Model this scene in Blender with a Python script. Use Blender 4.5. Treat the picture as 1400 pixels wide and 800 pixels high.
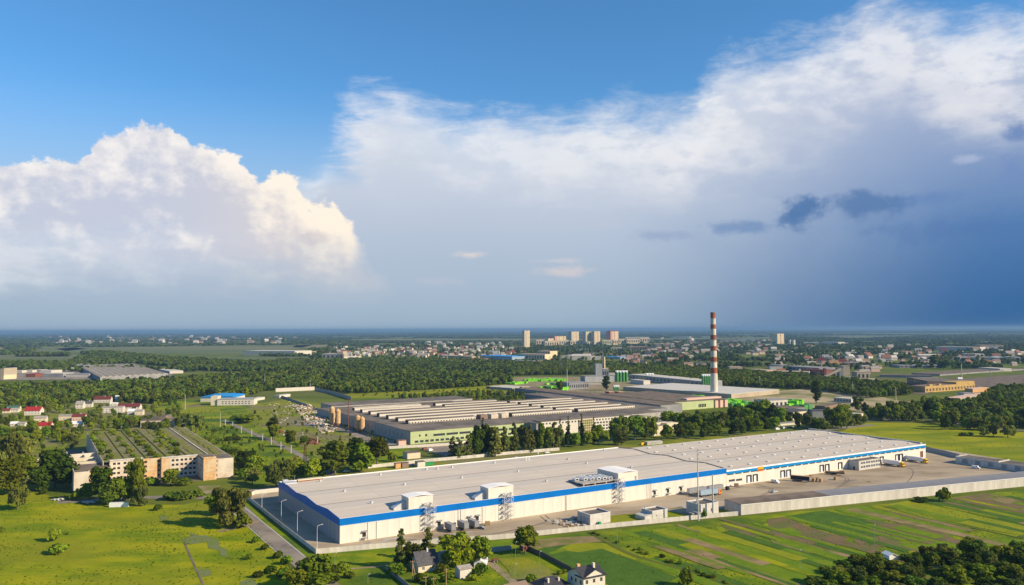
import bpy, bmesh, math, random
import numpy as np
from mathutils import Vector, Matrix, Euler, noise as mnoise

for o in list(bpy.data.objects): bpy.data.objects.remove(o)
SC = bpy.context.scene
COL = SC.collection
rnd = random.Random(7)
R = math.radians

# ------------------------------------------------------------ camera
H = 100.0                      # camera height above the ground
F = 1400*28/36.0               # focal length in pixels of the 1400 px wide photograph
Y0, SL = 450.3, -6/1400.0      # horizon row at the middle, and its slope
PITCH, ROLL = math.atan((Y0-400)/F), math.atan(-SL)
cd = bpy.data.cameras.new('camera'); cam = bpy.data.objects.new('camera', cd); COL.objects.link(cam)
cd.sensor_width = 36; cd.lens = 28; cd.clip_start = 1; cd.clip_end = 200000
cam.matrix_world = Matrix.Translation((0, 0, H)) @ Matrix.Rotation(PITCH, 4, 'X') @ Matrix.Rotation(R(90), 4, 'X') @ Matrix.Rotation(-ROLL, 4, 'Z')
SC.camera = cam
SC.render.resolution_x, SC.render.resolution_y = 1024, 585

def ray(px, py):
    x = (px-700)/F; y = -(py-400)/F
    c, s = math.cos(ROLL), math.sin(ROLL)
    xr, yr = x*c+y*s, -x*s+y*c
    cp, sp = math.cos(PITCH), math.sin(PITCH)
    return (xr, cp-yr*sp, sp+yr*cp)
def P(px, py, z=0.0):          # the point of the place at height z seen at a pixel of the photograph
    d = ray(px, py); t = (z-H)/d[2]
    return Vector((d[0]*t, d[1]*t, z))
A0 = P(464.5, 744); A1 = P(1265.5, 625.5)
UL = (A1-A0).length; Ux, Uy = (A1.x-A0.x)/UL, (A1.y-A0.y)/UL
ANG = math.atan2(Uy, Ux)
def W(u, v, z=0.0):            # the site grid: u along the long front wall, v away from it
    return Vector((A0.x+Ux*u-Uy*v, A0.y+Uy*u+Ux*v, z))
def UV(px, py, z=0.0):
    p = P(px, py, z); dx, dy = p.x-A0.x, p.y-A0.y
    return (dx*Ux+dy*Uy, -dx*Uy+dy*Ux)

# ------------------------------------------------------------ sun, sky, exposure
SUN_EL, SUN_AZ = R(29), math.atan2(-0.36, 0.93)      # azimuth of the sun, from +x counter-clockwise
sv = Vector((math.cos(SUN_EL)*math.cos(SUN_AZ), math.cos(SUN_EL)*math.sin(SUN_AZ), math.sin(SUN_EL)))
sl = bpy.data.lights.new('sun', 'SUN'); sl.energy = 5.0; sl.angle = R(0.53); sl.color = (1.0, 0.81, 0.55)
so = bpy.data.objects.new('sun', sl); COL.objects.link(so); so.rotation_euler = sv.to_track_quat('Z', 'Y').to_euler()
SC.view_settings.view_transform = 'Standard'; SC.view_settings.look = 'None'
SC.view_settings.exposure = 0.55; SC.view_settings.gamma = 1; SC.view_settings.use_curve_mapping = False

wd = bpy.data.worlds.new('World'); SC.world = wd; wd.use_nodes = True
class NT:                      # a small helper to write node graphs as expressions
    def __init__(s, tree): s.t = tree; s.n = tree.nodes; s.l = tree.links
    def new(s, typ, **kw):
        n = s.n.new(typ)
        for k, v in kw.items(): setattr(n, k, v)
        return n
    def put(s, sock, v):
        if isinstance(v, bpy.types.NodeSocket): s.l.new(v, sock)
        elif v is not None: sock.default_value = v
    def m(s, op, a, b=None, c=None, clamp=False):
        n = s.new('ShaderNodeMath', operation=op, use_clamp=clamp)
        for i, v in enumerate((a, b, c)): s.put(n.inputs[i], v)
        return n.outputs[0]
    def mix(s, f, a, b, bt='MIX'):
        n = s.new('ShaderNodeMix', data_type='RGBA', blend_type=bt)
        s.put(n.inputs[0], f)
        for i, v in ((6, a), (7, b)):
            if isinstance(v, (tuple, list)): v = tuple(v)+(1,) if len(v) == 3 else v
            s.put(n.inputs[i], v)
        return n.outputs[2]
    def noise(s, vec, scale, detail=4, rough=0.5, dist=0.0, out=0):
        n = s.new('ShaderNodeTexNoise')
        if vec is not None: s.l.new(vec, n.inputs['Vector'])
        n.inputs['Scale'].default_value = scale; n.inputs['Detail'].default_value = detail
        n.inputs['Roughness'].default_value = rough; n.inputs['Distortion'].default_value = dist
        return n.outputs[out]
    def ss(s, v, lo, hi, a=0.0, b=1.0, smooth=True):   # smoothstep
        n = s.new('ShaderNodeMapRange', interpolation_type='SMOOTHSTEP' if smooth else 'LINEAR')
        s.put(n.inputs[0], v); s.put(n.inputs[1], lo); s.put(n.inputs[2], hi); s.put(n.inputs[3], a); s.put(n.inputs[4], b)
        return n.outputs[0]
    def xyz(s, x, y, z=0.0):
        n = s.new('ShaderNodeCombineXYZ')
        for i, v in enumerate((x, y, z)): s.put(n.inputs[i], v)
        return n.outputs[0]
def srgb(r, g, b): return tuple(((c/255+0.055)/1.055)**2.4 if c > 10 else c/255/12.92 for c in (r, g, b))

def az_el(px, py):
    d = ray(px, py); return math.atan2(d[0], d[1]), math.atan2(d[2], math.hypot(d[0], d[1]))
w = NT(wd.node_tree); w.n.clear()
tc = w.new('ShaderNodeTexCoord'); sp = w.new('ShaderNodeSeparateXYZ'); w.l.new(tc.outputs['Generated'], sp.inputs[0])
X, Y, Z = sp.outputs
AZ = w.m('ARCTAN2', X, Y); EL = w.m('ARCSINE', Z)
sky = w.new('ShaderNodeTexSky', sky_type='NISHITA', sun_disc=False)
sky.sun_elevation = SUN_EL; sky.sun_rotation = math.pi/2-SUN_AZ; sky.altitude = 100; sky.air_density = 1.0; sky.dust_density = 0.3; sky.ozone_density = 2.0
SK = 10.0/2**0.5                      # cloud radiance in the units of the sky texture (the background runs at 0.1)
def cc(r, g, b): return tuple(c*SK for c in srgb(r, g, b))
def curve(x, pts, x0, x1, y1):          # a profile: elevation of a cloud bank's top over azimuth
    n = w.new('ShaderNodeFloatCurve'); c = n.mapping.curves[0]
    pts = sorted(((a-x0)/(x1-x0), e/y1) for a, e in pts)
    c.points[0].location = (0, pts[0][1]); c.points[1].location = (1, pts[-1][1])
    for a, e in pts:
        if 0.001 < a < 0.999: q = c.points.new(a, min(1, max(0, e)))
    for q in c.points: q.handle_type = 'AUTO'
    n.mapping.update()
    w.put(n.inputs['Value'], w.ss(x, x0, x1, smooth=False))
    return w.m('MULTIPLY', n.outputs[0], y1)
pos = w.xyz(AZ, w.m('MULTIPLY', EL, 1.25))
def off(n, amp): return w.m('MULTIPLY', w.m('SUBTRACT', n, 0.5), amp)
bankA = [(-180, 330), (0, 300), (200, 290), (380, 250), (415, 232), (438, 200), (452, 165), (470, 140), (500, 124), (540, 122), (580, 134), (620, 150), (680, 154), (740, 158), (800, 148),
         (850, 134), (900, 136), (945, 128), (958, 98), (1000, 78), (1060, 62), (1120, 42), (1165, 20), (1200, -4), (1260, 2), (1320, 16), (1400, 8), (1560, -40), (1700, -60)]
bankB = [(-300, 330), (-180, 260), (-80, 235), (0, 222), (40, 212), (80, 210), (108, 214), (122, 194), (150, 182), (200, 174), (235, 178), (262, 195), (300, 198), (325, 212), (345, 232), (362, 250),
         (375, 243), (398, 240), (420, 255), (440, 274), (460, 270), (474, 284), (490, 300), (510, 318), (540, 340), (620, 380)]
X0, X1, Y1 = -1.3, 1.3, 0.6
def prof(bank): return [az_el(a, b) for a, b in bank]
def fnoise(scale, detail, rough, dx=0.0, dy=0.0, sx=1.0, sy=1.0, dist=0.0):
    mp = w.new('ShaderNodeMapping'); w.l.new(pos, mp.inputs[0]); mp.inputs['Scale'].default_value = (sx, sy, 1); mp.inputs['Location'].default_value = (dx, dy, 0)
    return w.noise(mp.outputs[0], scale, detail, rough, dist)
wa = fnoise(5, 6, .6); wb = fnoise(22, 7, .62); wc = fnoise(9, 5, .55)
# wind-drawn filaments, slanting a little
rotm = w.new('ShaderNodeMapping'); w.l.new(pos, rotm.inputs[0]); rotm.inputs['Rotation'].default_value = (0, 0, 0.22); rotm.inputs['Scale'].default_value = (1, 2.6, 1)
fil = w.noise(rotm.outputs[0], 7.0, 9, 0.62, 0.6); fil2 = w.noise(rotm.outputs[0], 20.0, 8, 0.65, 0.4)
eA = curve(w.m('ADD', AZ, w.m('ADD', off(wc, 0.05), off(wb, .03))), prof(bankA), X0, X1, Y1)
eB = curve(w.m('ADD', AZ, w.m('ADD', off(wb, 0.035), off(wc, .07))), prof(bankB), X0, X1, Y1)
tA = w.m('SUBTRACT', w.m('ADD', eA, w.m('ADD', off(fil, 0.07), w.m('ADD', off(fil2, 0.05), off(wb, .03)))), EL)      # depth below the bank's ragged top
pu = fnoise(15, 9, .64)
tB = w.m('SUBTRACT', w.m('ADD', eB, w.m('ADD', off(pu, 0.068), off(fnoise(60, 5, .65), 0.016))), EL)
fin = w.m('MULTIPLY', w.ss(AZ, -1.25, -0.9), w.ss(AZ, 1.25, 0.95))                            # the banks thin out beyond the sides of the view
mA = w.m('MULTIPLY', w.ss(tA, -0.012, 0.045), w.m('MULTIPLY', fin, w.m('ADD', 0.80, w.m('MULTIPLY', w.ss(tA, 0.02, 0.10), 0.20))))
lf = w.ss(w.m('ADD', AZ, w.m('ADD', off(fil, .22), w.m('ADD', off(wc, .10), off(fil2, .08)))), az_el(425, 180)[0], az_el(505, 180)[0])   # its left end frays into wisps
mA = w.m('MULTIPLY', mA, w.m('MAXIMUM', w.ss(lf, 0.0, 1.0, 0.06, 1.0, False), w.ss(w.m('ADD', EL, off(wa, .05)), 0.205, 0.165)))
mB = w.m('MULTIPLY', w.ss(tB, 0.0, w.ss(EL, 0.14, 0.06, 0.009, 0.045)), fin)
xR = w.m('ADD', w.m('ADD', AZ, off(fnoise(13, 3, .5, dx=3.1), .085)), w.m('ADD', off(pu, .03), off(fnoise(50, 4, .6), .012)))   # the lobed right flank of the cumulus
aR = az_el(484, 300)[0]
mB = w.m('MULTIPLY', mB, w.ss(xR, w.m('ADD', aR, w.ss(EL, 0.13, 0.04, 0.006, 0.06)), aR-.003))
# relief of the billows: noise here against noise a step towards the sun
def relief(scale, detail, rough, step, gain, **k):
    return w.m('ADD', 0.5, w.m('MULTIPLY', w.m('SUBTRACT', fnoise(scale, detail, rough, **k), fnoise(scale, detail, rough, dx=step, dy=step*.8, **k)), gain), clamp=True)
r1 = relief(7, 8, .55, .03, 3.0); r2 = relief(24, 7, .6, .008, 3.2); rA = relief(3.6, 7, .55, .05, 2.6, sy=1.6); rA2 = relief(11, 7, .6, .016, 2.4, sy=1.6)
def ramp2(v, stops):        # piecewise-linear colour over a value
    c = stops[0][1]
    for (a, _), (b, col) in zip(stops, stops[1:]): c = w.mix(w.ss(v, a, b, smooth=False), c, col)
    return c
ELw = w.m('ADD', EL, off(wa, 0.05))
e1 = w.ss(w.m('ADD', AZ, off(wa, .15)), 0.02, 0.56); e2 = w.ss(w.m('ADD', AZ, off(wa, .2)), 0.08, 0.58)
bodyA = ramp2(ELw, [(0, w.mix(e1, cc(158, 179, 197), cc(44, 95, 148))), (.11, w.mix(e2, cc(179, 193, 212), cc(84, 125, 176))), (.18, w.mix(e2, cc(196, 205, 221), cc(128, 153, 193))), (.27, w.mix(e2, cc(214, 220, 230), cc(166, 180, 209)))])
rimA = w.m('MULTIPLY', w.ss(w.m('ADD', tA, off(wa, 0.10)), w.ss(AZ, -.2, .4, .10, .17), 0.012), w.ss(w.m('ADD', w.m('MULTIPLY', rA, .6), w.m('MULTIPLY', rA2, .4)), 0.30, 0.62, 0.35, 1.0))
colA = w.mix(rimA, bodyA, cc(246, 244, 243))
colA = w.mix(w.m('MULTIPLY', w.ss(rA, 0.52, 0.85), w.ss(EL, 0.12, 0.26, 0.0, 0.5)), colA, cc(238, 235, 236))
colA = w.mix(w.m('MULTIPLY', w.ss(rA2, 0.5, 0.2), w.ss(EL, 0.0, 0.2, 0.10, 0.30)), colA, bodyA)
# bank B: cumulus, warm where the sun strikes, lilac in its hollows, dissolving below
side = w.ss(AZ, -0.45, -0.2)
bsh = w.m('ADD', w.m('MULTIPLY', r1, 0.50), w.m('ADD', w.m('MULTIPLY', r2, .22), w.m('ADD', w.m('MULTIPLY', w.ss(tB, 0.10, 0.0), 0.26), w.m('MULTIPLY', side, 0.12))))
colB = w.mix(w.ss(bsh, 0.34, 0.78), w.mix(side, cc(196, 202, 219), cc(216, 209, 210)), w.mix(side, cc(247, 242, 238), cc(255, 242, 224)))
fadeB = w.ss(w.m('ADD', EL, w.m('ADD', off(wa, 0.06), off(fil, .07))), 0.035, 0.135)
# clear sky, then the milky air low down
clear = w.mix(1.0, sky.outputs[0], (0.46, 0.86, 1.12, 1), 'MULTIPLY')
low = w.mix(w.ss(AZ, -0.05, 0.55), w.mix(w.ss(EL, 0.0, 0.06), cc(158, 179, 197), cc(172, 190, 211)), cc(44, 95, 148))
c0 = w.mix(w.ss(EL, 0.30, 0.10, 0.0, 0.85), clear, low)
c0 = w.mix(w.m('MULTIPLY', w.ss(EL, 0.0, -0.02), 1.0), c0, cc(70, 90, 95))
c1 = w.mix(mA, c0, colA)
c2 = w.mix(w.m('MULTIPLY', mB, fadeB), c1, colB)
# the small dark and pale clouds low on the right
def blob(px, py, rx, ry, col, op, cprev, ns=30, amp=0.9):
    a, e = az_el(px, py)
    dx = w.m('DIVIDE', w.m('SUBTRACT', AZ, a), rx/F); dy = w.m('DIVIDE', w.m('SUBTRACT', EL, e), ry/F)
    d = w.m('ADD', w.m('SQRT', w.m('ADD', w.m('MULTIPLY', dx, dx), w.m('MULTIPLY', dy, dy))), off(w.noise(pos, ns, 6, 0.65), amp*3.2))
    return w.mix(w.ss(d, 1.25, 0.2, 0.0, op), cprev, col)
for b in [(1093, 288, 30, 21, cc(78, 118, 168), 0.9), (1080, 300, 22, 8, cc(84, 122, 170), 0.7), (1186, 279, 56, 17, cc(80, 118, 168), 0.75), (1012, 311, 48, 10, cc(108, 140, 184), 0.7), (1270, 272, 34, 12, cc(100, 134, 184), 0.6),
          (1320, 312, 100, 20, cc(84, 120, 172), 0.5), (1395, 178, 18, 12, cc(104, 134, 184), 0.8), (1385, 230, 26, 20, cc(112, 140, 190), 0.6), (905, 322, 44, 8, cc(138, 158, 194), 0.5),
          (642, 348, 22, 6, cc(226, 214, 208), 0.8), (770, 371, 40, 8, cc(214, 205, 206), 0.7), (760, 357, 30, 4, cc(205, 202, 210), 0.6), (600, 385, 34, 7, cc(184, 192, 208), 0.6), (818, 308, 40, 6, cc(190, 196, 214), 0.5), (1325, 217, 14, 6, cc(180, 190, 215), 0.6), (432, 325, 26, 10, cc(190, 186, 196), 0.5)]:
    c2 = blob(*b, cprev=c2)
bg = w.new('ShaderNodeBackground'); w.l.new(c2, bg.inputs[0]); bg.inputs[1].default_value = 0.1
ow = w.new('ShaderNodeOutputWorld'); w.l.new(bg.outputs[0], ow.inputs[0])

# ------------------------------------------------------------ materials
def mat(name, c1, c2=None, scale=0.2, detail=5, rough=0.85, spec=0.06, c3=None, scale3=0.02, rand=0.0, stretch=None, bump=0.0, bscale=3.0, metal=0.0, lo=0.35, hi=0.65, trans=0.0, stripes=None, rot=0.0):
    m = bpy.data.materials.new(name); m.use_nodes = True
    g = NT(m.node_tree); g.n.clear()
    tc = g.new('ShaderNodeTexCoord'); vec = tc.outputs['Object']
    if rot or stretch:
        mp = g.new('ShaderNodeMapping'); g.l.new(vec, mp.inputs[0]); mp.inputs['Rotation'].default_value = (0, 0, rot)
        mp.inputs['Scale'].default_value = stretch or (1, 1, 1); vec = mp.outputs[0]
    col = tuple(c1)+(1,)
    if c2: col = g.mix(g.ss(g.noise(vec, scale, detail, 0.6), lo, hi), c1, c2)
    if c3: col = g.mix(g.ss(g.noise(vec, scale3, 4, 0.55), 0.42, 0.66), col, c3)
    if stripes:                # (period in metres, colour, softness)
        wv = g.new('ShaderNodeTexWave', wave_type='BANDS', bands_direction='X'); g.l.new(vec, wv.inputs[0])
        wv.inputs['Scale'].default_value = 0.314/stripes[0]; wv.inputs['Distortion'].default_value = 0.6; wv.inputs['Detail'].default_value = 2
        col = g.mix(g.ss(wv.outputs['Fac'], 0.35, 0.75, 0.0, stripes[2]), col, stripes[1])
    if rand:
        oi = g.new('ShaderNodeObjectInfo'); hs = g.new('ShaderNodeHueSaturation')
        g.l.new(g.ss(oi.outputs['Random'], 0, 1, 0.5-0.016*rand, 0.5+0.022*rand, False), hs.inputs['Hue'])
        g.l.new(g.ss(g.m('FRACT', g.m('MULTIPLY', oi.outputs['Random'], 7.13)), 0, 1, 1-0.4*rand, 1+0.5*rand, False), hs.inputs['Value'])
        g.put(hs.inputs['Color'], col); col = hs.outputs[0]
    b = g.new('ShaderNodeBsdfPrincipled'); g.put(b.inputs['Base Color'], col)
    b.inputs['Roughness'].default_value = rough; b.inputs['Specular IOR Level'].default_value = spec; b.inputs['Metallic'].default_value = metal
    if bump:
        bp = g.new('ShaderNodeBump'); bp.inputs['Distance'].default_value = bump; bp.inputs['Strength'].default_value = 1
        g.l.new(g.noise(vec, bscale, 4, 0.6), bp.inputs['Height']); g.l.new(bp.outputs[0], b.inputs['Normal'])
    out = g.new('ShaderNodeOutputMaterial'); sh = b.outputs[0]
    if trans:
        t = g.new('ShaderNodeBsdfTranslucent'); g.put(t.inputs[0], col); mx = g.new('ShaderNodeMixShader'); mx.inputs[0].default_value = trans
        g.l.new(sh, mx.inputs[1]); g.l.new(t.outputs[0], mx.inputs[2]); sh = mx.outputs[0]
    g.l.new(sh, out.inputs[0])
    return m
M = {}
def dm(k, *a, **kw): M[k] = mat(k, *a, **kw)
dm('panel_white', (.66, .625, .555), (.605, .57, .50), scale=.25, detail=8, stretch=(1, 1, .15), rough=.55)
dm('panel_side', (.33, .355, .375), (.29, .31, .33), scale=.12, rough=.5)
dm('roof_white', (.80, .79, .77), rough=.6)
dm('membrane', (.54, .485, .415), (.46, .41, .345), scale=.09, c3=(.58, .52, .44), scale3=.03, rough=.8, detail=9, stretch=(.25, 1, 1), bump=.03, bscale=.6)
dm('seam_dark', (.20, .185, .17), rough=.9)
dm('blue_band', (.001, .145, .50), (.001, .125, .43), scale=.1, rough=.45, spec=.1)
dm('blue_light', (.01, .22, .52), (.01, .19, .46), scale=.1, rough=.4)
dm('white_trim', (.80, .80, .80), rough=.5)
dm('steel', (.36, .38, .40), (.26, .28, .30), scale=2, rough=.45, metal=.5)
dm('galvanised', (.55, .56, .57), rough=.5, metal=.3)
dm('dark', (.03, .032, .035), rough=.5)
dm('glass', (.035, .05, .065), rough=.12, spec=.8)
dm('concrete', (.42, .40, .365), (.32, .305, .28), scale=.35, rough=.9, bump=.02)
dm('concrete_pale', (.56, .545, .50), (.46, .445, .41), scale=.4, rough=.9, rand=.12)
dm('concrete_wall', (.58, .55, .495), (.49, .46, .41), scale=.4, detail=8, rough=.9, stretch=(1, 1, .2), rand=.22)
dm('bitumen', (.11, .10, .09), (.17, .15, .13), scale=.12, detail=8, rough=.9, c3=(.21, .18, .15), scale3=.03)
dm('bitumen_brown', (.13, .105, .085), (.20, .16, .125), scale=.08, detail=8, rough=.9)
dm('shed_roof', (.20, .20, .215), (.235, .235, .25), scale=.05, rough=.6)
dm('yard', (.37, .30, .21), (.27, .215, .15), scale=.07, c3=(.44, .365, .26), scale3=.025, rough=.9, detail=9, stretch=(.5, 1, 1), lo=.4, hi=.6)
dm('asphalt', (.235, .205, .17), (.17, .15, .13), scale=.2, detail=8, c3=(.29, .25, .20), scale3=.05, rough=.9)
dm('dirt', (.34, .27, .18), (.24, .185, .12), scale=.15, c3=(.16, .17, .05), scale3=.08)
dm('kerb', (.50, .49, .46), rough=.9)
# green ground
dm('ground', (.075, .11, .012), (.135, .165, .016), scale=.012, c3=(.12, .125, .035), scale3=.003)
dm('meadow', (.125, .190, .003), (.29, .292, .005), scale=.06, c3=(.20, .215, .010), scale3=.018, stretch=(.5, 1, 1), detail=10, bump=.5, bscale=.5, lo=.36, hi=.64)
dm('meadow_far', (.14, .19, .004), (.29, .285, .007), scale=.035, c3=(.16, .17, .02), scale3=.010, stretch=(.4, 1, 1), detail=8)
dm('field_green', (.11, .18, .004), (.225, .255, .006), scale=.08, c3=(.07, .125, .012), scale3=.03, detail=8, bump=.3, bscale=.6)
dm('rough_grass', (.13, .175, .007), (.23, .235, .016), scale=.05, c3=(.19, .175, .08), scale3=.015, detail=8, bump=.3, bscale=.5)
dm('crop_dark', (.05, .115, .012), (.075, .145, .014), scale=.15, stripes=(2.2, (.07, .125, .02), .45), rot=-.5, bump=.3, bscale=.9)
dm('crop_mid', (.10, .185, .005), (.16, .225, .006), scale=.12, stripes=(2.6, (.12, .18, .02), .3), rot=-.5, bump=.2)
dm('crop_yellow', (.245, .265, .008), (.19, .225, .01), scale=.12, stripes=(3.0, (.20, .23, .012), .35), rot=-.5, bump=.2)
dm('soil', (.175, .125, .065), (.125, .10, .045), scale=.12, c3=(.10, .13, .03), scale3=.06, stripes=(3.0, (.20, .15, .075), .3), rot=-.5)
dm('soil_dry', (.29, .21, .11), (.21, .155, .075), scale=.1, c3=(.13, .15, .03), scale3=.06)
dm('far_field', (.10, .135, .05), (.14, .16, .06), scale=.002, c3=(.19, .18, .09), scale3=.0008, stretch=(.3, 1, 1))
dm('far_stubble', (.24, .21, .11), (.18, .17, .08), scale=.002)
dm('flower', (.16, .18, .10), (.14, .185, .02), scale=.25, lo=.3, hi=.7)
# foliage
def leafmat(k, a, b, rand=1.0, trans=.25): dm(k, a, b, scale=.5, detail=3, rand=rand, trans=trans, rough=.8, spec=.05)
leafmat('leaf_mid', (.100, .142, .009), (.155, .190, .012), 1.4)
leafmat('leaf_bright', (.140, .195, .009), (.19, .235, .012))
leafmat('leaf_dark', (.060, .092, .010), (.098, .130, .012), 1.4)
leafmat('leaf_grey', (.115, .138, .024), (.165, .182, .034), 1.2)
leafmat('leaf_spruce', (.020, .040, .014), (.032, .056, .016), rand=.6, trans=.08)
leafmat('leaf_far', (.050, .078, .010), (.100, .128, .016), rand=1.9, trans=.1)
dm('bark', (.11, .085, .06), (.17, .14, .10), scale=3)
dm('tuft_green', (.105, .16, .010), (.17, .21, .012), scale=.8, rand=1.2, trans=.35)
# buildings
dm('plaster_white', (.62, .58, .51), (.55, .51, .44), scale=.5, rough=.8)
dm('plaster_cream', (.66, .57, .42), (.58, .50, .37), scale=.3)
dm('plaster_pink', (.60, .42, .34), rough=.8)
dm('roof_charcoal', (.045, .045, .055), (.06, .06, .07), scale=1, rough=.6)
dm('roof_slate', (.07, .07, .08), (.10, .10, .105), scale=.8, rough=.7)
dm('roof_red', (.36, .03, .035), (.28, .03, .03), scale=.4, rough=.5)
dm('roof_maroon', (.16, .04, .04), (.12, .035, .035), scale=.4)
dm('roof_green', (.06, .14, .10), rough=.6)
dm('roof_tin', (.36, .33, .30), (.28, .25, .22), scale=.6, rough=.6)
dm('roof_rust', (.27, .13, .08), (.20, .10, .07), scale=.5)
dm('tin_blue', (.02, .26, .62), rough=.5)
dm('brick_orange', (.60, .36, .17), (.50, .29, .14), scale=.6)
dm('yel', (.50, .34, .13), (.42, .28, .10), scale=.1)
dm('brick_red', (.24, .09, .06), (.18, .07, .05), scale=.8)
dm('ruin_wall', (.58, .51, .41), (.40, .335, .25), scale=.4, detail=9, c3=(.62, .56, .46), scale3=.1)
dm('ruin_orange', (.60, .38, .17), (.44, .27, .13), scale=.5, detail=9, c3=(.56, .47, .33), scale3=.1)
dm('moss', (.14, .165, .02), (.22, .21, .06), scale=.3, detail=8, bump=.3)
dm('ruin_roof', (.14, .125, .085), (.25, .225, .12), scale=.35, c3=(.165, .175, .03), scale3=.09, detail=9)
dm('green_wall', (.44, .50, .27), (.38, .44, .23), scale=.1)
dm('lime', (.22, .62, .02), (.16, .52, .02), scale=.05, rough=.6)
dm('silo_green', (.10, .30, .09), (.075, .25, .08), scale=.2)
dm('grey_clad', (.34, .36, .37), (.28, .30, .31), scale=.1, stretch=(1, 1, .1))
dm('far_white', (.52, .49, .43), rough=.7)
dm('far_grey', (.30, .30, .30), (.22, .22, .23), scale=.05)
dm('far_brown', (.24, .17, .13), rough=.8)
dm('far_tan', (.44, .37, .27), (.36, .30, .22), scale=.05)
dm('sand', (.44, .36, .22), (.36, .29, .17), scale=.03, c3=(.16, .17, .06), scale3=.012)
dm('yellow_paint', (.72, .42, .02), rough=.4)
dm('orange_paint', (.75, .22, .02), rough=.4)
dm('van_white', (.78, .78, .78), rough=.3, spec=.5)
dm('trailer_grey', (.26, .265, .275), (.22, .225, .235), scale=.4, rough=.5)
dm('trailer_blue', (.30, .38, .46), (.26, .34, .42), scale=.3, rough=.4)
dm('tyre', (.02, .02, .02), rough=.9)
dm('rust', (.20, .075, .035), (.13, .06, .035), scale=.8)
dm('wood', (.38, .27, .15), (.30, .21, .12), scale=1.2)
dm('tower_cream', (.70, .56, .36), (.62, .49, .31), scale=.05)
dm('tower_tan', (.55, .46, .34), rough=.8)
dm('tower_pink', (.66, .30, .22), rough=.8)
dm('tower_olive', (.50, .50, .30), rough=.8)
dm('chimney_red', (.36, .11, .045), (.24, .08, .04), scale=.35, detail=8, stretch=(1, 1, .3))
dm('chimney_white', (.66, .62, .54), (.48, .44, .37), scale=.3, detail=8, stretch=(1, 1, .2))
dm('green_bin', (.02, .28, .12), rough=.5)

# ------------------------------------------------------------ object helpers
class MB:
    def __init__(s): s.v = []; s.f = []; s.m = []
    def poly(s, pts, mi=0):
        i = len(s.v); s.v += [tuple(p) for p in pts]; s.f.append(tuple(range(i, i+len(pts)))); s.m.append(mi); return s
    def box(s, x0, x1, y0, y1, z0, z1, mi=0, top=None):
        i = len(s.v); s.v += [(x0, y0, z0), (x1, y0, z0), (x1, y1, z0), (x0, y1, z0), (x0, y0, z1), (x1, y0, z1), (x1, y1, z1), (x0, y1, z1)]
        for k, q in enumerate(((0, 3, 2, 1), (4, 5, 6, 7), (0, 1, 5, 4), (1, 2, 6, 5), (2, 3, 7, 6), (3, 0, 4, 7))):
            s.f.append(tuple(i+j for j in q)); s.m.append(top if (k == 1 and top is not None) else mi)
        return s
    def bar(s, a, b, r, mi=0, n=4, r2=None):
        a, b = Vector(a), Vector(b); d = (b-a).normalized(); up = Vector((0, 0, 1)) if abs(d.z) < .95 else Vector((1, 0, 0))
        e = d.cross(up).normalized(); f = d.cross(e); i = len(s.v); r2 = r if r2 is None else r2
        for c, q in ((a, r), (b, r2)):
            for k in range(n):
                t = 2*math.pi*(k+.5)/n; s.v.append(tuple(c+e*(q*math.cos(t))+f*(q*math.sin(t))))
        for k in range(n): s.f.append((i+k, i+(k+1) % n, i+n+(k+1) % n, i+n+k)); s.m.append(mi)
        s.f.append(tuple(i+n+k for k in range(n))); s.m.append(mi); s.f.append(tuple(i+n-1-k for k in range(n))); s.m.append(mi)
        return s
    def prism(s, prof, y0, y1, mi=0, axis='y'):      # an outline in x,z pushed along y (or in y,z pushed along x)
        i = len(s.v); n = len(prof)
        for yy in (y0, y1):
            for a, b in prof: s.v.append((a, yy, b) if axis == 'y' else (yy, a, b))
        for k in range(n): s.f.append((i+k, i+(k+1) % n, i+n+(k+1) % n, i+n+k)); s.m.append(mi)
        s.f.append(tuple(i+n-1-k for k in range(n))); s.m.append(mi); s.f.append(tuple(i+n+k for k in range(n))); s.m.append(mi)
        return s
    def mesh(s, name, mats):
        me = bpy.data.meshes.new(name); me.from_pydata(s.v, [], s.f)
        for x in mats: me.materials.append(M[x])
        me.polygons.foreach_set('material_index', s.m); me.update()
        bm = bmesh.new(); bm.from_mesh(me); bmesh.ops.recalc_face_normals(bm, faces=bm.faces); bm.to_mesh(me); bm.free()
        return me
def link(name, me, parent=None, loc=(0, 0, 0), rz=0.0, sc=(1, 1, 1), **props):
    o = bpy.data.objects.new(name, me); COL.objects.link(o); o.parent = parent; o.location = loc; o.rotation_euler = (0, 0, rz); o.scale = sc
    for k, v in props.items(): o[k] = v
    return o
def part(name, mb, mats, parent, loc=(0, 0, 0), rz=0.0, **props):
    if isinstance(mats, str): mats = [mats]
    return link(name, mb.mesh(name, mats), parent, loc, rz, **props)
def thing(name, label, cat, loc, rz=ANG, group=None):
    o = bpy.data.objects.new(name, None); COL.objects.link(o); o.location = loc; o.rotation_euler = (0, 0, rz); o.empty_display_size = 1
    o['label'] = label; o['category'] = cat
    if group: o['group'] = group
    return o
def clone(root, loc, rz=None, label=None, group=None, sc=None):
    r = root.copy(); COL.objects.link(r); r.location = loc
    if rz is not None: r.rotation_euler = (0, 0, rz)
    if sc is not None: r.scale = sc if isinstance(sc, tuple) else (sc, sc, sc)
    if label: r['label'] = label
    if group: r['group'] = group
    for ch in list(root.children):
        c = ch.copy(); COL.objects.link(c); c.parent = r
        for g in list(ch.children):
            d = g.copy(); COL.objects.link(d); d.parent = c
    return r
LAYER = [0.006]
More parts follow.
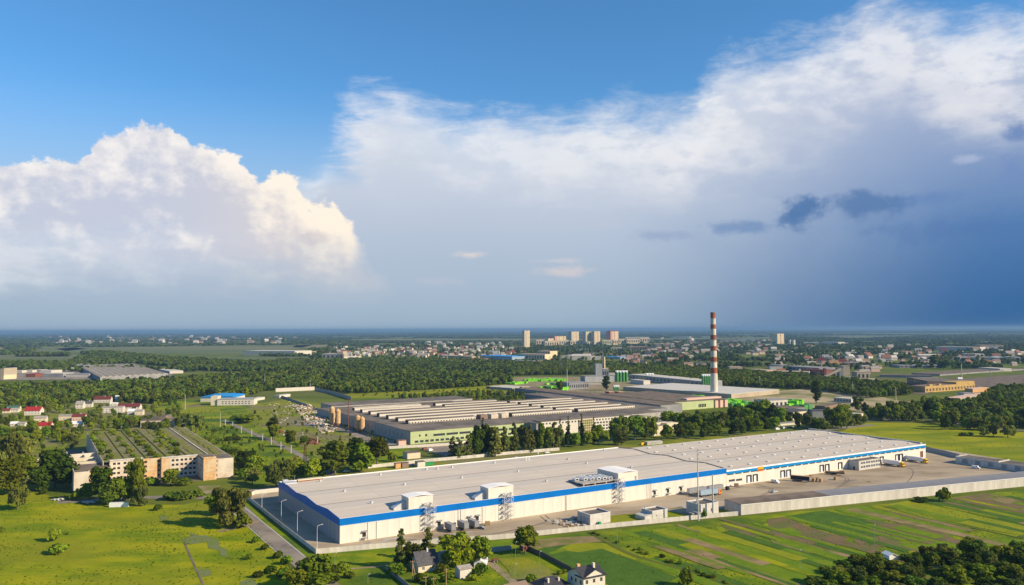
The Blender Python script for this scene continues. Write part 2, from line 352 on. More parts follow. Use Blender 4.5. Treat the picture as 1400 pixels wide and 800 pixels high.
def sheet(name, pts, material, z=None, px=True, rough=1.5, seg=8.0):   # a sheet of ground with a slightly ragged outline
    if px: pts = [P(*p) for p in pts]
    else: pts = [W(*p) for p in pts]
    out = []
    n = len(pts)
    for i in range(n):
        a, b = pts[i], pts[(i+1) % n]; d = (b-a).length; k = max(1, min(40, int(d/seg)))
        nrm = Vector((-(b-a).y, (b-a).x, 0)).normalized() if d > 0 else Vector((0, 0, 0))
        for j in range(k):
            t = j/k; p = a.lerp(b, t)
            out.append(p+nrm*rough*mnoise.noise(p*0.09+Vector((7*i, 0, 0))))
    if z is None: LAYER[0] += 0.0013; z = LAYER[0]
    me = bpy.data.meshes.new(name); me.from_pydata([(p.x, p.y, z) for p in out], [], [tuple(range(len(out)))]); me.materials.append(M[material])
    bm = bmesh.new(); bm.from_mesh(me); bmesh.ops.triangulate(bm, faces=bm.faces); bmesh.ops.recalc_face_normals(bm, faces=bm.faces)
    if sum(f.normal.z for f in bm.faces) < 0: bmesh.ops.reverse_faces(bm, faces=bm.faces)
    bm.to_mesh(me); bm.free()
    return link(name, me, kind='structure')
def strip(name, pts, width, material, z=None, px=True, h=0.0):          # a road, path or kerb along a line
    P_ = [P(*p) if px else W(*p) for p in pts]
    fine = []
    for i in range(len(P_)-1):
        k = max(1, min(30, int((P_[i+1]-P_[i]).length/10)))
        for j in range(k):
            t = j/k; p0 = P_[max(0, i-1)]; p1 = P_[i]; p2 = P_[i+1]; p3 = P_[min(len(P_)-1, i+2)]
            fine.append(0.5*((2*p1)+(p2-p0)*t+(2*p0-5*p1+4*p2-p3)*t*t+(3*p1-p0-3*p2+p3)*t**3))
    fine.append(P_[-1])
    if z is None: LAYER[0] += 0.0013; z = LAYER[0]
    v = []; f = []
    for i, p in enumerate(fine):
        d = (fine[min(len(fine)-1, i+1)]-fine[max(0, i-1)]).normalized(); nn = Vector((-d.y, d.x, 0))
        a, b = p+nn*width/2, p-nn*width/2; v += [(a.x, a.y, z+h), (b.x, b.y, z+h)]
        if h: v += [(a.x, a.y, 0), (b.x, b.y, 0)]
    st = 4 if h else 2
    for i in range(len(fine)-1):
        a = i*st; b = a+st; f.append((a, a+1, b+1, b))
        if h: f.append((a+2, a, b, b+2)); f.append((a+1, a+3, b+3, b+1))
    me = bpy.data.meshes.new(name); me.from_pydata(v, [], f); me.materials.append(M[material])
    return link(name, me, kind='structure')
def holes(mb, L, Hh, hs, mi=0, y=0.0, depth=0.35, z0=0.0):              # a wall in the x,z plane with real openings, reveals included
    xs = sorted({0.0, L, *[h[0] for h in hs], *[h[1] for h in hs]})
    for a, b in zip(xs, xs[1:]):
        if b-a < 1e-4: continue
        c = (a+b)/2; zz = z0
        for h in sorted((h for h in hs if h[0] < c < h[1]), key=lambda q: q[2]):
            if h[2] > zz: mb.poly([(a, y, zz), (b, y, zz), (b, y, h[2]), (a, y, h[2])], mi)
            zz = h[3]
        if zz < Hh: mb.poly([(a, y, zz), (b, y, zz), (b, y, Hh), (a, y, Hh)], mi)
    for x0, x1, a, b in hs:
        mb.poly([(x0, y, a), (x0, y+depth, a), (x0, y+depth, b), (x0, y, b)], mi); mb.poly([(x1, y, a), (x1, y, b), (x1, y+depth, b), (x1, y+depth, a)], mi)
        mb.poly([(x0, y, a), (x1, y, a), (x1, y+depth, a), (x0, y+depth, a)], mi); mb.poly([(x0, y, b), (x0, y+depth, b), (x1, y+depth, b), (x1, y, b)], mi)
PANE = {}
def pane(parent, x0, x1, z0, z1, y=0.3, name='window', material='glass', frame='white_trim', rz=0.0, origin=(0, 0, 0)):
    key = (round(x1-x0, 2), round(z1-z0, 2), material, frame)
    if key not in PANE:
        w_, h_ = x1-x0, z1-z0; mb = MB(); mb.poly([(0, 0, 0), (w_, 0, 0), (w_, 0, h_), (0, 0, h_)], 0)
        if frame:
            t = .09; mb.box(0, w_, -.05, .0, 0, t, 1).box(0, w_, -.05, 0, h_-t, h_, 1).box(0, t, -.05, 0, t, h_-t, 1).box(w_-t, w_, -.05, 0, t, h_-t, 1).box(w_/2-t/2, w_/2+t/2, -.05, 0, t, h_-t, 1)
        PANE[key] = mb.mesh(name, [material, frame or material])
    c, s = math.cos(rz), math.sin(rz)
    return link(name, PANE[key], parent, (origin[0]+c*x0-s*y, origin[1]+s*x0+c*y, origin[2]+z0), rz)

# ------------------------------------------------------------ trees
def leaf_quads(rs, centres, radii, n, size, flat=0.0, droop=0.0, squash=(1, 1, 1)):
    k = len(centres); w_ = radii**2; w_ = w_/w_.sum()
    idx = rs.choice(k, n, p=w_); d = rs.normal(size=(n, 3)); d /= np.linalg.norm(d, axis=1)[:, None]
    d[:, 2] = np.where(d[:, 2] < -0.45, -d[:, 2]*0.6, d[:, 2])
    r = rs.uniform(0.72, 1.12, n)**0.8
    c = centres[idx]+d*(radii[idx]*r)[:, None]*np.array(squash)
    nrm = d+rs.normal(scale=0.55, size=(n, 3)); nrm /= np.linalg.norm(nrm, axis=1)[:, None]
    a = np.cross(nrm, rs.normal(size=(n, 3))); a /= np.linalg.norm(a, axis=1)[:, None]; b = np.cross(nrm, a)
    s = rs.uniform(.6, 1.25, n)[:, None]*size
    if droop: b = b*0.4+np.array([0, 0, -1])*0.9; s = s*1.1
    q = np.stack([c-a*s-b*s*.7, c+a*s-b*s*.6, c+a*s*.6+b*s, c-a*s*.8+b*s*.8], 1)
    return q.reshape(-1, 3)
def mesh_np(name, v, f, mats, mi=None):
    me = bpy.data.meshes.new(name); me.vertices.add(len(v)); me.vertices.foreach_set('co', np.asarray(v, np.float32).ravel())
    lens = np.array([len(x) for x in f], np.int32) if not isinstance(f, np.ndarray) else np.full(len(f), f.shape[1], np.int32)
    flat = f.ravel() if isinstance(f, np.ndarray) else np.concatenate([np.array(x) for x in f])
    me.loops.add(len(flat)); me.loops.foreach_set('vertex_index', flat.astype(np.int32)); me.polygons.add(len(lens))
    me.polygons.foreach_set('loop_start', np.concatenate([[0], np.cumsum(lens)[:-1]]).astype(np.int32))
    for x in mats: me.materials.append(M[x])
    me.update(calc_edges=True); me.validate(); return me
bmi = bmesh.new(); bmesh.ops.create_icosphere(bmi, subdivisions=1, radius=1); bmi.verts.ensure_lookup_table()
ICO_V = np.array([v.co[:] for v in bmi.verts]); ICO_F = np.array([[v.index for v in f.verts] for f in bmi.faces]); bmi.free()
def crown(kind, seed, n, size, material, h=12.0, spread=1.0):
    rs = np.random.RandomState(seed); C_ = []; R_ = []; sq = (1, 1, 1); droop = 0
    if kind == 'round':
        for i in range(20):
            t = rs.uniform(.20, .92); rad = h*.30*spread*math.sin(math.pi*min(1, (t-.02)/1.0))**.6; a = rs.uniform(0, 6.28)
            q = rad*rs.uniform(.3, .95); C_.append((q*math.cos(a), q*math.sin(a), t*h*.9)); R_.append(h*rs.uniform(.10, .17))
        C_.append((0, 0, h*.55)); R_.append(h*.24)
    elif kind == 'willow':
        droop = 1
        for i in range(18):
            t = rs.uniform(.16, .85); rad = h*.42*spread*(1-.6*abs(t-.45)); a = rs.uniform(0, 6.28); q = rad*rs.uniform(.4, 1)
            C_.append((q*math.cos(a), q*math.sin(a), t*h)); R_.append(h*rs.uniform(.09, .15))
        C_.append((0, 0, h*.5)); R_.append(h*.27)
    elif kind == 'poplar':
        for i in range(16):
            t = .12+.84*i/15; rad = h*.055*math.sin(math.pi*(.12+.8*(1-t))); a = rs.uniform(0, 6.28)
            C_.append((rad*math.cos(a), rad*math.sin(a), t*h)); R_.append(h*(.03+.085*math.sin(math.pi*min(1, .15+.9*(1-t)))))
    elif kind == 'spruce':
        for i in range(16):
            t = .10+.88*i/15; rr = h*.19*spread*(1-t)**.85
            for k in range(5 if i < 11 else 2):
                a = rs.uniform(0, 6.28); C_.append((rr*.7*math.cos(a), rr*.7*math.sin(a), t*h)); R_.append(max(h*.018, rr*.42))
        sq = (1, 1, .55)
    elif kind == 'birch':
        for i in range(26):
            t = .10+.86*i/25; rad = h*.13*spread*(1.0-t)**.6; a = rs.uniform(0, 6.28)
            C_.append((rad*math.cos(a), rad*math.sin(a), t*h)); R_.append(h*rs.uniform(.06, .085)*(1.25-t*.75))
    elif kind == 'bush':
        for i in range(9):
            a = rs.uniform(0, 6.28); q = h*.45*spread*rs.uniform(.1, 1); C_.append((q*math.cos(a), q*math.sin(a), h*rs.uniform(.25, .6))); R_.append(h*rs.uniform(.25, .38))
    C_ = np.array(C_); R_ = np.array(R_)
    q = leaf_quads(rs, C_, R_, n, size, droop=droop, squash=sq)
    V_ = [q]; F_ = [tuple(range(4*i, 4*i+4)) for i in range(n)]; base = len(q)
    if kind != 'spruce':
        for c, r in zip(C_, R_):
            V_.append(ICO_V*r*.72*(1+rs.uniform(-.12, .12, (len(ICO_V), 1)))+c); F_ += [tuple(base+j for j in t) for t in ICO_F.tolist()]; base += len(ICO_V)
    else:
        V_.append(np.array([(h*.10*(1-k/8)*math.cos(a), h*.10*(1-k/8)*math.sin(a), h*(.08+.9*k/8)) for k in (0, 8) for a in np.linspace(0, 6.28, 7)[:6]]))
        F_ += [(base+i, base+(i+1) % 6, base+6+(i+1) % 6, base+6+i) for i in range(6)]
    v = np.concatenate(V_); v[:, 2] = np.maximum(v[:, 2], .05)
    return mesh_np('crown', v, F_, [material])
def trunk(seed, h=12.0, r=.28, top=.7):
    rr = random.Random(seed); mb = MB(); pts = [Vector((0, 0, -.3))]
    for i in range(1, 5): pts.append(Vector((rr.uniform(-.15, .15)*i*h/24, rr.uniform(-.15, .15)*i*h/24, h*top*i/4)))
    for i in range(4): mb.bar(pts[i], pts[i+1], r*(1-.2*i), n=6, r2=r*(1-.2*(i+1)))
    for i in range(4):
        a = rr.uniform(0, 6.28); b = pts[1+i % 3]; mb.bar(b, b+Vector((math.cos(a)*h*.16, math.sin(a)*h*.16, h*.16)), r*.45, n=4, r2=r*.12)
    return mb.mesh('trunk', ['bark'])
TREE = {}
def proto(key, kind, n, size, material, h=12.0, spread=1.0, variants=2):
    TREE[key] = [(crown(kind, sum(map(ord, key))+i*17, n, size, material, h, spread), trunk(i+len(key), h, .28 if kind != 'willow' else .4, .9 if kind in ('spruce', 'poplar', 'birch') else .6) if kind != 'bush' else None) for i in range(variants)]
proto('broad', 'round', 1500, .42, 'leaf_mid', variants=4)
proto('lime_tree', 'round', 1500, .42, 'leaf_bright', variants=2)
proto('dark_broad', 'round', 1400, .42, 'leaf_dark', variants=2)
proto('willow', 'willow', 1900, .42, 'leaf_grey', spread=1.0, variants=2)
proto('poplar', 'poplar', 900, .42, 'leaf_dark', h=16, variants=2)
proto('green_poplar', 'poplar', 900, .42, 'leaf_mid', h=16, variants=1)
proto('spruce', 'spruce', 1100, .38, 'leaf_spruce', h=14, variants=2)
proto('birch', 'birch', 1100, .38, 'leaf_grey', h=14, variants=2)
proto('bush', 'bush', 420, .30, 'leaf_mid', h=3, variants=2)
proto('dark_bush', 'bush', 420, .30, 'leaf_dark', h=3, variants=1)
proto('bright_bush', 'bush', 420, .30, 'leaf_bright', h=3, variants=1)
proto('far_broad', 'round', 190, 1.05, 'leaf_far', h=14, spread=1.15, variants=3)
proto('tuft', 'bush', 300, .30, 'tuft_green', h=3, variants=2)
HREF = dict(poplar=16, green_poplar=16, spruce=14, birch=14, bush=3, dark_bush=3, bright_bush=3, far_broad=14, tuft=3)
NAMES = dict(broad='broadleaf_tree', lime_tree='broadleaf_tree', dark_broad='broadleaf_tree', willow='willow_tree', poplar='poplar_tree', green_poplar='poplar_tree', spruce='spruce_tree', birch='birch_tree',
             bush='bush', dark_bush='bush', bright_bush='bush', far_broad='distant_tree', tuft='bush')
CROWNS = {}
def tree(key, loc, h, label, group=None, wide=1.0, rz=None):
    vs = TREE[key]; i = rnd.randrange(len(vs)); s = h/HREF.get(key, 12); rz = rnd.uniform(0, 6.28) if rz is None else rz
    cm, tm = vs[i]; loc = (loc[0], loc[1], 0.0)
    if tm is None:
        o = link(NAMES[key], cm, None, loc, rz, (s*wide, s*wide, s)); o['label'] = label; o['category'] = 'bush'
        if group: o['group'] = group
        CROWNS.setdefault(key, o); return o
    t = thing(NAMES[key], label, 'tree', loc, rz, group); t.scale = (s*wide, s*wide, s)
    c = link('crown', cm, t); link('trunk', tm, t); CROWNS.setdefault((key, i), c)
    return t
def ptree(key, px, py, hpx, label, group=None, wpx=None):
    p = P(px, py); D = p.y; h = hpx/F*D*1.04
    nat = dict(broad=.72, lime_tree=.72, dark_broad=.72, willow=.95, poplar=.25, green_poplar=.25, spruce=.36, birch=.40, bush=1.3, dark_bush=1.3, bright_bush=1.3, far_broad=.8, tuft=1.3)[key]
    return tree(key, p, h, label, group, (wpx/hpx/nat if wpx else 1.0))
def inside(p, poly):
    x, y = p; c = False; n = len(poly)
    for i in range(n):
        x1, y1 = poly[i]; x2, y2 = poly[(i+1) % n]
        if (y1 > y) != (y2 > y) and x < (x2-x1)*(y-y1)/(y2-y1)+x1: c = not c
    return c
def scatter(poly, spacing, px=True, jitter=.45, maxn=100000):
    q = [tuple(P(*p)[:2]) if px else tuple(W(*p)[:2]) for p in poly]
    x0, x1 = min(a for a, _ in q), max(a for a, _ in q); y0, y1 = min(b for _, b in q), max(b for _, b in q)
    gx = np.arange(x0, x1, spacing); gy = np.arange(y0, y1, spacing); A, B = np.meshgrid(gx, gy)
    rs = np.random.RandomState(int(abs(x0)+abs(y1)) % 9999)
    A = (A+rs.uniform(-jitter, jitter, A.shape)*spacing).ravel(); B = (B+rs.uniform(-jitter, jitter, B.shape)*spacing).ravel()
    inn = np.zeros(len(A), bool); n = len(q)
    for i in range(n):
        xa, ya = q[i]; xb, yb = q[(i+1) % n]
        if ya == yb: continue
        inn ^= ((ya > B) != (yb > B)) & (A < (xb-xa)*(B-ya)/(yb-ya)+xa)
    return np.stack([A[inn], B[inn]], 1)
def gn_scatter(name, pts, protos, smin, smax, label=None, cat=None, z=0.0, flat=1.0, seed=1, zscale=None):
    rs = np.random.RandomState(seed); n = len(pts)
    me = bpy.data.meshes.new(name); me.vertices.add(n); co = np.zeros((n, 3), np.float32); co[:, :2] = pts; co[:, 2] = z; me.vertices.foreach_set('co', co.ravel())
    a = me.attributes.new('turn', 'FLOAT_VECTOR', 'POINT'); r = np.zeros((n, 3), np.float32); r[:, 2] = rs.uniform(0, 6.28, n); a.data.foreach_set('vector', r.ravel())
    s = rs.uniform(smin, smax, n)[:, None]*np.array([[flat, flat, 1.0]]); s[:, 2] *= rs.uniform(.85, 1.2, n)
    a = me.attributes.new('size', 'FLOAT_VECTOR', 'POINT'); a.data.foreach_set('vector', s.astype(np.float32).ravel())
    a = me.attributes.new('which', 'INT', 'POINT'); a.data.foreach_set('value', rs.randint(0, len(protos), n).astype(np.int32))
    o = link(name, me, kind='stuff')
    if label: o['label'] = label; o['category'] = cat
    g = bpy.data.node_groups.new(name, 'GeometryNodeTree'); g.interface.new_socket('Geometry', in_out='INPUT', socket_type='NodeSocketGeometry'); g.interface.new_socket('Geometry', in_out='OUTPUT', socket_type='NodeSocketGeometry')
    N = g.nodes.new; gi = N('NodeGroupInput'); go = N('NodeGroupOutput'); iop = N('GeometryNodeInstanceOnPoints'); jn = N('GeometryNodeJoinGeometry')
    for pr in reversed(protos):
        oi = N('GeometryNodeObjectInfo'); oi.inputs['Object'].default_value = pr; oi.inputs['As Instance'].default_value = True; oi.transform_space = 'ORIGINAL'; g.links.new(oi.outputs['Geometry'], jn.inputs[0])
    def att(nm, t):
        q = N('GeometryNodeInputNamedAttribute'); q.data_type = t; q.inputs['Name'].default_value = nm; return q.outputs['Attribute']
    g.links.new(gi.outputs[0], iop.inputs['Points']); g.links.new(jn.outputs[0], iop.inputs['Instance']); iop.inputs['Pick Instance'].default_value = True
    g.links.new(att('which', 'INT'), iop.inputs['Instance Index']); g.links.new(att('turn', 'FLOAT_VECTOR'), iop.inputs['Rotation']); g.links.new(att('size', 'FLOAT_VECTOR'), iop.inputs['Scale'])
    g.links.new(iop.outputs[0], go.inputs[0])
    md = o.modifiers.new('scatter', 'NODES'); md.node_group = g
    return o

# ------------------------------------------------------------ ground sheets, roads, yards, plots
GR = 80000
me = bpy.data.meshes.new('ground'); me.from_pydata([(-GR, -2000, 0), (GR, -2000, 0), (GR, GR, 0), (-GR, GR, 0)], [], [(0, 1, 2, 3)]); me.materials.append(M['ground']); link('ground', me, kind='structure')
sheet('meadow', [(-420, 665), (-10, 655), (110, 690), (250, 690), (338, 672), (346, 715), (392, 770), (430, 830), (430, 1400), (-1400, 1400)], 'meadow')
sheet('field', [(436, 757), (520, 750), (700, 738), (860, 722), (1000, 708), (1200, 690), (1420, 668), (1900, 640), (2600, 900), (1500, 1400), (460, 1400), (400, 800)], 'field_green')
sheet('meadow', [(1090, 612), (1150, 590), (1185, 578), (1260, 578), (1330, 583), (1500, 598), (1700, 640), (1500, 650), (1320, 627), (1262, 608), (1180, 594)], 'meadow_far', rough=4)
sheet('rough_ground', [(-100, 560), (90, 600), (84, 660), (-10, 655), (-300, 640)], 'rough_grass', rough=5)
sheet('rough_ground', [(215, 548), (290, 545), (340, 558), (470, 575), (560, 612), (545, 650), (350, 662), (320, 640), (250, 590), (228, 570)], 'field_green', rough=5)
sheet('rough_ground', [(345, 553), (400, 545), (480, 560), (470, 590), (520, 612), (440, 628), (395, 600), (330, 572)], 'rough_grass', rough=5)
sheet('meadow', [(228, 566), (250, 549), (290, 556), (345, 580), (300, 582)], 'meadow_far', rough=4)
for q, mm in [([(243, 565), (256, 558), (300, 560), (302, 563)], 'crop_yellow'), ([(247, 571), (246, 567), (306, 565), (312, 569)], 'crop_mid'), ([(250, 577), (248, 573), (318, 572), (325, 577)], 'crop_dark'), ([(246, 556), (268, 552), (285, 555), (262, 557)], 'soil_dry')]:
    sheet('crop_plot', q, mm, rough=1)
sheet('meadow', [(470, 536), (560, 531), (700, 524), (745, 527), (700, 541), (600, 543), (480, 545)], 'meadow_far', rough=4)
sheet('bare_ground', [(985, 540), (1100, 532), (1185, 538), (1230, 548), (1340, 552), (1330, 566), (1180, 563), (1020, 552)], 'sand', rough=6)
sheet('yard', [(-13.5, 140), (-13.5, -9), (60, -29), (120, -41), (190, -55), (222, -62), (330, -82), (470, -106), (620, -130), (560, -60), (505, -60), (520, 40), (500, 112), (300, 135)], 'yard', px=False, rough=.4)
sheet('yard', [(158, 205), (215, 205), (215, 275), (158, 275)], 'asphalt', px=False, rough=.5)
sheet('yard', [(130, 280), (158, 280), (158, 500), (120, 520), (118, 480), (140, 400)], 'asphalt', px=False, rough=3)
sheet('village_ground', [(-60, 556), (60, 553), (215, 551), (235, 562), (225, 592), (110, 600), (60, 612), (-60, 620)], 'rough_grass', rough=6)
sheet('grass_plot', [(134, -20), (133, -41), (181, -51), (176, -30)], 'meadow', px=False, rough=.6)
sheet('grass_plot', [(194, -30), (196, -48), (204, -52), (204, -38)], 'meadow', px=False, rough=.4)
sheet('grass_verge', [(-15.5, 135), (-15.5, -13), (-19.5, -13), (-19.5, 135)], 'field_green', px=False, rough=.3)
sheet('grass_verge', [(60, 186), (240, 182), (480, 172), (480, 160), (60, 163)], 'rough_grass', px=False, rough=.8)
rp = random.Random(3)
for i in range(34):
    u = rp.uniform(5, 460); lo = -9-u*.19 if u < 220 else -14-(u-220)*.21; v = rp.uniform(lo, -4 if u > 250 or rp.random() < .8 else -8); a, b = rp.uniform(3, 14), rp.uniform(1.2, 4)
    sheet('yard_patch', [(u, v), (u+a, v+rp.uniform(-.4, .4)), (u+a*1.05, v+b), (u+.2, v+b*.9)], rp.choice(['asphalt', 'concrete', 'dirt', 'yard']), px=False, rough=.5, seg=2)
for u in (96, 99.2, 260, 262.6, 330, 332.8, 400): strip('tyre_track', [(u-60, -20-(u-60)*.12), (u-20, -15-u*.07), (u+10, -12-u*.03), (u+14, -3)], .5, 'bitumen_brown', px=False)
# roads
strip('road', [(-24, -90), (-24, -20), (-24, 60), (-23, 110), (-27, 133), (-42, 150), (-70, 165), (-110, 176)], 8.5, 'asphalt', px=False)
strip('road', [(-27, 138), (0, 150), (80, 152), (250, 149), (470, 150), (620, 150)], 9, 'asphalt', px=False)
strip('road', [(306, 575), (345, 592), (380, 607), (410, 622), (440, 640), (462, 655)], 6, 'asphalt')
strip('road', [(1120, 580), (1180, 575), (1260, 572), (1330, 583), (1420, 592), (1600, 610)], 9, 'asphalt')
strip('road', [(1175, 562), (1240, 557), (1280, 552), (1215, 575)], 18, 'asphalt')
strip('kerb', [(-20, -12), (-20, 60), (-20, 112), (-17, 133)], .5, 'kerb', px=False, h=.13, z=0.02)
strip('kerb', [(-28.8, -12), (-28.8, 60), (-28.5, 108)], .4, 'kerb', px=False, h=.12, z=0.02)
strip('dirt_track', [(648, 757), (668, 768), (690, 785), (712, 806), (730, 830)], 4, 'dirt')
strip('dirt_track', [(480, 778), (515, 775), (535, 772)], 2.2, 'dirt')
strip('dirt_track', [(300, 727), (322, 722), (342, 716), (350, 712)], 5, 'dirt')
strip('dirt_track', [(250, 737), (262, 765), (278, 800), (290, 830)], .9, 'bitumen_brown')
sheet('bare_ground', [(270, 665), (300, 664), (303, 672), (280, 676)], 'dirt')
sheet('flower_patch', [(248, 735), (258, 730), (290, 731), (302, 741), (316, 764), (308, 764), (296, 748), (280, 740), (255, 745)], 'flower', rough=6, seg=3)
sheet('flower_patch', [(270, 780), (285, 778), (290, 786), (276, 790)], 'flower', rough=2)
sheet('flower_patch', [(218, 706), (228, 704), (232, 710), (220, 711)], 'flower', rough=2)
sheet('flower_patch', [(330, 796), (350, 790), (352, 810), (325, 812)], 'flower', rough=2)
# crop plots right of the houses
plots = [([(734, 752), (775, 743), (800, 741), (825, 746), (880, 770), (928, 787), (905, 800), (850, 806), (800, 785)], 'crop_dark'),
 ([(762, 752), (790, 741), (830, 743), (905, 769), (936, 780), (926, 788), (880, 771), (822, 750), (790, 756)], 'crop_yellow'),
 ([(748, 756), (770, 750), (776, 752), (756, 758)], 'crop_mid'),
 ([(700, 741), (770, 735), (815, 733), (830, 740), (770, 745), (735, 750)], 'soil_dry'),
 ([(842, 727), (930, 720), (1000, 735), (1090, 765), (1130, 790), (1120, 806), (1040, 790), (900, 745)], 'crop_mid'),
 ([(944, 745), (990, 752), (1060, 778), (1050, 790), (985, 772)], 'soil'),
 ([(985, 718), (1010, 715), (1040, 733), (1015, 736)], 'soil'),
 ([(1013, 724), (1022, 720), (1055, 731), (1040, 733)], 'crop_dark'),
 ([(1038, 720), (1050, 715), (1068, 718), (1058, 725)], 'crop_yellow'),
 ([(1074, 706), (1128, 698), (1196, 715), (1140, 724), (1110, 716)], 'crop_dark'),
 ([(1050, 710), (1072, 707), (1108, 722), (1160, 735), (1130, 760), (1095, 755), (1055, 735)], 'soil'),
 ([(1058, 724), (1080, 721), (1098, 730), (1078, 734)], 'crop_mid'),
 ([(1135, 728), (1158, 721), (1190, 724), (1172, 738)], 'crop_mid'),
 ([(1165, 740), (1205, 714), (1240, 726), (1225, 745), (1190, 752)], 'soil'),
 ([(1176, 738), (1190, 733), (1198, 742), (1190, 746)], 'crop_dark'),
 ([(1140, 697), (1180, 692), (1215, 702), (1200, 714), (1165, 706)], 'crop_mid'),
 ([(1200, 702), (1232, 696), (1330, 722), (1300, 735), (1240, 722)], 'crop_mid'),
 ([(1205, 691), (1240, 685), (1300, 697), (1410, 722), (1410, 735), (1330, 720), (1260, 704)], 'crop_yellow'),
 ([(1205, 696), (1250, 705), (1262, 713), (1222, 703)], 'soil'),
 ([(1250, 684), (1280, 681), (1420, 708), (1420, 721), (1330, 702)], 'crop_dark'),
 ([(1300, 682), (1345, 674), (1420, 690), (1420, 706), (1340, 692)], 'soil'),
 ([(1345, 680), (1365, 677), (1395, 684), (1380, 690)], 'soil_dry'),
 ([(1220, 715), (1255, 717), (1300, 733), (1280, 745), (1235, 738)], 'soil'),
 ([(1240, 748), (1300, 738), (1400, 738), (1400, 760), (1320, 755)], 'crop_mid'),
 ([(1050, 735), (1100, 745), (1110, 762), (1075, 760)], 'soil_dry'),
 ([(680, 764), (720, 762), (745, 775), (770, 792), (720, 800), (700, 790)], 'rough_grass'),
 ([(655, 740), (700, 738), (690, 750), (660, 752)], 'crop_mid')]
for q, mm in plots: sheet('crop_plot', q, mm, rough=1.6)
rs_ = random.Random(21)
d1 = (P(1400, 737)-P(1210, 693)).normalized(); d0 = (P(1010, 800)-P(805, 727)).normalized()
for i in range(64):
    x = rs_.uniform(850, 1400); y0_ = 722-(x-850)*.088; y = y0_+rs_.random()**1.3*60
    a = P(x, y); f_ = max(0, min(1, (x-850)/450)); d = (d0*(1-f_)+d1*f_).normalized(); nn = Vector((-d.y, d.x, 0)); L = rs_.uniform(18, 75); w_ = rs_.uniform(2.5, 9)
    q = [a, a+d*L, a+d*L+nn*w_, a+nn*w_]
    if y > 755-(x-1100)*.02 and x > 1090: continue
    LAYER[0] += .0013; me = bpy.data.meshes.new('crop_plot'); kx = 10
    v = [(q[0].lerp(q[1], j/kx)+Vector((0, 0, 1))*0).to_tuple()[:2] for j in range(kx+1)]+[q[3].lerp(q[2], j/kx).to_tuple()[:2] for j in range(kx, -1, -1)]
    v = [(x_+.7*mnoise.noise(Vector((x_*.3, y_*.3, i))), y_+.7*mnoise.noise(Vector((x_*.3, y_*.3, i+9))), LAYER[0]) for x_, y_ in v]
    me.from_pydata(v, [], [(j, j+1, 2*kx-j, 2*kx+1-j) for j in range(kx)]); me.materials.append(M[rs_.choice(['crop_mid', 'crop_yellow', 'crop_dark', 'crop_mid', 'soil', 'crop_dark', 'meadow', 'soil_dry'])]); link('crop_plot', me, kind='structure')
strip('ditch', [(805, 727), (838, 746), (872, 762), (940, 781), (1000, 800), (1040, 812)], 2.6, 'ground')
strip('ditch', [(1210, 693), (1265, 709), (1330, 722), (1400, 737)], 1.6, 'ground')

# ------------------------------------------------------------ the long warehouse
def wall_run(parent, u0, u1, step, z0, z1, mats, along='u', at=0.0, thick=.2, name='wall_panel'):
    n = max(1, round((u1-u0)/step)); s = (u1-u0)/n
    mb = MB(); (mb.box(.03, s-.03, 0, thick, 0, z1-z0) if along == 'u' else mb.box(0, thick, .03, s-.03, 0, z1-z0)); me = mb.mesh(name, mats)
    for i in range(n): link(name, me, parent, (u0+i*s, at, z0) if along == 'u' else (at, u0+i*s, z0))
def gable_z(v, D, n, z0, rise):
    q = (v % (D/n))/(D/n); return z0+rise*(1-abs(2*q-1))
def roof_spans(parent, u0, u1, D, n, z0, rise, seg):
    s = D/n; k = max(1, round((u1-u0)/seg)); L = (u1-u0)/k
    mb = MB(); a = math.hypot(s/2, rise)
    for side in (0, 1):
        v0, v1 = (0.12, s/2) if side == 0 else (s/2, s-.12)
        za, zb = (z0, z0+rise) if side == 0 else (z0+rise, z0)
        m2 = MB(); m2.poly([(.04, v0, za), (L-.04, v0, za), (L-.04, v1, zb), (.04, v1, zb)]).poly([(.04, v0, za), (.04, v1, zb), (.04, v1, zb-.3), (.04, v0, za-.3)])
        me = m2.mesh('roof_sheet', ['membrane'])
        for j in range(n):
            for i in range(k): link('roof_sheet', me, parent, (u0+i*L, j*s, 0))
    mb = MB()                                   # the structure under the sheets shows as dark joints and valley gutters
    for j in range(n):
        v = j*s; mb.poly([(u0, v, z0-.12), (u1, v, z0-.12), (u1, v+s/2, z0+rise-.12), (u0, v+s/2, z0+rise-.12)]).poly([(u0, v+s/2, z0+rise-.12), (u1, v+s/2, z0+rise-.12), (u1, v+s, z0-.12), (u0, v+s, z0-.12)])
        if j: mb.box(u0, u1, v-.45, v+.45, z0-.1, z0+.05)
    part('roof_deck', mb, 'seam_dark', parent)
T1 = thing('warehouse', 'long white warehouse hall with deep blue band and three roof houses', 'warehouse', W(0, 0))
D1 = 107.5
wall_run(T1, 0, 252.4, 6.0, 0, 8.4, ['panel_white'])
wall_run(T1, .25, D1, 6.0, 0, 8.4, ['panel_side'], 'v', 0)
mb = MB(); mb.box(.2, 252.3, D1-.2, D1, 0, 11.4).box(252.2, 252.4, .2, D1-.2, 0, 11.2); part('wall', mb, 'panel_white', T1)
mb = MB(); mb.box(-.12, 252.5, -.12, .2, 8.4, 11.75); part('blue_band', mb, 'blue_band', T1)
mb = MB(); prof = [(.2, 8.4)]+[(v, gable_z(v, D1, 3, 11.75, 1.15)) for v in np.linspace(.2, D1-.05, 55)]+[(D1-.05, 8.4)]
mb.prism(prof, -.12, .1, axis='x'); part('blue_band', mb, 'blue_band', T1)
mb = MB(); mb.box(-.15, 252.5, -.16, .24, 11.75, 11.82).box(-.15, 252.5, -.15, -.12, 8.3, 8.4).box(0, 252.4, D1-.25, D1+.1, 11.4, 11.75); part('coping', mb, 'white_trim', T1)
mb = MB()
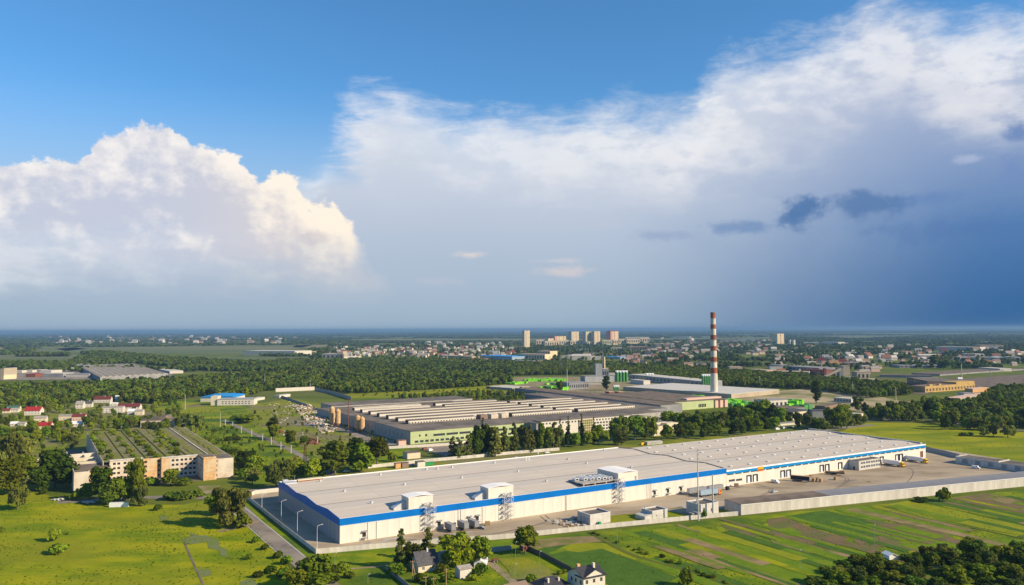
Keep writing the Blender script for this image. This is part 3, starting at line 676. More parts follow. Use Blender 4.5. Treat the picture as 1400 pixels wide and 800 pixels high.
for v0, v1 in zip(np.linspace(0, D1, 40)[:-1], np.linspace(0, D1, 40)[1:]):
    za, zb = gable_z(v0, D1, 3, 11.2, 1.3), gable_z(v1-1e-6, D1, 3, 11.2, 1.3)
    mb.poly([(251.6, v0, za+.35), (252.7, v0, za+.35), (252.7, v1, zb+.35), (251.6, v1, zb+.35)]).poly([(252.7, v0, za+.35), (252.7, v0, 9.8), (252.7, v1, 9.8), (252.7, v1, zb+.35)]).poly([(251.6, v0, za+.35), (251.6, v1, zb+.35), (251.6, v1, zb-.3), (251.6, v0, za-.3)])
part('gap_shadow_parapet', mb, 'seam_dark', T1)  # its dark colour paints the shadowed gap where the two roofs meet
roof_spans(T1, .1, 251.6, D1, 3, 11.2, 1.3, 36)
# roof houses with their side ducts
for u0, u1, dep, hh in ((35, 48.2, 9, 6.4), (80, 95.2, 9, 6.2), (166, 180.5, 20, 5.6)):
    mb = MB(); mb.box(u0, u1, .3, dep, 11.0, 11+hh); rh = part('roof_house', mb, 'panel_white', T1)
    mb = MB(); mb.prism([(u0-.3, 11+hh), ((u0+u1)/2, 11.6+hh), (u1+.3, 11+hh), (u1+.3, 11.1+hh+.1), ((u0+u1)/2, 11.75+hh), (u0-.3, 11.2+hh)], .1, dep+.3); part('roof', mb, 'roof_white', rh)
    mb = MB(); mb.box(u0+.1, u1-.1, .26, .3, 11.9, 12.0).box(u1-2.2, u1-1.1, .2, .3, 11.85, 14.0); part('door', mb, 'steel', rh)
for u0, v0 in ((35, 3.5), (80, 3.0)):
    mb = MB(); mb.prism([(u0-6.5, 11.4), (u0, 11.4), (u0, 15.2), (u0-1.2, 15.2), (u0-6.5, 12.6)], v0, v0+3.6).box(u0-3, u0, v0+3.6, v0+5.2, 13.6, 14.6); part('air_duct', mb, 'galvanised', T1)
# small fittings
vm = MB(); vm.box(-.45, .45, -.45, .45, 0, .9).box(-.6, .6, -.6, .6, .9, 1.15).bar((.9, 0, 0), (.9, 0, .8), .15); vmesh = vm.mesh('roof_vent', ['galvanised'])
vm2 = MB(); vm2.bar((0, 0, 0), (0, 0, 1.7), .35, n=8).bar((0, 0, 1.7), (0, 0, 2.0), .55, n=8); pmesh = vm2.mesh('vent_pipe', ['roof_white'])
for px, py in [(438, 659), (520, 650.5), (583, 643), (598, 642.5), (618, 640), (676, 634), (471, 673), (553, 664), (631, 654.5), (777, 628), (802, 634.5), (863, 638), (708, 646), (747, 659), (508, 689), (826, 616), (735, 620)]:
    u, v = UV(px, py, 12); link('roof_vent', vmesh, T1, (u, v, gable_z(v, D1, 3, 11.15, 1.3)), .3)
for px, py in ((719, 630), (723, 630)): u, v = UV(px, py, 12); link('vent_pipe', pmesh, T1, (u, v, gable_z(v, D1, 3, 11.1, 1.3)))
mb = MB(); mb.box(9, 24, 99, 102, 11.6, 13.2, top=0).box(9.2, 23.8, 98.9, 99, 12, 12.6, 1); part('roof_cabin', mb, ['plaster_cream', 'brick_red'], T1)
mb = MB(); mb.box(.2, 7, 94, 100, 11.4, 12.9).box(1, 4, 101, 104, 11.4, 13.4).bar((7.2, 100, 11), (7.2, 100, 15), .06); part('roof_plant', mb, 'galvanised', T1)
for u in (13.5, 18, 62, 63.4, 76, 128.3, 129, 187, 188.6, 190, 240): mb = MB(); mb.box(u, u+.25, -.14, 0, .1, 8.3); part('drain_pipe', mb, 'steel', T1)
cm = MB(); cm.prism([(0, 0), (0, .12), (-1.3, -.28), (-1.3, -.4)], -1.3, 1.3, axis='x').box(-.9, .9, -.05, 0, -2.9, -.5, 1).box(-1.3, 1.3, -1.6, -.05, -3.35, -3.2, 0)
cm.bar((1.3, -1.5, -3.2), (1.3, -3.0, -4.6), .07).bar((-1.3, -1.5, -3.2), (-1.3, -1.5, -2.2), .05).bar((1.3, -1.5, -3.2), (1.3, -1.5, -2.2), .05).bar((-1.3, -1.5, -2.2), (1.3, -1.5, -2.2), .05)
cmesh = cm.mesh('door_canopy', ['steel', 'dark'])
for u in (12, 68.5, 73.2, 51.5, 193, 203.5, 214): link('door_canopy', cmesh, T1, (u, -.02, 4.6))
mb = MB()
for u in np.arange(1.5, 106, 6.0): mb.box(-.16, -.12, u, u+.16, .1, 8.4)
part('wall_rib', mb, 'steel', T1, kind='stuff')
# steel stair towers against the front wall
def stair_tower(u, h, label):
    t = thing('stair_tower', label, 'stairs', W(u, -.3), group='steel stair towers on the front wall')
    for x in (0, 2.6, 5.4):
        for y in (-.2, -2.4):
            mb = MB(); mb.bar((x, y, 0), (x, y, h if x < 5 else h-1), .10); part('post', mb, 'galvanised', t)
    lv = 2.35; n = int(h/lv)
    for i in range(n):
        z = lv*(i+1); mb = MB(); a, b = (0, 5.4) if i % 2 == 0 else (5.4, 0)
        mb.box(0, 1.1, -2.4, -.2, z-.08, z); part('landing', mb, 'galvanised', t); mb = MB(); mb.box(4.4, 5.5, -2.4, -.2, z-.08, z); part('landing', mb, 'galvanised', t)
        y = -.7 if i % 2 else -1.9; mb = MB()
        for q in range(8): x = a+(b-a)*(q+.5)/8; zz = z-lv+lv*(q+.5)/8; mb.box(x-.35, x+.35, y-.45, y+.45, zz-.04, zz+.04)
        mb.bar((a, y-.5, z-lv), (b, y-.5, z), .07).bar((a, y-.5, z-lv+1), (b, y-.5, z+1), .05); part('stair_flight', mb, 'galvanised', t)
        mb = MB(); mb.bar((0, -2.4, z+1), (5.4, -2.4, z+1), .05).bar((0, -2.4, z+.5), (5.4, -2.4, z+.5), .04); part('railing', mb, 'galvanised', t)
stair_tower(43, 14.6, 'steel stair tower nearest the blue-banded corner, below the leftmost roof house')
stair_tower(88, 14.2, 'steel stair tower below the middle roof house')
stair_tower(163, 14.2, 'steel stair tower below the roof platform with cooling units')
# the cooling platform
t = thing('equipment_platform', 'concrete platform raised on legs on the roof, carrying cooling units', 'platform', W(141, 0, 11.2))
mb = MB(); mb.box(0, 24.8, .4, 15, 1.6, 2.0); part('deck', mb, 'concrete', t)
for x in (.6, 8.5, 16.5, 24):
    for y in (.8, 7.5, 14.4): mb = MB(); mb.box(x-.3, x+.3, y-.3, y+.3, -.2, 1.6); part('leg', mb, 'concrete', t)
def cooling_unit(u, v, L, label):
    t = thing('cooling_unit', label, 'cooling unit', W(u, v, 13.2), group='cooling units on the roof platform')
    mb = MB(); mb.box(0, 2.4, 0, L, .3, 1.6); part('casing', mb, 'van_white', t)
    mb = MB(); mb.box(.3, 2.1, -.04, 0, .5, 1.4); part('grille', mb, 'dark', t)
    mb = MB()
    for k in range(max(1, int(L/2.4))): mb.bar((1.2, 1.2+2.3*k, 1.6), (1.2, 1.2+2.3*k, 1.75), .8, n=10)
    part('fan_housing', mb, 'steel', t)
    for x in (.15, 2.25): mb = MB(); mb.box(x-.1, x+.1, .1, L-.1, 0, .4); part('skid', mb, 'steel', t)
for i, (u, v, L) in enumerate([(142, 9, 3.2), (146.5, 7, 7.5), (150.2, 5.5, 8.2), (153.9, 4.2, 9), (157.4, 3.2, 10), (160.8, 2.2, 11)]):
    cooling_unit(u, v, L, ['short white cooling unit alone at the left end of the roof platform', 'white cooling unit second from the left on the roof platform', 'long white cooling unit third from the left on the roof platform', 'long white cooling unit third from the roof house', 'long white cooling unit second from the roof house', 'longest white cooling unit beside the big roof house'][i])

# the second hall
T2 = thing('warehouse', 'lower white hall with lighter blue band, dock doors and many roof vents', 'warehouse', W(252.5, 0))
L2, D2, Z2 = 214.3, 108.0, 10.1
doors = [18.5, 24.3, 50.5, 56.3, 90.2, 96.0, 110, 157.5, 176.2, 181, 207]
mb = MB(); holes(mb, L2, 7.05, [(d, d+3.4, .9, 5.0) for d in doors[:-1]]+[(207, 211, .1, 5.2)]+[(2, 7.5, 2.8, 4.2), (8.5, 14, 2.6, 4.0)], depth=.4); part('wall', mb, 'panel_white', T2)
mb = MB(); mb.box(L2-.2, L2, .05, D2, 0, Z2-.1).box(0, L2, D2-.2, D2, 0, Z2-.1); part('wall', mb, 'panel_white', T2)
mb = MB(); mb.poly([(2, .4, 2.8), (7.5, .4, 2.8), (7.5, .4, 4.2), (2, .4, 4.2)]).poly([(8.5, .4, 2.6), (14, .4, 2.6), (14, .4, 4.0), (8.5, .4, 4.0)]); part('window', mb, 'glass', T2)
dd = MB(); dd.box(0, 3.4, .25, .33, 0, 4.1, 0).box(-.35, 0, -.5, .05, -.1, 4.4, 1).box(3.4, 3.75, -.5, .05, -.1, 4.4, 1).box(-.35, 3.75, -.5, .05, 4.1, 4.6, 1); dmesh = dd.mesh('dock_door', ['van_white', 'dark'])
for d in doors[:-1]: link('dock_door', dmesh, T2, (d, 0, .9))
mb = MB(); mb.box(207, 211, .3, .35, .1, 5.2); part('roller_door', mb, 'brick_red', T2)
mb = MB(); mb.box(0, L2+.1, -.15, .2, 7.8, 9.45); part('blue_band', mb, 'blue_light', T2)
mb = MB(); mb.box(0, L2+.15, -.25, .3, 9.45, Z2+.15).box(L2-.1, L2+.15, .3, D2, 9.5, Z2+.15); part('coping', mb, 'white_trim', T2)
n = 30; s = L2/n
mb = MB(); holes(mb, s, 7.8, [(.7, s-.7, 7.12, 7.72)], z0=7.05, depth=.15); wm = mb.mesh('strip_window_wall', ['panel_white'])
mb = MB(); mb.poly([(.7, .12, 7.12), (s-.7, .12, 7.12), (s-.7, .12, 7.72), (.7, .12, 7.72)]); pm = mb.mesh('window', ['dark'])
for i in range(n): q = link('wall_panel', wm, T2, (i*s, 0, 0)); link('window', pm, q)
mb = MB(); mb.box(28, 33.5, -.3, -.16, 7.0, 9.9, 0).box(28.6, 32.9, -.34, -.3, 8.6, 9.5, 1).box(28.6, 32.9, -.34, -.3, 7.4, 8.2, 2); part('sign_board', mb, ['orange_paint', 'yellow_paint', 'brick_red'], T2)
roof_spans(T2, .2, L2-.1, D2, 3, 9.9, 1.0, 30)
mb = MB()
for i in range(9): mb.box(L2-1.6, L2+.6, 3+i*11.6, 3+i*11.6+11.0, 9.9, 11.2)
part('edge_duct', mb, 'grey_clad', T2)
m3 = MB(); m3.box(-1.0, 1.0, -.55, .55, 0, .55, 1).prism([(-1.0, .55), (0, .95), (1.0, .55)], -.55, .55, 0).box(1.1, 1.8, -.3, .3, 0, .5, 0); smesh = m3.mesh('roof_vent', ['roof_white', 'steel'])
for j, v in enumerate((8, 25, 44, 60, 80, 97)):
    for i in range(12): 
        u = 12+i*17.6+(8 if j % 2 else 0)
        if u < L2-6: link('roof_vent', smesh, T2, (u, v, gable_z(v, D2, 3, 9.85, 1.0)))
# office annex on the front of the second hall
t = thing('office_annex', 'two storey flat-roofed annex of pale panels against the lower hall', 'annex', W(373.5, -.1))
hs = [(2.2+5.6*i+2.6*k, 4.3+5.6*i+2.6*k, z, z+1.6) for i in range(4) for k in (0, 1) for z in (1.3, 4.0)]
mb = MB(); holes(mb, 24, 6.6, hs, y=-8.2); mb.box(0, .2, -8.15, -.2, 0, 6.6).box(23.8, 24, -8.15, -.2, 0, 6.6); part('wall', mb, 'concrete_pale', t)
for h_ in hs: pane(t, *h_, y=-7.9)
mb = MB(); mb.box(.25, 23.75, -7.8, -.2, 6.2, 6.3).box(-.1, 24.1, -8.3, -8.1, 6.6, 6.8).box(-.1, .1, -8.1, -.2, 6.6, 6.8).box(23.9, 24.1, -8.1, -.2, 6.6, 6.8); part('roof', mb, 'bitumen', t)
mb = MB(); mb.box(-.06, 0, -5, -3.6, .1, 2.4); part('door', mb, 'dark', t)

# ------------------------------------------------------------ concrete walls round the site
def fence(name, label, pts, plen, h, material, thick=.14, px=False, group=None, post=True, cat='wall', uneven=.02):
    q = [P(*p) if px else W(*p) for p in pts]; t = thing(name, label, cat, q[0], 0, group); o0 = q[0]; pm = None; posts = MB()
    for a, b in zip(q, q[1:]):
        L = (b-a).length; n = max(1, round(L/plen)); s = L/n; rz = math.atan2(b.y-a.y, b.x-a.x)
        mb = MB(); mb.box(.06, s-.06, -thick/2, thick/2, 0, h); me = mb.mesh('wall_panel', [material])
        for i in range(n):
            p = a.lerp(b, i/n)-o0; link('wall_panel', me, t, (p.x, p.y, rnd.uniform(-uneven, uneven)), rz)
            if post: posts.bar((p.x, p.y, 0), (p.x, p.y, h+.12), .14)
    if post: part('posts', posts, material, t, kind='stuff')
    return t
fence('concrete_wall', 'pale concrete panel wall along the front of the warehouse yard', [(-14.5, -10.4), (14, -17), (73.6, -33.9), (132.4, -44.1), (189.6, -55.9), (200, -58.6)], 3.0, 2.3, 'concrete_wall')
fence('concrete_wall', 'pale concrete panel wall between the warehouse yard and the side road', [(-14.5, -10), (-14.5, 60), (-13.5, 128), (-6.2, 138)], 3.0, 2.2, 'concrete_wall')
fence('concrete_wall', 'white wall closing the yard at the far left corner of the warehouse', [(-6, 138), (30, 137)], 4, 2.4, 'plaster_white')
fence('concrete_wall', 'long pale wall behind the warehouse roof, below the tree rows', [(85, 186), (130, 189), (166, 186), (206, 186), (250, 182)], 4, 2.4, 'concrete_wall')
fence('concrete_wall', 'low whitewashed wall before the green-walled factory front', [(133, 266), (186, 256), (206, 262)], 4, 2.3, 'plaster_white')
fence('concrete_wall', 'grey wall running off behind the lower hall to the garage block', [(1266, 616.5), (1290, 621.5), (1312, 627)], 5, 3.4, 'grey_clad', px=True)
fence('garden_wall', 'dark grey garden wall in front of the grey-roofed house', [(527, 778), (560, 806)], 3, 1.8, 'far_grey', px=True)
fence('garden_fence', 'dark board fence between the rough lawn and the green crop', [(722, 752), (745, 762), (782, 782)], 2.5, 1.8, 'bitumen', px=True, cat='fence')
fence('garden_fence', 'pale green sheet fence right of the bushy garden trees', [(672, 755), (700, 752)], 2.5, 2.2, 'grey_clad', px=True, cat='fence')
fence('concrete_wall', 'far white wall of the empty walled plot before the forest', [(377, 536), (430, 533.5)], 8, 6, 'plaster_white', px=True)
fence('concrete_wall', 'grey wall slanting right from the white walled plot', [(431, 534), (450, 538), (480, 547)], 8, 5, 'concrete', px=True)
fence('concrete_wall', 'grey wall along the left side of the walled plot', [(379, 541), (392, 546), (420, 556)], 8, 3, 'far_grey', px=True)
# the long flat-roofed shed
t = thing('long_shed', 'very long low shed with white panel wall and grey flat roof', 'shed', W(202, -58.8))
ln = math.hypot(411-202, -98.4+58.8); sa = math.atan2(-98.4+58.8, 411-202)
t.rotation_euler = (0, 0, ANG+sa); LS = 268
wall_run(t, 0, LS, 6.5, 0, 5.4, ['concrete_wall'])
mb = MB(); mb.box(0, .2, .2, 14.6, 0, 5.35).box(LS-.2, LS, .2, 14.6, 0, 5.35).box(0, LS, 14.6, 14.8, 0, 5.35); part('wall', mb, 'concrete_wall', t)
k = 22; s = LS/k; mb = MB(); mb.box(.03, s-.03, -.15, 15.0, 5.4, 5.6); r1_ = mb.mesh('roof_sheet', ['shed_roof']); r2_ = mb.mesh('roof_sheet', ['bitumen_brown'])
for i in range(k): link('roof_sheet', r2_ if i < 5 else r1_, t, (i*s, 0, 0))
mb = MB(); mb.box(-.1, LS+.1, -.2, -.14, 5.3, 5.62); part('coping', mb, 'roof_white', t)
# the garage block at the right
t = thing('garage_block', 'stepped row of pale flat-roofed garages beyond the yard at right', 'garages', W(460, -27)); gl = math.atan2(-71+27, 464-460)
t.rotation_euler = (0, 0, ANG+math.radians(-88))
hs = [(5+9.0*i, 8.8+9.0*i, .8, 3.8) for i in range(10)]
mb = MB(); holes(mb, 96, 4.6, hs, y=0, depth=.4); mb.box(0, .2, .05, 16, 0, 4.6).box(0, 96, 16, 16.2, 0, 4.6); part('wall', mb, 'concrete_pale', t)
for h_ in hs: pane(t, *h_, y=.35, name='garage_door', material='grey_clad', frame='dark')
mb = MB(); mb.box(.2, 96, .1, 16, 4.45, 4.55); part('roof', mb, 'bitumen', t)
for a, b, z in ((0, 30, 5.7), (60, 96, 5.4)): mb = MB(); mb.box(a, b, 0.1, .4, 4.6, z-.6).box(b-.3, b, .4, 16, 4.6, z-.3).box(a, a+.3, .4, 16, 4.6, z-.6); part('parapet', mb, 'concrete_pale', t)
# flat cabins in the yard
def cabin(u, v, L, Dp, h, label, wins, extra=None):
    t = thing('service_building', label, 'hut', W(u, v))
    mb = MB(); holes(mb, L, h, wins, y=0, depth=.3); mb.box(0, .25, .05, Dp, 0, h).box(L-.25, L, .05, Dp, 0, h).box(.25, L-.25, Dp-.25, Dp, 0, h); part('wall', mb, 'concrete_pale', t)
    mb = MB(); mb.box(.25, L-.25, .25, Dp-.25, h-.75, h-.6); part('roof', mb, 'bitumen', t)
    mb = MB(); mb.box(-.08, L+.08, -.08, .3, h, h+.12).box(-.08, .3, .3, Dp, h, h+.12).box(L-.3, L+.08, .3, Dp, h, h+.12).box(.3, L-.3, Dp-.3, Dp+.05, h, h+.12); part('coping', mb, 'roof_white', t)
    for w_ in wins: pane(t, *w_, y=.25)
    return t
t = cabin(120.5, -33.5, 13, 11, 5.2, 'pale flat-roofed hut with green bin, leftmost in the yard', [])
for v in (1.5, 4.2, 6.9): mb = MB(); mb.box(-.05, 0, v, v+1.8, .2, 3.4); part('door', mb, 'grey_clad', t)
t = cabin(155, -41.5, 10.5, 8.5, 4.4, 'pale flat-roofed hut with lower wing, between two lawns', [(2.4, 3.3, 1.3, 2.2), (7.6, 8.4, 1.2, 2.6)])
mb = MB(); mb.prism([(-5, 0), (0, 0), (0, 3.0), (-5, 2.1)], .2, 8); part('wing', mb, 'concrete_pale', t)
t = cabin(181.5, -49.8, 13, 11, 6.2, 'cream flat-roofed hut behind the tall masts', [(1.5, 3, 2, 4.4), (7.2, 8.2, 1.6, 3.6)])
mb = MB(); mb.bar((3, 6, 5.4), (3, 6, 8.2), .35, n=8); part('flue', mb, 'galvanised', t)
mb = MB(); mb.box(-3.4, 0, -.4, 3.2, 0, 2.6).box(-5.6, -3.5, .6, 3.4, 0, 2.2); part('lean_to', mb, 'trailer_grey', t)
mb = MB(); mb.box(13.1, 15, 2, 9, 0, 2.6); part('lean_to', mb, 'brick_orange', t)
t = thing('waste_bin', 'green wheeled bin in front of the leftmost yard hut', 'bin', W(125.6, -34.6)); mb = MB(); mb.box(-.7, .7, -.5, .5, .2, 1.2); part('body', mb, 'green_bin', t); mb = MB(); mb.box(-.75, .75, -.55, .55, 1.2, 1.32); part('lid', mb, 'green_bin', t)

# ------------------------------------------------------------ poles and lamps
def mast(px, py, h, r, label, name='mast', arms=0, material='concrete_pale'):
    t = thing(name, label, 'mast', P(px, py), ANG); mb = MB(); mb.bar((0, 0, 0), (0, 0, h), r, n=8, r2=r*.55); part('pole', mb, material, t)
    for i in range(arms): mb = MB(); z = h-1-i*2.2; mb.bar((-.9, 0, z), (.9, 0, z), .07).bar((.6, 0, z), (.6, 0, z+.7), .2); part('bracket', mb, 'steel', t)
    return t
mast(955, 712, 37, .42, 'tallest pale mast rising in front of the cream yard hut', arms=3)
mast(975, 706, 22, .55, 'thicker shorter mast right of the tallest one by the yard hut')
def lamp(px, py, hpx, label, rz=ANG, arm=1.8, r=.10):
    mt = 'roof_white' if arm > 1 else 'concrete'
    p = P(px, py); h = hpx/F*p.y; t = thing('street_lamp', label, 'lamp post', p, rz, 'lamp posts')
    mb = MB(); mb.bar((0, 0, 0), (0, 0, h), r, n=6, r2=r*.6); part('post', mb, mt, t)
    mb = MB(); mb.bar((0, 0, h-.05), (arm, 0, h+.45), .06); part('arm', mb, mt, t)
    mb = MB(); mb.box(arm-.1, arm+(.9 if arm > 1 else .35), -.18, .18, h+.35, h+.55); part('lamp_head', mb, 'galvanised', t)
for x, y, h, l in [(358, 697, 20, 'farthest lamp post beside the shaded end wall'), (384.5, 712, 26, 'second farthest lamp post beside the shaded end wall'), (406.5, 731, 30, 'third lamp post beside the shaded end wall'), (433.5, 752, 32, 'lamp post standing at the near corner of the yard wall')]: lamp(x, y, h, l)
for x, y, h, l in [(503, 797, 10, 'lamp post among grass at the bottom edge, left of the garden wall'), (458, 772, 14, 'short white post with lamp beside the bush mass at bottom'), (635, 738, 22, 'lamp post in front of the parked trailers'), (705, 765, 22, 'slim post near the lone round tree'), (486, 640, 12, 'lamp post behind the left end of the roof'),
                   (705, 618, 22, 'lamp post in front of the poplars behind the roof'), (757, 618, 20, 'lamp post in front of the dark conifers'), (792, 614, 20, 'lamp post by the bright green trees behind the roof'), (362, 668, 24, 'lamp post by the road behind the white corner wall'),
                   (1022, 645, 24, 'lamp post before the orange sign board'), (1244, 625, 22, 'lamp post near the right end of the lower hall'), (844, 745, 26, 'slim post at the edge of the ditch'), (738, 780, 24, 'slim post in the rough lawn'), (1196, 745, 26, 'slim post in the bare plots'), (1094, 778, 24, 'slim post left of the dark orchard'), (704, 795, 22, 'white post near the brown roof at the bottom edge')]: lamp(x, y, h, l, arm=.4, r=.06)
def tpole(px, py, hpx, label, group=None, double=False, mt='wood'):
    p = P(px, py); h = hpx/F*p.y; t = thing('utility_pole', label, 'pole', p, rnd.uniform(0, .6), group)
    mb = MB(); mb.bar((0, 0, 0), (0, 0, h), .2, n=6, r2=.13)
    if double: mb.bar((1.6, .3, 0), (0, 0, h*.9), .16, n=6)
    part('post', mb, mt, t); mb = MB(); mb.box(-1, 1, -.07, .07, h-.6, h-.45).bar((-.8, 0, h-.4), (-.8, 0, h-.1), .08).bar((.8, 0, h-.4), (.8, 0, h-.1), .08); part('crossarm', mb, mt, t)
for x, y, h, l in [(564, 795, 28, 'wooden A-shaped pole left of the grey-roofed house'), (610, 800, 22, 'wooden pole right of the grey-roofed house'), (582, 806, 18, 'wooden pole in front of the grey-roofed house'), (593, 808, 18, 'pale pole at the bottom edge right of the grey-roofed house')]: tpole(x, y, h, l, double=(x == 564))
for i, (x, y) in enumerate([(308, 582), (318, 586), (330, 592), (344, 597), (359, 603), (371, 608), (384, 615), (398, 620), (414, 601.5), (434, 607.5)]):
    p = P(x, y); t = thing('concrete_post', ['first concrete post at the far end of the side road', 'second concrete post along the side road', 'third concrete post along the side road', 'fourth concrete post along the side road', 'fifth concrete post along the side road', 'sixth concrete post along the side road', 'seventh concrete post along the side road', 'nearest concrete post along the side road', 'concrete post beside the dark red scrap heap', 'concrete post beside the rusty scrap heap'][i], 'post', p, 0, 'concrete posts along the side road')
    mb = MB(); mb.box(-.26, .26, -.26, .26, 0, 6.6); part('shaft', mb, 'concrete_pale', t); mb = MB(); mb.box(-.36, .36, -.36, .36, 6.6, 6.8); part('cap', mb, 'concrete_pale', t)
def pylon(px, py, hpx, label, base=4.0, mt='steel', group='lattice pylons'):
    p = P(px, py); h = hpx/F*p.y; t = thing('pylon', label, 'pylon', p, rnd.uniform(0, 1), group); mb = MB(); n = 9; pr = None
    for i in range(n+1):
        z = h*i/n; w_ = base*(1-i/n)**1.1+.35; c = [(w_*a, w_*b, z) for a, b in ((-1, -1), (1, -1), (1, 1), (-1, 1))]
        if pr:
            for k in range(4): mb.bar(pr[k], c[k], .14, n=3).bar(pr[k], c[(k+1) % 4], .08, n=3)
        pr = c
    part('lattice', mb, mt, t)
    for z in (.72, .83, .93): mb = MB(); mb.bar((-h*.13, 0, h*z), (h*.13, 0, h*z), .18, n=4); part('crossarm', mb, mt, t)
for x, y, h, l in [(767, 508, 22, 'left lattice pylon before the dark wood'), (777, 509, 28, 'taller lattice pylon right beside the left one'), (752, 498, 11, 'small distant lattice pylon'), (1389, 470, 16, 'faint lattice pylon at the far right horizon'), (1354, 532, 26, 'pylon right of the yellow building')]: pylon(x, y, h, l)
for x, y, h, l, r in [(775.5, 535, 29, 'tall slim concrete mast left of the round dark tree', .6), (1315, 519, 22, 'slim white chimney behind the yellow building', .9), (1225, 548, 18, 'slim mast at the end of the right tree belt', .5), (476, 588, 44, 'rust-brown pole beside the factory end wall', .5), (1166, 541, 18, 'slim mast before the right tree belt', .4), (1039, 530, 16, 'slim mast right of the chimney', .4), (1017, 528, 12, 'short mast in the belt right of chimney', .4), (863, 486, 22, 'slim dark mast above the silo tower', .5), (362, 530, 20, 'slim mast before the left forest', .4), (424, 533, 13, 'short mast at the white walled plot', .4), (253, 560, 20, 'slim mast at the crop strips', .35), (301, 585, 20, 'thin pole beside the first posts', .3)]:
    t = mast(x, y, h/F*P(x, y).y, r, l, material='rust' if x == 476 else 'concrete_pale')
for x in (403, 417): pylon(x, 648, 40 if x == 417 else 24, 'rusty lattice tower among trees, %s one' % ('taller right' if x == 417 else 'shorter left'), base=1.2, mt='rust', group='rusty lattice towers')

# ------------------------------------------------------------ vehicles
WHEEL = {}
def wheel(parent, x, y, r=.5, w_=.3):
    if r not in WHEEL:
        mb = MB(); mb.bar((0, -w_/2, r), (0, w_/2, r), r, n=10); a = mb.mesh('tyre', ['tyre']); mb = MB(); mb.bar((0, -w_/2-.02, r), (0, w_/2+.02, r), r*.5, n=8); WHEEL[r] = (a, mb.mesh('rim', ['galvanised']))
    o = link('wheel', WHEEL[r][0], parent, (x, y, 0)); link('rim', WHEEL[r][1], o)
def trailer_parts(t, x0, L, m, h0=1.2, h1=4.0, wheels=True):
    mb = MB(); mb.box(x0, x0+L, -1.27, 1.27, h0, h1); part('trailer_box', mb, m, t)
    mb = MB(); mb.box(x0+.2, x0+L-.2, -.9, .9, h0-.25, h0).box(x0+L*.35, x0+L*.6, -1.1, -.8, .5, h0-.25).box(x0+L*.35, x0+L*.6, .8, 1.1, .5, h0-.25); part('chassis', mb, 'dark', t)
    mb = MB(); mb.box(x0-.04, x0, -1.2, 1.2, h0+.1, h1-.1); part('rear_door', mb, 'galvanised', t)
    if wheels:
        for x in (1.6, 2.9, 4.2):
            for y in (-1.1, 1.1): wheel(t, x0+x, y, .5)
def cab_parts(t, x, m, hi=3.5):
    mb = MB(); mb.prism([(x, .7), (x+2.2, .7), (x+2.25, 1.9), (x+2.0, 3.0), (x+1.3, hi), (x, hi+.1)], -1.22, 1.22); part('cab', mb, m, t)
    mb = MB(); mb.poly([(x+2.27, -1.1, 1.95), (x+2.27, 1.1, 1.95), (x+2.04, 1.05, 2.95), (x+2.04, -1.05, 2.95)]); part('windscreen', mb, 'glass', t)
    for y in (-1.24, 1.24): mb = MB(); mb.box(x+1.0, x+1.95, y-.01, y+.01, 1.95, 2.8); part('side_window', mb, 'glass', t)
    for y in (-1.1, 1.1): wheel(t, x+1.5, y, .5); wheel(t, x-1.6, y, .5)
    mb = MB(); mb.box(x-3, x, -.7, .7, .6, .95).box(x+2.2, x+2.35, -1.2, 1.2, .45, .9); part('frame', mb, 'dark', t)
def truck(u, v, rz, label, m='van_white', cabm='yellow_paint', L=13.6):
    t = thing('lorry', label, 'truck', W(u, v), ANG+rz); trailer_parts(t, 0, L, m); cab_parts(t, L+.5, cabm); return t
truck(412, -1.2, R(-92), 'white trailer truck with yellow cab, backed in left of the other', 'van_white')
truck(441, -.9, R(-92), 'white trailer truck with yellow cab, nearest the hall end', 'van_white')
truck(216, -13.5, R(-3), 'truck with orange cab and blue-grey trailer beside parked grey trailers', 'trailer_blue', 'orange_paint')
for u, v, rz, l, L in [(54.5, -2.2, -90, 'grey box trailer backed to the wall, leftmost of three', 8), (61.6, -2.4, -90, 'grey box trailer backed to the wall, middle of three', 8), (67.6, -2.2, -90, 'grey box trailer backed to the wall, rightmost of three', 8),
                    (214, -6.2, 0, 'grey box trailer behind the orange-cab truck, left one', 13.6), (229.5, -6.8, 0, 'grey box trailer behind the orange-cab truck, right one', 12)]:
    t = thing('trailer', l, 'trailer', W(u, v), ANG+R(rz), 'parked grey trailers'); trailer_parts(t, 0, L, 'trailer_grey')
def car(loc, rz, label, paint, L=4.3, van=False, group=None):
    t = thing('parked_van' if van else 'parked_car', label, 'van' if van else 'car', loc, rz, group); h = 2.1 if van else 1.45
    prof = [(0, .35), (L, .35), (L, .95), (L-.9, 1.25), (L-1.4, h), (.1, h), (0, 1.0)] if van else [(0, .3), (L, .3), (L, .75), (L-1.0, .9), (L-1.7, h), (.9, h), (.25, .95), (0, .9)]
    mb = MB(); mb.prism(prof, -.88, .88); part('body', mb, paint, t)
    mb = MB(); x = L-1.15 if van else L-1.35; mb.box(.95 if not van else L-2.2, x-.25, -.9, .9, h*.66, h*.92); part('side_window', mb, 'glass', t)
    for a in (.8, L-.85):
        for y in (-.82, .82): wheel(t, a, y, .33, .22)
    return t
car(W(289, -4.5), ANG+R(-90), 'small white lorry-like van parked by the dock doors', 'van_white', 5.6, True)
car(W(262, -28), ANG, 'silver car parked alone in the yard near the shed roof', 'galvanised')
car(W(449, -45), ANG+R(-80), 'white van parked in front of the garage block', 'van_white', 5.2, True)
car(W(69, -8.5), ANG+R(-60), 'grey pickup in front of the rightmost grey trailer', 'trailer_grey')
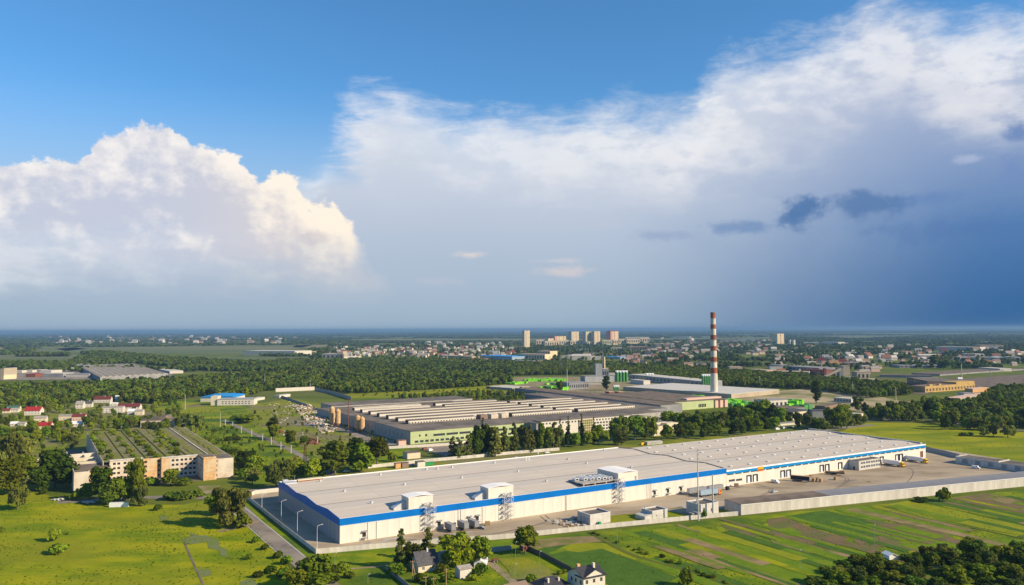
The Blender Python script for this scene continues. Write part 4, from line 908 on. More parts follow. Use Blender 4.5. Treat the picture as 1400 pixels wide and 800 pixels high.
t = thing('lorry', 'dark-sided open lorry with brown load in the yard', 'truck', W(303, -8), ANG+R(-62)); trailer_parts(t, 0, 12, 'trailer_grey', 1.2, 1.5); mb = MB(); mb.box(0, 12, -1.27, 1.27, 1.5, 3.9, 0, top=1); part('load', mb, ['trailer_grey', 'brick_orange'], t); mb = MB(); mb.box(.2, 11.8, -1.32, -1.27, 1.5, 3.8); part('side_sheet', mb, 'dark', t)
t = thing('lorry', 'flatbed trailer stacked with boards before the annex', 'truck', W(342, -4), ANG+R(-58)); trailer_parts(t, 0, 13, 'dark', 1.2, 1.4); mb = MB(); mb.box(.5, 12.8, -1.2, 1.2, 1.45, 2.3).box(10, 12.8, -1.2, 1.2, 2.3, 3.0); part('load', mb, 'wood', t)
for i, (u, v, c) in enumerate([(313, -18, 'wood'), (316, -21, 'brick_orange'), (318, -17.5, 'wood'), (330, -22, 'wood'), (322, -9, 'wood'), (246, -7, 'dark'), (258, -3, 'far_brown'), (76, -6, 'wood')]):
    t = thing('pallet_stack', ['pale pallet stack right of the dark open lorry', 'orange-brown crate stack right of the dark open lorry', 'small pallet stack just behind the crate stack', 'low pallet stack out in the yard', 'pallet stack near the dock doors', 'dark heap left of the first dock doors', 'brown pallet stack at the hall joint', 'low pallet stack left of the second stair tower'][i], 'pallets', W(u, v), ANG+rnd.uniform(-.5, .5))
    for k in range(4): mb = MB(); mb.box(-1.2, 1.2, -.8, .8, .05+k*.55, .5+k*.55); part('crate', mb, c, t, loc=(rnd.uniform(-.15, .15), rnd.uniform(-.1, .1), 0))
for i, (px, py, pt, rz, van) in enumerate([(1060, 588, 'van_white', 0, True), (1070, 586.5, 'van_white', 0, True), (1081, 584.5, 'galvanised', 0, False), (885, 607.5, 'yellow_paint', 0, True), (876, 609, 'yellow_paint', .2, True), (893, 606, 'dark', 0, False), (585, 617.5, 'van_white', .5, True), (578, 616, 'brick_red', .5, True), (572, 636, 'dark', .2, False), (560, 637.5, 'galvanised', .2, False), (550, 611, 'galvanised', 1.2, False), (541, 606, 'dark', 1.2, False), (745, 620, 'van_white', 0, False), (703, 627, 'galvanised', 0, False), (470, 646, 'van_white', 0, False)]):
    car(P(px, py), ANG+rz, ['white van leftmost of the vehicles on the road behind the hall', 'white van second on the road behind the hall', 'grey car third on the road behind the hall', 'yellow machine-like van among trees behind the roof', 'smaller yellow van left of the other yellow one', 'dark car right of the yellow vans', 'white truck cab in the factory yard', 'red-sided truck body in the factory yard', 'dark car behind the roof near the orange hut', 'grey car beside the dark car near the orange hut', 'grey car at the shaded factory end wall', 'dark car at the shaded factory end wall', 'white car on the back road by conifers', 'grey car on the back road by poplars', 'white car on the back road left of big trees'][i], pt, 6.0 if van else 4.4, van)

# ------------------------------------------------------------ houses
def house(loc, rz, w_, d, he, hr, label, wall='plaster_white', roof='roof_slate', chim=True, wins=True, name='house', cat='house', group=None, half=False):
    """ridge along x; front wall at y=0, gables at x=0 and x=w"""
    t = thing(name, label, cat, loc, rz, group)
    nw = max(1, int(w_/3.2)); z1 = 1.0; hs = []
    if wins:
        for i in range(nw):
            c = (i+.5)*w_/nw
            for zz in ([.9, 3.7] if he > 5 else [.9]): hs.append((c-.55, c+.55, zz, zz+1.35))
    mb = MB(); holes(mb, w_, he, hs, depth=.2); mb.poly([(0, d, 0), (w_, d, 0), (w_, d, he), (0, d, he)])
    for x in (0, w_): mb.poly([(x, 0, 0), (x, d, 0), (x, d, he), (x, d/2, hr), (x, 0, he)])
    wl = part('wall', mb, wall, t)
    for h_ in hs: pane(t, *h_, y=.18)
    if wins:
        for x, r_ in ((w_+.03, R(90)), (-.03, R(-90))):
            for yy in ((d*.25, d*.65) if d > 6 else (d*.45,)):
                pane(t, 0, 1.0, 1.0, 2.3, y=0, rz=r_, origin=(x, yy if x > 0 else yy+1.0, 0))
            if hr-he > 1.8: pane(t, 0, 1.0, 0, 1.2, y=0, rz=r_, origin=(x, d/2-.5 if x > 0 else d/2+.5, he+.2))
    rf = MB(); o = .45; k = (hr-he)/(d/2)
    for s in (0, 1):
        y0, y1 = (-o, d/2) if s == 0 else (d+o, d/2)
        q = [(-o, y0, he-o*k), (w_+o, y0, he-o*k), (w_+o, y1, hr), (-o, y1, hr)]
        up = [(a, b, c+.18) for a, b, c in q]; rf.poly(up); rf.poly(q)
        for i in range(4): rf.poly([q[i], q[(i+1) % 4], up[(i+1) % 4], up[i]])
    r_ = part('roof', rf, roof, t)
    if chim: mb = MB(); mb.box(w_*.6, w_*.6+.7, d*.42, d*.42+.7, he, hr+1.0); part('chimney', mb, 'concrete_pale', r_)
    return t
# the white house with crossed charcoal roofs at the bottom edge
cp = P(797.7, 791, 6.4); t = thing('house', 'white two storey house with crossed charcoal roofs at the bottom edge', 'house', (cp.x, cp.y, 0), ANG)
Wd, Dp, he, hr = 10.2, 10.5, 6.4, 9.0
hs = [(a, a+1.15, z, z+1.5) for a in (1.0, 4.4, 7.8) for z in (.9, 4.0)]
mb = MB(); holes(mb, Wd, he, hs, depth=.2); mb.poly([(0, 0, he), (Wd, 0, he), (Wd*.56, 0, hr)]).poly([(Wd, 0, 0), (Wd, Dp, 0), (Wd, Dp, he), (Wd, Dp/2, hr), (Wd, 0, he)]).poly([(0, Dp, 0), (Wd, Dp, 0), (Wd, Dp, he), (0, Dp, he)])
part('wall', mb, 'plaster_white', t)
for h_ in hs: pane(t, *h_, y=.18, frame='wood')
mb = MB(); mb.poly([(0, 0, 0), (0, Dp, 0), (0, Dp, he), (0, Dp/2, hr), (0, 0, he)]); part('wall', mb, 'plaster_white', t)
for vv in (2.2, 5.4, 8): pane(t, 0, 1.0, 0, 1.5, y=0, rz=R(-90), origin=(-.03, vv, 3.8), frame='wood'); 
mb = MB(); o = .5; k = (hr-he)/(Dp/2)
mb.prism([(-o, he-o*k), (Dp/2, hr), (Dp+o, he-o*k), (Dp+o, he-o*k+.2), (Dp/2, hr+.22), (-o, he-o*k+.2)], -o, Wd+o, axis='x')
rf = part('roof', mb, 'roof_charcoal', t)
g = Wd*.56; kk = (hr-he)/g; k2 = (hr-he)/(Wd-g); mb = MB(); mb.prism([(-.4, he-.4*kk+.05), (g, hr+.03), (Wd+.5, he-.5*k2+.05), (Wd+.5, he-.5*k2+.25), (g, hr+.25), (-.4, he-.4*kk+.25)], -o, Dp*.5); part('front_gable_roof', mb, 'roof_charcoal', t)
mb = MB(); mb.box(6.9, 7.8, 3.1, 4.0, he+1, hr+1.3); part('chimney', mb, 'plaster_cream', rf)
mb = MB(); mb.box(1.6, 2.9, 6.0, 6.9, he+1, hr+.9); part('chimney', mb, 'brick_orange', rf)
# low dark hipped roof beside it
cp = P(742, 806, 3.2); t = thing('house', 'low house with dark hipped roof left of the white house', 'house', (cp.x, cp.y, 0), ANG)
mb = MB(); mb.box(.4, 12.6, .4, 9.6, 0, 3.2); part('wall', mb, 'plaster_white', t)
mb = MB(); a, b, c, d = (0, 0, 3.1), (13, 0, 3.1), (13, 10, 3.1), (0, 10, 3.1); e, f = (4.5, 5, 5.8), (8.5, 5, 5.8); mb.poly([a, b, f, e]).poly([b, c, f]).poly([c, d, e, f]).poly([d, a, e]).poly([a, d, c, b]); rf = part('roof', mb, 'roof_charcoal', t)
mb = MB(); mb.box(3.8, 4.5, 2.2, 2.9, 3.8, 6.0).box(8.6, 9.2, 2.2, 2.8, 3.8, 5.6); part('chimney', mb, 'plaster_white', rf)
cp = P(697, 800, 3.0); house((cp.x, cp.y-8, 0), ANG, 9, 8, 2.6, 4.6, 'brown-roofed outbuilding cut by the bottom edge', roof='far_brown', chim=False)
# garden group left of it
p = P(572, 784); house((p.x, p.y, 0), ANG+R(-90)+R(90), 9, 8.5, 3.2, 7.6, 'steep grey-roofed cottage with cream gable among garden trees', 'plaster_cream', 'roof_slate')
o = bpy.data.objects[-1]
def rot_house(px, py, rz, *a, **k): p = P(px, py); return house((p.x, p.y, 0), rz, *a, **k)
rot_house(603, 771, ANG, 6.5, 5, 3.4, 4.4, 'small white outbuilding with tin roof behind the grey-roofed cottage', roof='roof_tin', chim=False, wins=False)
rot_house(629, 792, ANG, 5.2, 4.6, 3.8, 4.6, 'boxy white shed with tin roof right of the grey-roofed cottage', roof='roof_tin', chim=False, wins=False)
t = thing('greenhouse', 'white tin and glass greenhouse at the garden edge', 'greenhouse', P(648, 776), ANG+R(-35)); mb = MB(); mb.prism([(0, 0), (5, 0), (5, 1.8), (2.5, 3), (0, 1.8)], 0, 9); part('cover', mb, 'van_white', t)
mb = MB(); [mb.prism([(-.05, 1.8), (2.5, 3.08), (5.05, 1.8), (2.5, 3.0)], y, y+.15) for y in (0, 2.2, 4.4, 6.6, 8.8)]; part('rib', mb, 'steel', t)
t = thing('scrap_cart', 'small dark cart on the dirt track beside the garden', 'cart', P(674, 769.5), .5); mb = MB(); mb.box(0, 2.6, 0, 1.4, .5, 1.3); part('body', mb, 'rust', t); wheel(t, .6, 0, .45); wheel(t, 2.0, 0, .45)
rot_house(1342, 795, ANG-.2, 8, 6, 2.8, 4.2, 'pale hut half hidden in the dark orchard at the bottom right', 'plaster_cream', 'roof_tin', chim=False)
rot_house(1226, 765, ANG+1.2, 4.5, 3.5, 1.8, 2.6, 'white tin shelter at the edge of the orchard', 'van_white', 'roof_white', chim=False, wins=False)
rot_house(1390, 808, ANG-.4, 6, 5, 2.6, 3.8, 'greenish tin-roofed hut at the bottom right corner', 'plaster_white', 'roof_green', chim=False)
rot_house(715, 754, ANG, 4, 3, 2, 2.6, 'brown shack beneath the lone round tree', 'brick_red', 'far_brown', chim=False, wins=False)
t = thing('container', 'white container lying in the meadow before the ruin', 'container', P(149, 694), .12); mb = MB(); mb.box(0, 10.2, 0, 2.4, .1, 2.5); part('body', mb, 'van_white', t); mb = MB(); [mb.box(x, x+.12, -.05, 0, .15, 2.4) for x in np.arange(.5, 10, 1.2)]; part('rib', mb, 'roof_white', t, kind='stuff')
for i, (x, y, l) in enumerate([(80, 684, 'grey slab heap left of the ruin trees'), (120, 688, 'pale rubble heap beneath the ruin trees'), (3, 621, 'low white wall remnant at the left edge')]):
    t = thing('rubble_heap', l, 'rubble', P(x, y), 0); 
    for k in range(5): mb = MB(); mb.box(-1.6, 1.6, -.8, .8, 0, .5); q = part('slab', mb, 'concrete_pale', t, loc=(rnd.uniform(-3, 3), rnd.uniform(-1, 1), k*.2), rz=rnd.uniform(0, 3))
# village at the left
vill = [(3, 565, 8, 7, 3, 5.5, 'roof_maroon', 'plaster_cream', 'dark red roofed house at the far left edge'), (9, 563, 14, 9, 5, 7, 'roof_green', 'plaster_cream', 'house with grey-green roof left of the crimson roofs'), (16, 564, 7, 6, 3.4, 5.2, 'roof_tin', 'plaster_white', 'small white house below the green roof'),
 (33, 568, 17, 13, 5.5, 9.6, 'roof_red', 'plaster_white', 'large house with the big crimson roof'), (46, 577, 12, 9, 4, 6, 'roof_tin', 'plaster_cream', 'tin-roofed cream house between the crimson roofs'), (51, 589, 12, 9, 5, 8, 'roof_red', 'plaster_cream', 'nearer house with crimson roof and cream gable'), (14, 583, 7, 5, 3, 4.6, 'roof_white', 'plaster_white', 'small white-roofed hut left of the nearer crimson roof'), (24, 583, 7, 5, 3, 4.4, 'roof_tin', 'plaster_white', 'second small pale hut left of the nearer crimson roof'),
 (80, 575, 14, 9, 5, 6.2, 'roof_tin', 'plaster_cream', 'long tin-roofed house right of the crimson roofs'), (98, 576, 13, 9, 5, 7.6, 'roof_maroon', 'plaster_pink', 'pinkish house with maroon roof'), (97, 584, 10, 8, 3.4, 5.4, 'roof_white', 'plaster_white', 'white cottage below the maroon roof'), (103, 559, 9, 9, 6, 9.5, 'roof_tin', 'plaster_white', 'tall narrow white gabled house'), (114, 557, 10, 8, 5, 8, 'roof_slate', 'plaster_white', 'grey-roofed white house right of the tall narrow one'),
 (128, 551, 22, 9, 5, 8.6, 'roof_maroon', 'plaster_white', 'house with maroon roof and two pale dormers'), (157, 549, 12, 9, 4, 8, 'roof_white', 'plaster_cream', 'pale-roofed house near the forest edge'), (150, 556, 9, 6, 4, 5, 'roof_white', 'plaster_white', 'low white house below the forest edge'), (139, 565, 24, 9, 7, 7.8, 'roof_tin', 'plaster_white', 'long blocky white house'), (160, 563, 26, 11, 6, 9.6, 'roof_maroon', 'plaster_white', 'big white house with long maroon roof'), (174, 567, 9, 8, 4, 6.4, 'roof_white', 'plaster_white', 'white cottage right below the long maroon roof'), (184, 568, 9, 8, 5, 6.6, 'roof_tin', 'plaster_cream', 'cream house at the right end of the village'), (84, 551, 9, 7, 4, 6, 'roof_tin', 'plaster_cream', 'tan house hidden high in the trees')]
for x, y, w_, d, he, hr, ro, wa, l in vill: rot_house(x, y, ANG-R(18)+rnd.uniform(-.08, .08), w_, d, he, hr, l, wa, ro, chim=hr-he > 2, wins=True)
t = thing('service_building', 'grey-roofed building with arched front behind the ruin', 'building', P(192, 585), ANG-R(22)); mb = MB(); holes(mb, 44, 7.5, [(6+5*i, 9.8+5*i, 2.2, 5.8) for i in range(4)], depth=.5); mb.box(0, .3, .1, 22, 0, 7.5).box(43.7, 44, .1, 22, 0, 7.5).box(0, 44, 22, 22.3, 0, 7.5); part('wall', mb, 'ruin_wall', t)
for i in range(4): pane(t, 6+5*i, 9.8+5*i, 2.2, 5.8, y=.45, material='dark', frame='ruin_wall')
mb = MB(); mb.prism([(-.5, 7.5), (24, 11.5), (26, 7.5)], -.4, 22.4).box(26.1, 44.2, -.2, 22.3, 7.5, 7.9); part('roof', mb, 'bitumen_brown', t)

# ------------------------------------------------------------ the ruined block
t = thing('ruined_building', 'derelict four storey block with an overgrown roof beyond the meadow', 'ruin', W(-101, 199))
RX = 95; 
def wins_row(u0, u1, n, hz, w_=1.7, h_=1.5, pair=True):
    hs = []
    for i in range(n):
        c = u0+(u1-u0)*(i+.5)/n
        for dx in ((-1.3, 1.3) if pair else (0,)):
            for z in hz: hs.append((c+dx-w_/2, c+dx+w_/2, z, z+h_))
    return hs
HZ = (1.6, 4.8, 8.0, 11.0)
def wallpart(x0, x1, y, hgt, hs, m, name='wall'):
    mb = MB(); holes(mb, x1-x0, hgt, hs, depth=.5); w0 = part(name, mb, m, t, loc=(x0, y, 0))
    for h_ in hs: pane(t, h_[0], h_[1], h_[2], h_[3], y=.45, material='dark', frame=None, origin=(x0, y, 0))
wallpart(22, 42, 30, 13.8, wins_row(1, 20, 3, HZ), 'ruin_wall')
wallpart(42, 53, 27, 14.0, wins_row(.5, 2.5, 1, HZ, pair=False)+wins_row(9, 10.6, 1, HZ, 1.2, pair=False), 'ruin_orange')
wallpart(53, 58, 24, 14.2, [], 'ruin_orange')
wallpart(58, 76, 24, 13.8, wins_row(.8, 17.5, 3, HZ), 'ruin_wall')
mb = MB(); mb.box(53, 53.3, 24.05, 27, 0, 14).box(42, 42.3, 27.05, 30, 0, 14); part('wall', mb, 'ruin_wall', t)
# wing at the right, protruding towards the meadow
mb = MB(); holes(mb, 22, 13.6, wins_row(1, 21, 4, HZ, 1.3, pair=False), depth=.4); part('wing_side_wall', mb, 'ruin_wall', t, loc=(76, 24, 0), rz=R(-90))
for h_ in wins_row(1, 21, 4, HZ, 1.3, pair=False): pane(t, *h_, y=.35, material='dark', frame=None, rz=R(-90), origin=(76, 24, 0))
wallpart(76, 84, 2, 14.4, [], 'ruin_orange'); wallpart(84, 85.8, 5, 13.6, [(.4, 1.4, z, z+1.6) for z in HZ], 'ruin_orange'); wallpart(85.8, 96, 5.2, 13.2, [], 'ruin_wall')
mb = MB(); mb.box(84, 84.3, 2.05, 5, 0, 14).box(95.7, 96, 5.3, 205, 0, 13.2); part('wall', mb, 'ruin_wall', t)
mb = MB(); mb.box(76.1, 83.9, 2.1, 24, 14.0, 14.2).box(84.1, 95.8, 5.4, 30, 13.0, 13.15); part('wing_roof', mb, 'bitumen', t)
mb = MB(); mb.box(76, 84, 2, 2.4, 14.2, 15.4).box(83.6, 84, 2.4, 12, 14.2, 15.0).box(76, 76.4, 2.4, 9, 14.2, 14.9); part('broken_parapet', mb, 'ruin_orange', t)
# left pavilion
wallpart(0, 8.4, 0, 13, [], 'ruin_wall'); wallpart(8.6, 11, 6, 12.6, [(.5, 1.7, z, z+1.6) for z in HZ], 'ruin_orange'); wallpart(11, 22, 16, 12.2, wins_row(1, 10, 2, HZ[:3], pair=False), 'ruin_orange')
mb = MB(); mb.box(0, .4, .05, 70, 0, 12.6).box(8, 8.4, .05, 6, 0, 12.8).box(10.6, 11, 6.05, 16, 0, 12).box(21.6, 22, 16.1, 30, 0, 12); part('wall', mb, 'ruin_wall', t)
mb = MB(); mb.box(.4, 8.3, .5, 6, 12.2, 12.4).box(.4, 10.6, 6, 16, 11.8, 12).box(.4, 21.6, 16, 44, 11.0, 11.2); part('pavilion_roof', mb, 'bitumen_brown', t)
mb = MB(); mb.box(.4, 18, 44, 72, 9, 9.2); part('terrace', mb, 'rough_grass', t)
for v in (44, 52, 72, 86): mb = MB(); mb.box(.4, 18, v, v+1.0, 9, 11.6 if v != 86 else 12.6); part('standing_wall', mb, 'ruin_wall', t)
mb = MB(); mb.box(0, .6, 70, 120, 0, 10.5).box(9.5, 10.2, 74, 100, 9, 12); part('standing_wall', mb, 'ruin_wall', t)
mb = MB(); mb.box(18, 18.5, 30, 205, 0, 14).box(18.5, 96, 204.5, 205, 0, 13.5); part('wall', mb, 'ruin_wall', t)
# roof bays running away from the viewer, broken and overgrown
nb = 6; bw = (95.6-19)/nb
for i in range(nb):
    x0 = 19+i*bw; mb = MB(); y0 = 30.2 if i < 3 else 24.2
    seg = 16; ys = np.linspace(y0 if i < 5 else 25, 204, seg+1)
    for a, b in zip(ys, ys[1:]): mb.box(x0+.3, x0+bw-.5, a+.25, b-.25, 13.2+rnd.uniform(-.15, .1), 13.6)
    part('roof_bay', mb, 'ruin_roof', t)
    mb = MB(); mb.box(x0-.5, x0+.3, ys[0], 204, 13.3, 14.1); part('roof_beam', mb, 'ruin_wall' if i == 5 else 'moss', t)
    mb = MB(); x1_ = x0+bw*rnd.uniform(.25, .5)
    for a, b in zip(ys, ys[1:]): mb.box(x1_+rnd.uniform(-.8, .8), x1_+rnd.uniform(2.2, 4.4), a, b+.01, 13.55, 13.75+rnd.uniform(0, .25))
    part('moss_strip', mb, 'moss', t)
mb = MB(); mb.box(22, 42, 29.6, 30.6, 13.8, 14.6).box(53, 76, 23.7, 24.6, 13.9, 14.6); part('cornice', mb, 'concrete_pale', t)
mb = MB(); mb.box(0.5, 95.5, 3, 204, .1, .3); part('floor', mb, 'bitumen_brown', t)
ruin = t
# ------------------------------------------------------------ the old factory
def hall(name, label, cat, u, v, L, Dp, h, wm='concrete', rm='bitumen', rz=ANG, group=None, px=None):
    t = thing(name, label, cat, W(u, v) if px is None else P(*px), rz, group)
    mb = MB(); mb.box(0, L, 0, .3, 0, h).box(0, .3, .3, Dp-.3, 0, h).box(L-.3, L, .3, Dp-.3, 0, h).box(0, L, Dp-.3, Dp, 0, h); part('wall', mb, wm, t)
    mb = MB(); mb.box(-.2, L+.2, -.2, Dp+.2, h, h+.3); part('roof', mb, rm, t); return t
t = thing('factory', 'old factory hall with dark roof and rows of white roof monitors', 'factory', W(160, 280))
hs = [(8+2.4*0, 9.6, 6.2, 8.0), (14, 16, 6.0, 8.0)]+[(22+13*i, 33.5+13*i, 5.6, 7.6) for i in range(7)]+[(4+5*i, 7.5+5*i, 1.0, 3.0) for i in range(22)]
mb = MB(); holes(mb, 122, 11, hs, depth=.4); part('wall', mb, 'green_wall', t)
for h_ in hs: pane(t, *h_, y=.35, frame='dark')
mb = MB(); holes(mb, 196, 11, [(4+9*i, 9+9*i, 3.0, 8.2) for i in range(20)], depth=.4); part('end_wall', mb, 'concrete', t, loc=(0, 196, 0), rz=R(-90))
for i in range(20): pane(t, 4+9*i, 9+9*i, 3.0, 8.2, y=.35, rz=R(-90), origin=(0, 196, 0), material='concrete', frame='far_grey')
mb = MB(); mb.box(122, 296, 4, 4.4, 0, 11).box(295.6, 296, 4.4, 196, 0, 11).box(0, 296, 195.6, 196, 0, 11); part('wall', mb, 'concrete', t)
for i in range(8):
    mb = MB(); mb.box(37*i+.05, 37*i+36.95, -.3 if i < 3 else 4.3, 196.2, 11, 11.35); part('roof_section', mb, 'bitumen', t)
def monitor(x0, x1, y, stained):
    L = x1-x0; n = max(1, int(L/3)); mb = MB(); mb.prism([(0, 11.35), (0, 14.5), (7, 14.8), (7, 11.35)], 0, L, 1, axis='x'); 
    m_ = part('roof_monitor', mb, ['plaster_white', 'bitumen'], t, loc=(x0, y, 0))
    mb = MB(); mb.poly([(.2, -.03, 11.9), (L-.2, -.03, 11.9), (L-.2, -.03, 14.4), (.2, -.03, 14.4)]); part('glazing', mb, 'plaster_white', m_)
    if y < 60:
        mb = MB(); [mb.box(.5+i*3.0, 1.9+i*3.0, -.08, -.03, 12.0, 12.9) for i in range(n)]; part('window_strip', mb, 'dark', m_, kind='stuff')
    mb = MB(); mb.prism([(-.3, 14.5), (7.2, 14.85), (7.2, 15.1), (-.3, 14.75)], -.2, L+.2, axis='x'); part('monitor_roof', mb, 'ruin_wall' if stained else 'bitumen', m_)
for j in range(7):
    y = 50+24.2*j
    if j == 0: monitor(20, 92, y, False); monitor(134, 208, y, False); monitor(216, 294, y, False)
    else: monitor(20, 100 if j > 4 else 200, y, j > 4)
    if j > 4: monitor(118, 200, y, False)
    if 0 < j < 6: monitor(204, 294, y, False)
for i, x in enumerate((96, 108, 120)): mb = MB(); mb.box(x, x+8, 47, 56, 11.3, 15.6); part('roof_house', mb, 'ruin_wall' if i else 'far_brown', t)
# office front of the factory
t = thing('factory_office', 'long cream office front with rows of windows before the factory hall', 'office', W(286, 265))
hs = [(2+3.7*i, 3.9+3.7*i, z, z+1.5) for i in range(29) for z in (10.2,)]+[(62+3.7*i, 64.4+3.7*i, z, z+1.7) for i in range(13) for z in (1.2, 4.2, 7.2)]
mb = MB(); holes(mb, 110, 13, hs, depth=.4); mb.box(0, .3, .1, 14, 0, 13).box(109.7, 110, .1, 14, 0, 13); part('wall', mb, 'plaster_white', t)
for h_ in hs: pane(t, *h_, y=.35, frame=None)
mb = MB(); mb.box(-.3, 110.3, -.3, 15, 13, 13.4); part('roof', mb, 'bitumen', t)
mb = MB(); mb.box(44, 60, -1.2, -.1, 0, 12.4); q = part('stair_glazing', mb, 'plaster_cream', t)
for i in range(6):
    for k in range(5): mb = MB(); mb.box(44.4+2.6*i, 46.6+2.6*i, -1.25, -1.2, .5+2.4*k, 2.5+2.4*k); part('pane', mb, 'soil_dry', q)
hall('factory_annex', 'grey windowless block between the green wall and the office front', 'annex', 279, 262, 7, 16, 12, 'far_grey')
hall('factory_annex', 'short pale green hall end right of the office front', 'annex', 397, 269, 22, 14, 10, 'green_wall')
hall('factory_hall', 'low dark-roofed hall behind the factory at left', 'factory', 165, 500, 175, 60, 8, 'concrete', 'bitumen_brown')
hall('factory_hall', 'farther dark-roofed hall behind the factory at left', 'factory', 190, 575, 190, 50, 8, 'concrete', 'bitumen')
hall('factory_hall', 'narrow dark-roofed hall with curved ridge right behind the monitors', 'factory', 470, 330, 32, 260, 9, 'far_grey', 'bitumen')
hall('factory_hall', 'second narrow dark-roofed hall right of the monitors', 'factory', 510, 350, 34, 330, 10, 'far_grey', 'bitumen_brown')
t = thing('factory_hall', 'big hall with pale green gable wall and brown roof below the chimney', 'factory', W(548, 368))
mb = MB(); mb.box(0, 66, 0, .3, 0, 10).box(0, .3, .3, 150, 0, 10).box(65.7, 66, .3, 150, 0, 10); part('wall', mb, 'green_wall', t)
for i in range(5): mb = MB(); mb.box(0, 92, 30*i-.3, 30*i+29.8, 10, 10.5); part('roof_section', mb, 'bitumen_brown', t)
for i in range(5): mb = MB(); mb.box(40+3*i*.9, 42+3*i*.9, -.1, 0, 2, 6); part('window', mb, 'dark', t)
for i in range(3): mb = MB(); mb.box(68+8.5*i, 73+8.5*i, -1, 12, 0, 9); part('bay', mb, 'plaster_pink', t)
mb = MB(); mb.box(30, 90, 10, 20, 10.5, 12.5); part('roof_ridge', mb, 'plaster_pink', t)
t = thing('brick_building', 'small peach-walled block with grey roof among trees before the factory', 'building', W(374, 207)); mb = MB(); mb.box(0, 11, 0, 38, 0, 9).box(11, 26, 12, 30, 0, 10.5).box(20, 34, 4, 14, 0, 10); part('wall', mb, 'plaster_cream', t); mb = MB(); mb.box(-.3, 11.2, -.3, 38.3, 9, 9.3).box(11.2, 26.2, 11.8, 30.2, 10.5, 10.8); part('roof', mb, 'shed_roof', t)
for i, (px, py, w_, d_, h_, wm, rm, l) in enumerate([(557, 628, 11, 9, 4.5, 'plaster_cream', 'bitumen', 'small cream hut in the yard before the factory'), (541, 641, 4, 3, 3.6, 'brick_orange', 'roof_rust', 'little orange hut just behind the warehouse roof'), (550, 640, 5, 4, 3.4, 'far_brown', 'bitumen', 'dark brown hut beside the little orange one'), (571, 639, 6, 5, 3.6, 'plaster_white', 'bitumen', 'white gatehouse at the long back wall'), (545, 611, 7, 5, 5, 'plaster_pink', 'roof_rust', 'peach hut at the near corner of the factory'),
    (578, 637, 9, 4, 1.6, 'green_bin', 'silo_green', 'low dark green cabin by the gatehouse')]): hall('hut', l, 'hut', 0, 0, w_, d_, h_, wm, rm, px=(px, py))
for i, (px, py, h_) in enumerate([(454, 583, 19), (462, 584, 17), (489, 591, 15), (495, 592, 14)]):
    t = thing('silo', ['tall rusty cream silo leftmost at the factory end', 'second rusty cream silo at the factory end', 'shorter peach silo beside the rust-brown pole', 'shortest peach silo nearest the factory yard'][i], 'silo', P(px, py), 0, 'old silos at the factory end wall')
    mb = MB(); mb.bar((0, 0, 4), (0, 0, h_), 2.6, n=12).bar((0, 0, h_), (0, 0, h_+2), 2.6, n=12, r2=.4).bar((0, 0, 1.5), (0, 0, 4), .6, n=12, r2=2.6); part('tank', mb, 'ruin_orange', t)
    for k in range(4): a = k*math.pi/2+.6; mb = MB(); mb.bar((2.2*math.cos(a), 2.2*math.sin(a), 0), (2.2*math.cos(a), 2.2*math.sin(a), 5), .25); part('leg', mb, 'rust', t)

# ------------------------------------------------------------ the striped chimney
p = P(976.5, 541.5); t = thing('chimney', 'tall factory chimney with red and white bands and bare lower shaft', 'chimney', p, ANG)
Dc = p.y; rows = [541.5, 510.5, 503, 495, 488.6, 480, 473.5, 465, 458.5, 450.2, 444, 435.7, 428.5]
zs = [(541.5-r)/F*Dc for r in rows]; Ht = zs[-1]
for i in range(12):
    r0, r1 = (5.6-(5.6-3.6)*z/Ht for z in (zs[i], zs[i+1])); mb = MB(); mb.bar((0, 0, zs[i]+.02), (0, 0, zs[i+1]), r0, n=20, r2=r1)
    part('band', mb, 'chimney_white' if i % 2 == 0 else 'chimney_red', t)
for z in (zs[3], zs[7], zs[11]): mb = MB(); r_ = 5.6-2*z/Ht+.8; mb.bar((0, 0, z), (0, 0, z+.4), r_, n=20); part('gallery', mb, 'steel', t)
mb = MB(); mb.bar((0, 0, Ht-.5), (0, 0, Ht+1.0), 3.9, n=20); part('cap', mb, 'far_brown', t)
mb = MB(); mb.bar((5.4, -1, 0), (3.7, -.8, Ht), .25); part('ladder', mb, 'rust', t)

# ------------------------------------------------------------ silos, sheds and lime storage beyond the factory
def silo_group(name, label, px0, px1, py, hpx, rows=2, m='silo_green', top='white_trim', n=None):
    a, b = P(px0, py), P(px1, py); D = a.y; h = hpx/F*D; L = b.x-a.x; n = n or max(2, round(L/7)); r = L/n/2
    t = thing(name, label, 'silos', a, 0)
    for j in range(rows):
        for i in range(n): mb = MB(); c = (r+2*r*i, j*2*r, 0); mb.bar(c, (c[0], c[1], h-1.5), r*.96, n=12).bar((c[0], c[1], h-1.5), (c[0], c[1], h), r*.96, n=12, r2=r*.3, mi=1); part('silo_tank', mb, [m, top], t)
    mb = MB(); mb.box(0, L, r*(rows-1)-.8, r*(rows-1)+.8, h, h+1.6); part('gangway', mb, top, t)
silo_group('silo_group', 'four pale and green silos right of the grey tower', 842, 859, 522, 14, n=4)
silo_group('silo_group', 'small pair of green silos left of the long shed middle', 883, 894.5, 520.5, 9, n=3)
silo_group('silo_group', 'dark green silos left of the chimney foot', 960, 972, 530, 17, n=4)
silo_group('silo_group', 'short green silos low behind the brick huts', 839, 847, 534, 6, n=3)
a = P(814.5, 515); t = thing('silo_tower', 'tall grey clad tower with lattice stair and thin white stack', 'tower', a, .1); D = a.y; k = D/F
for i in range(5): mb = MB(); mb.box(i*1.9*k+.1, (i+1)*1.9*k-.1, 0, 9*k, 0, 17.5*k); part('wall_panel', mb, 'grey_clad', t)
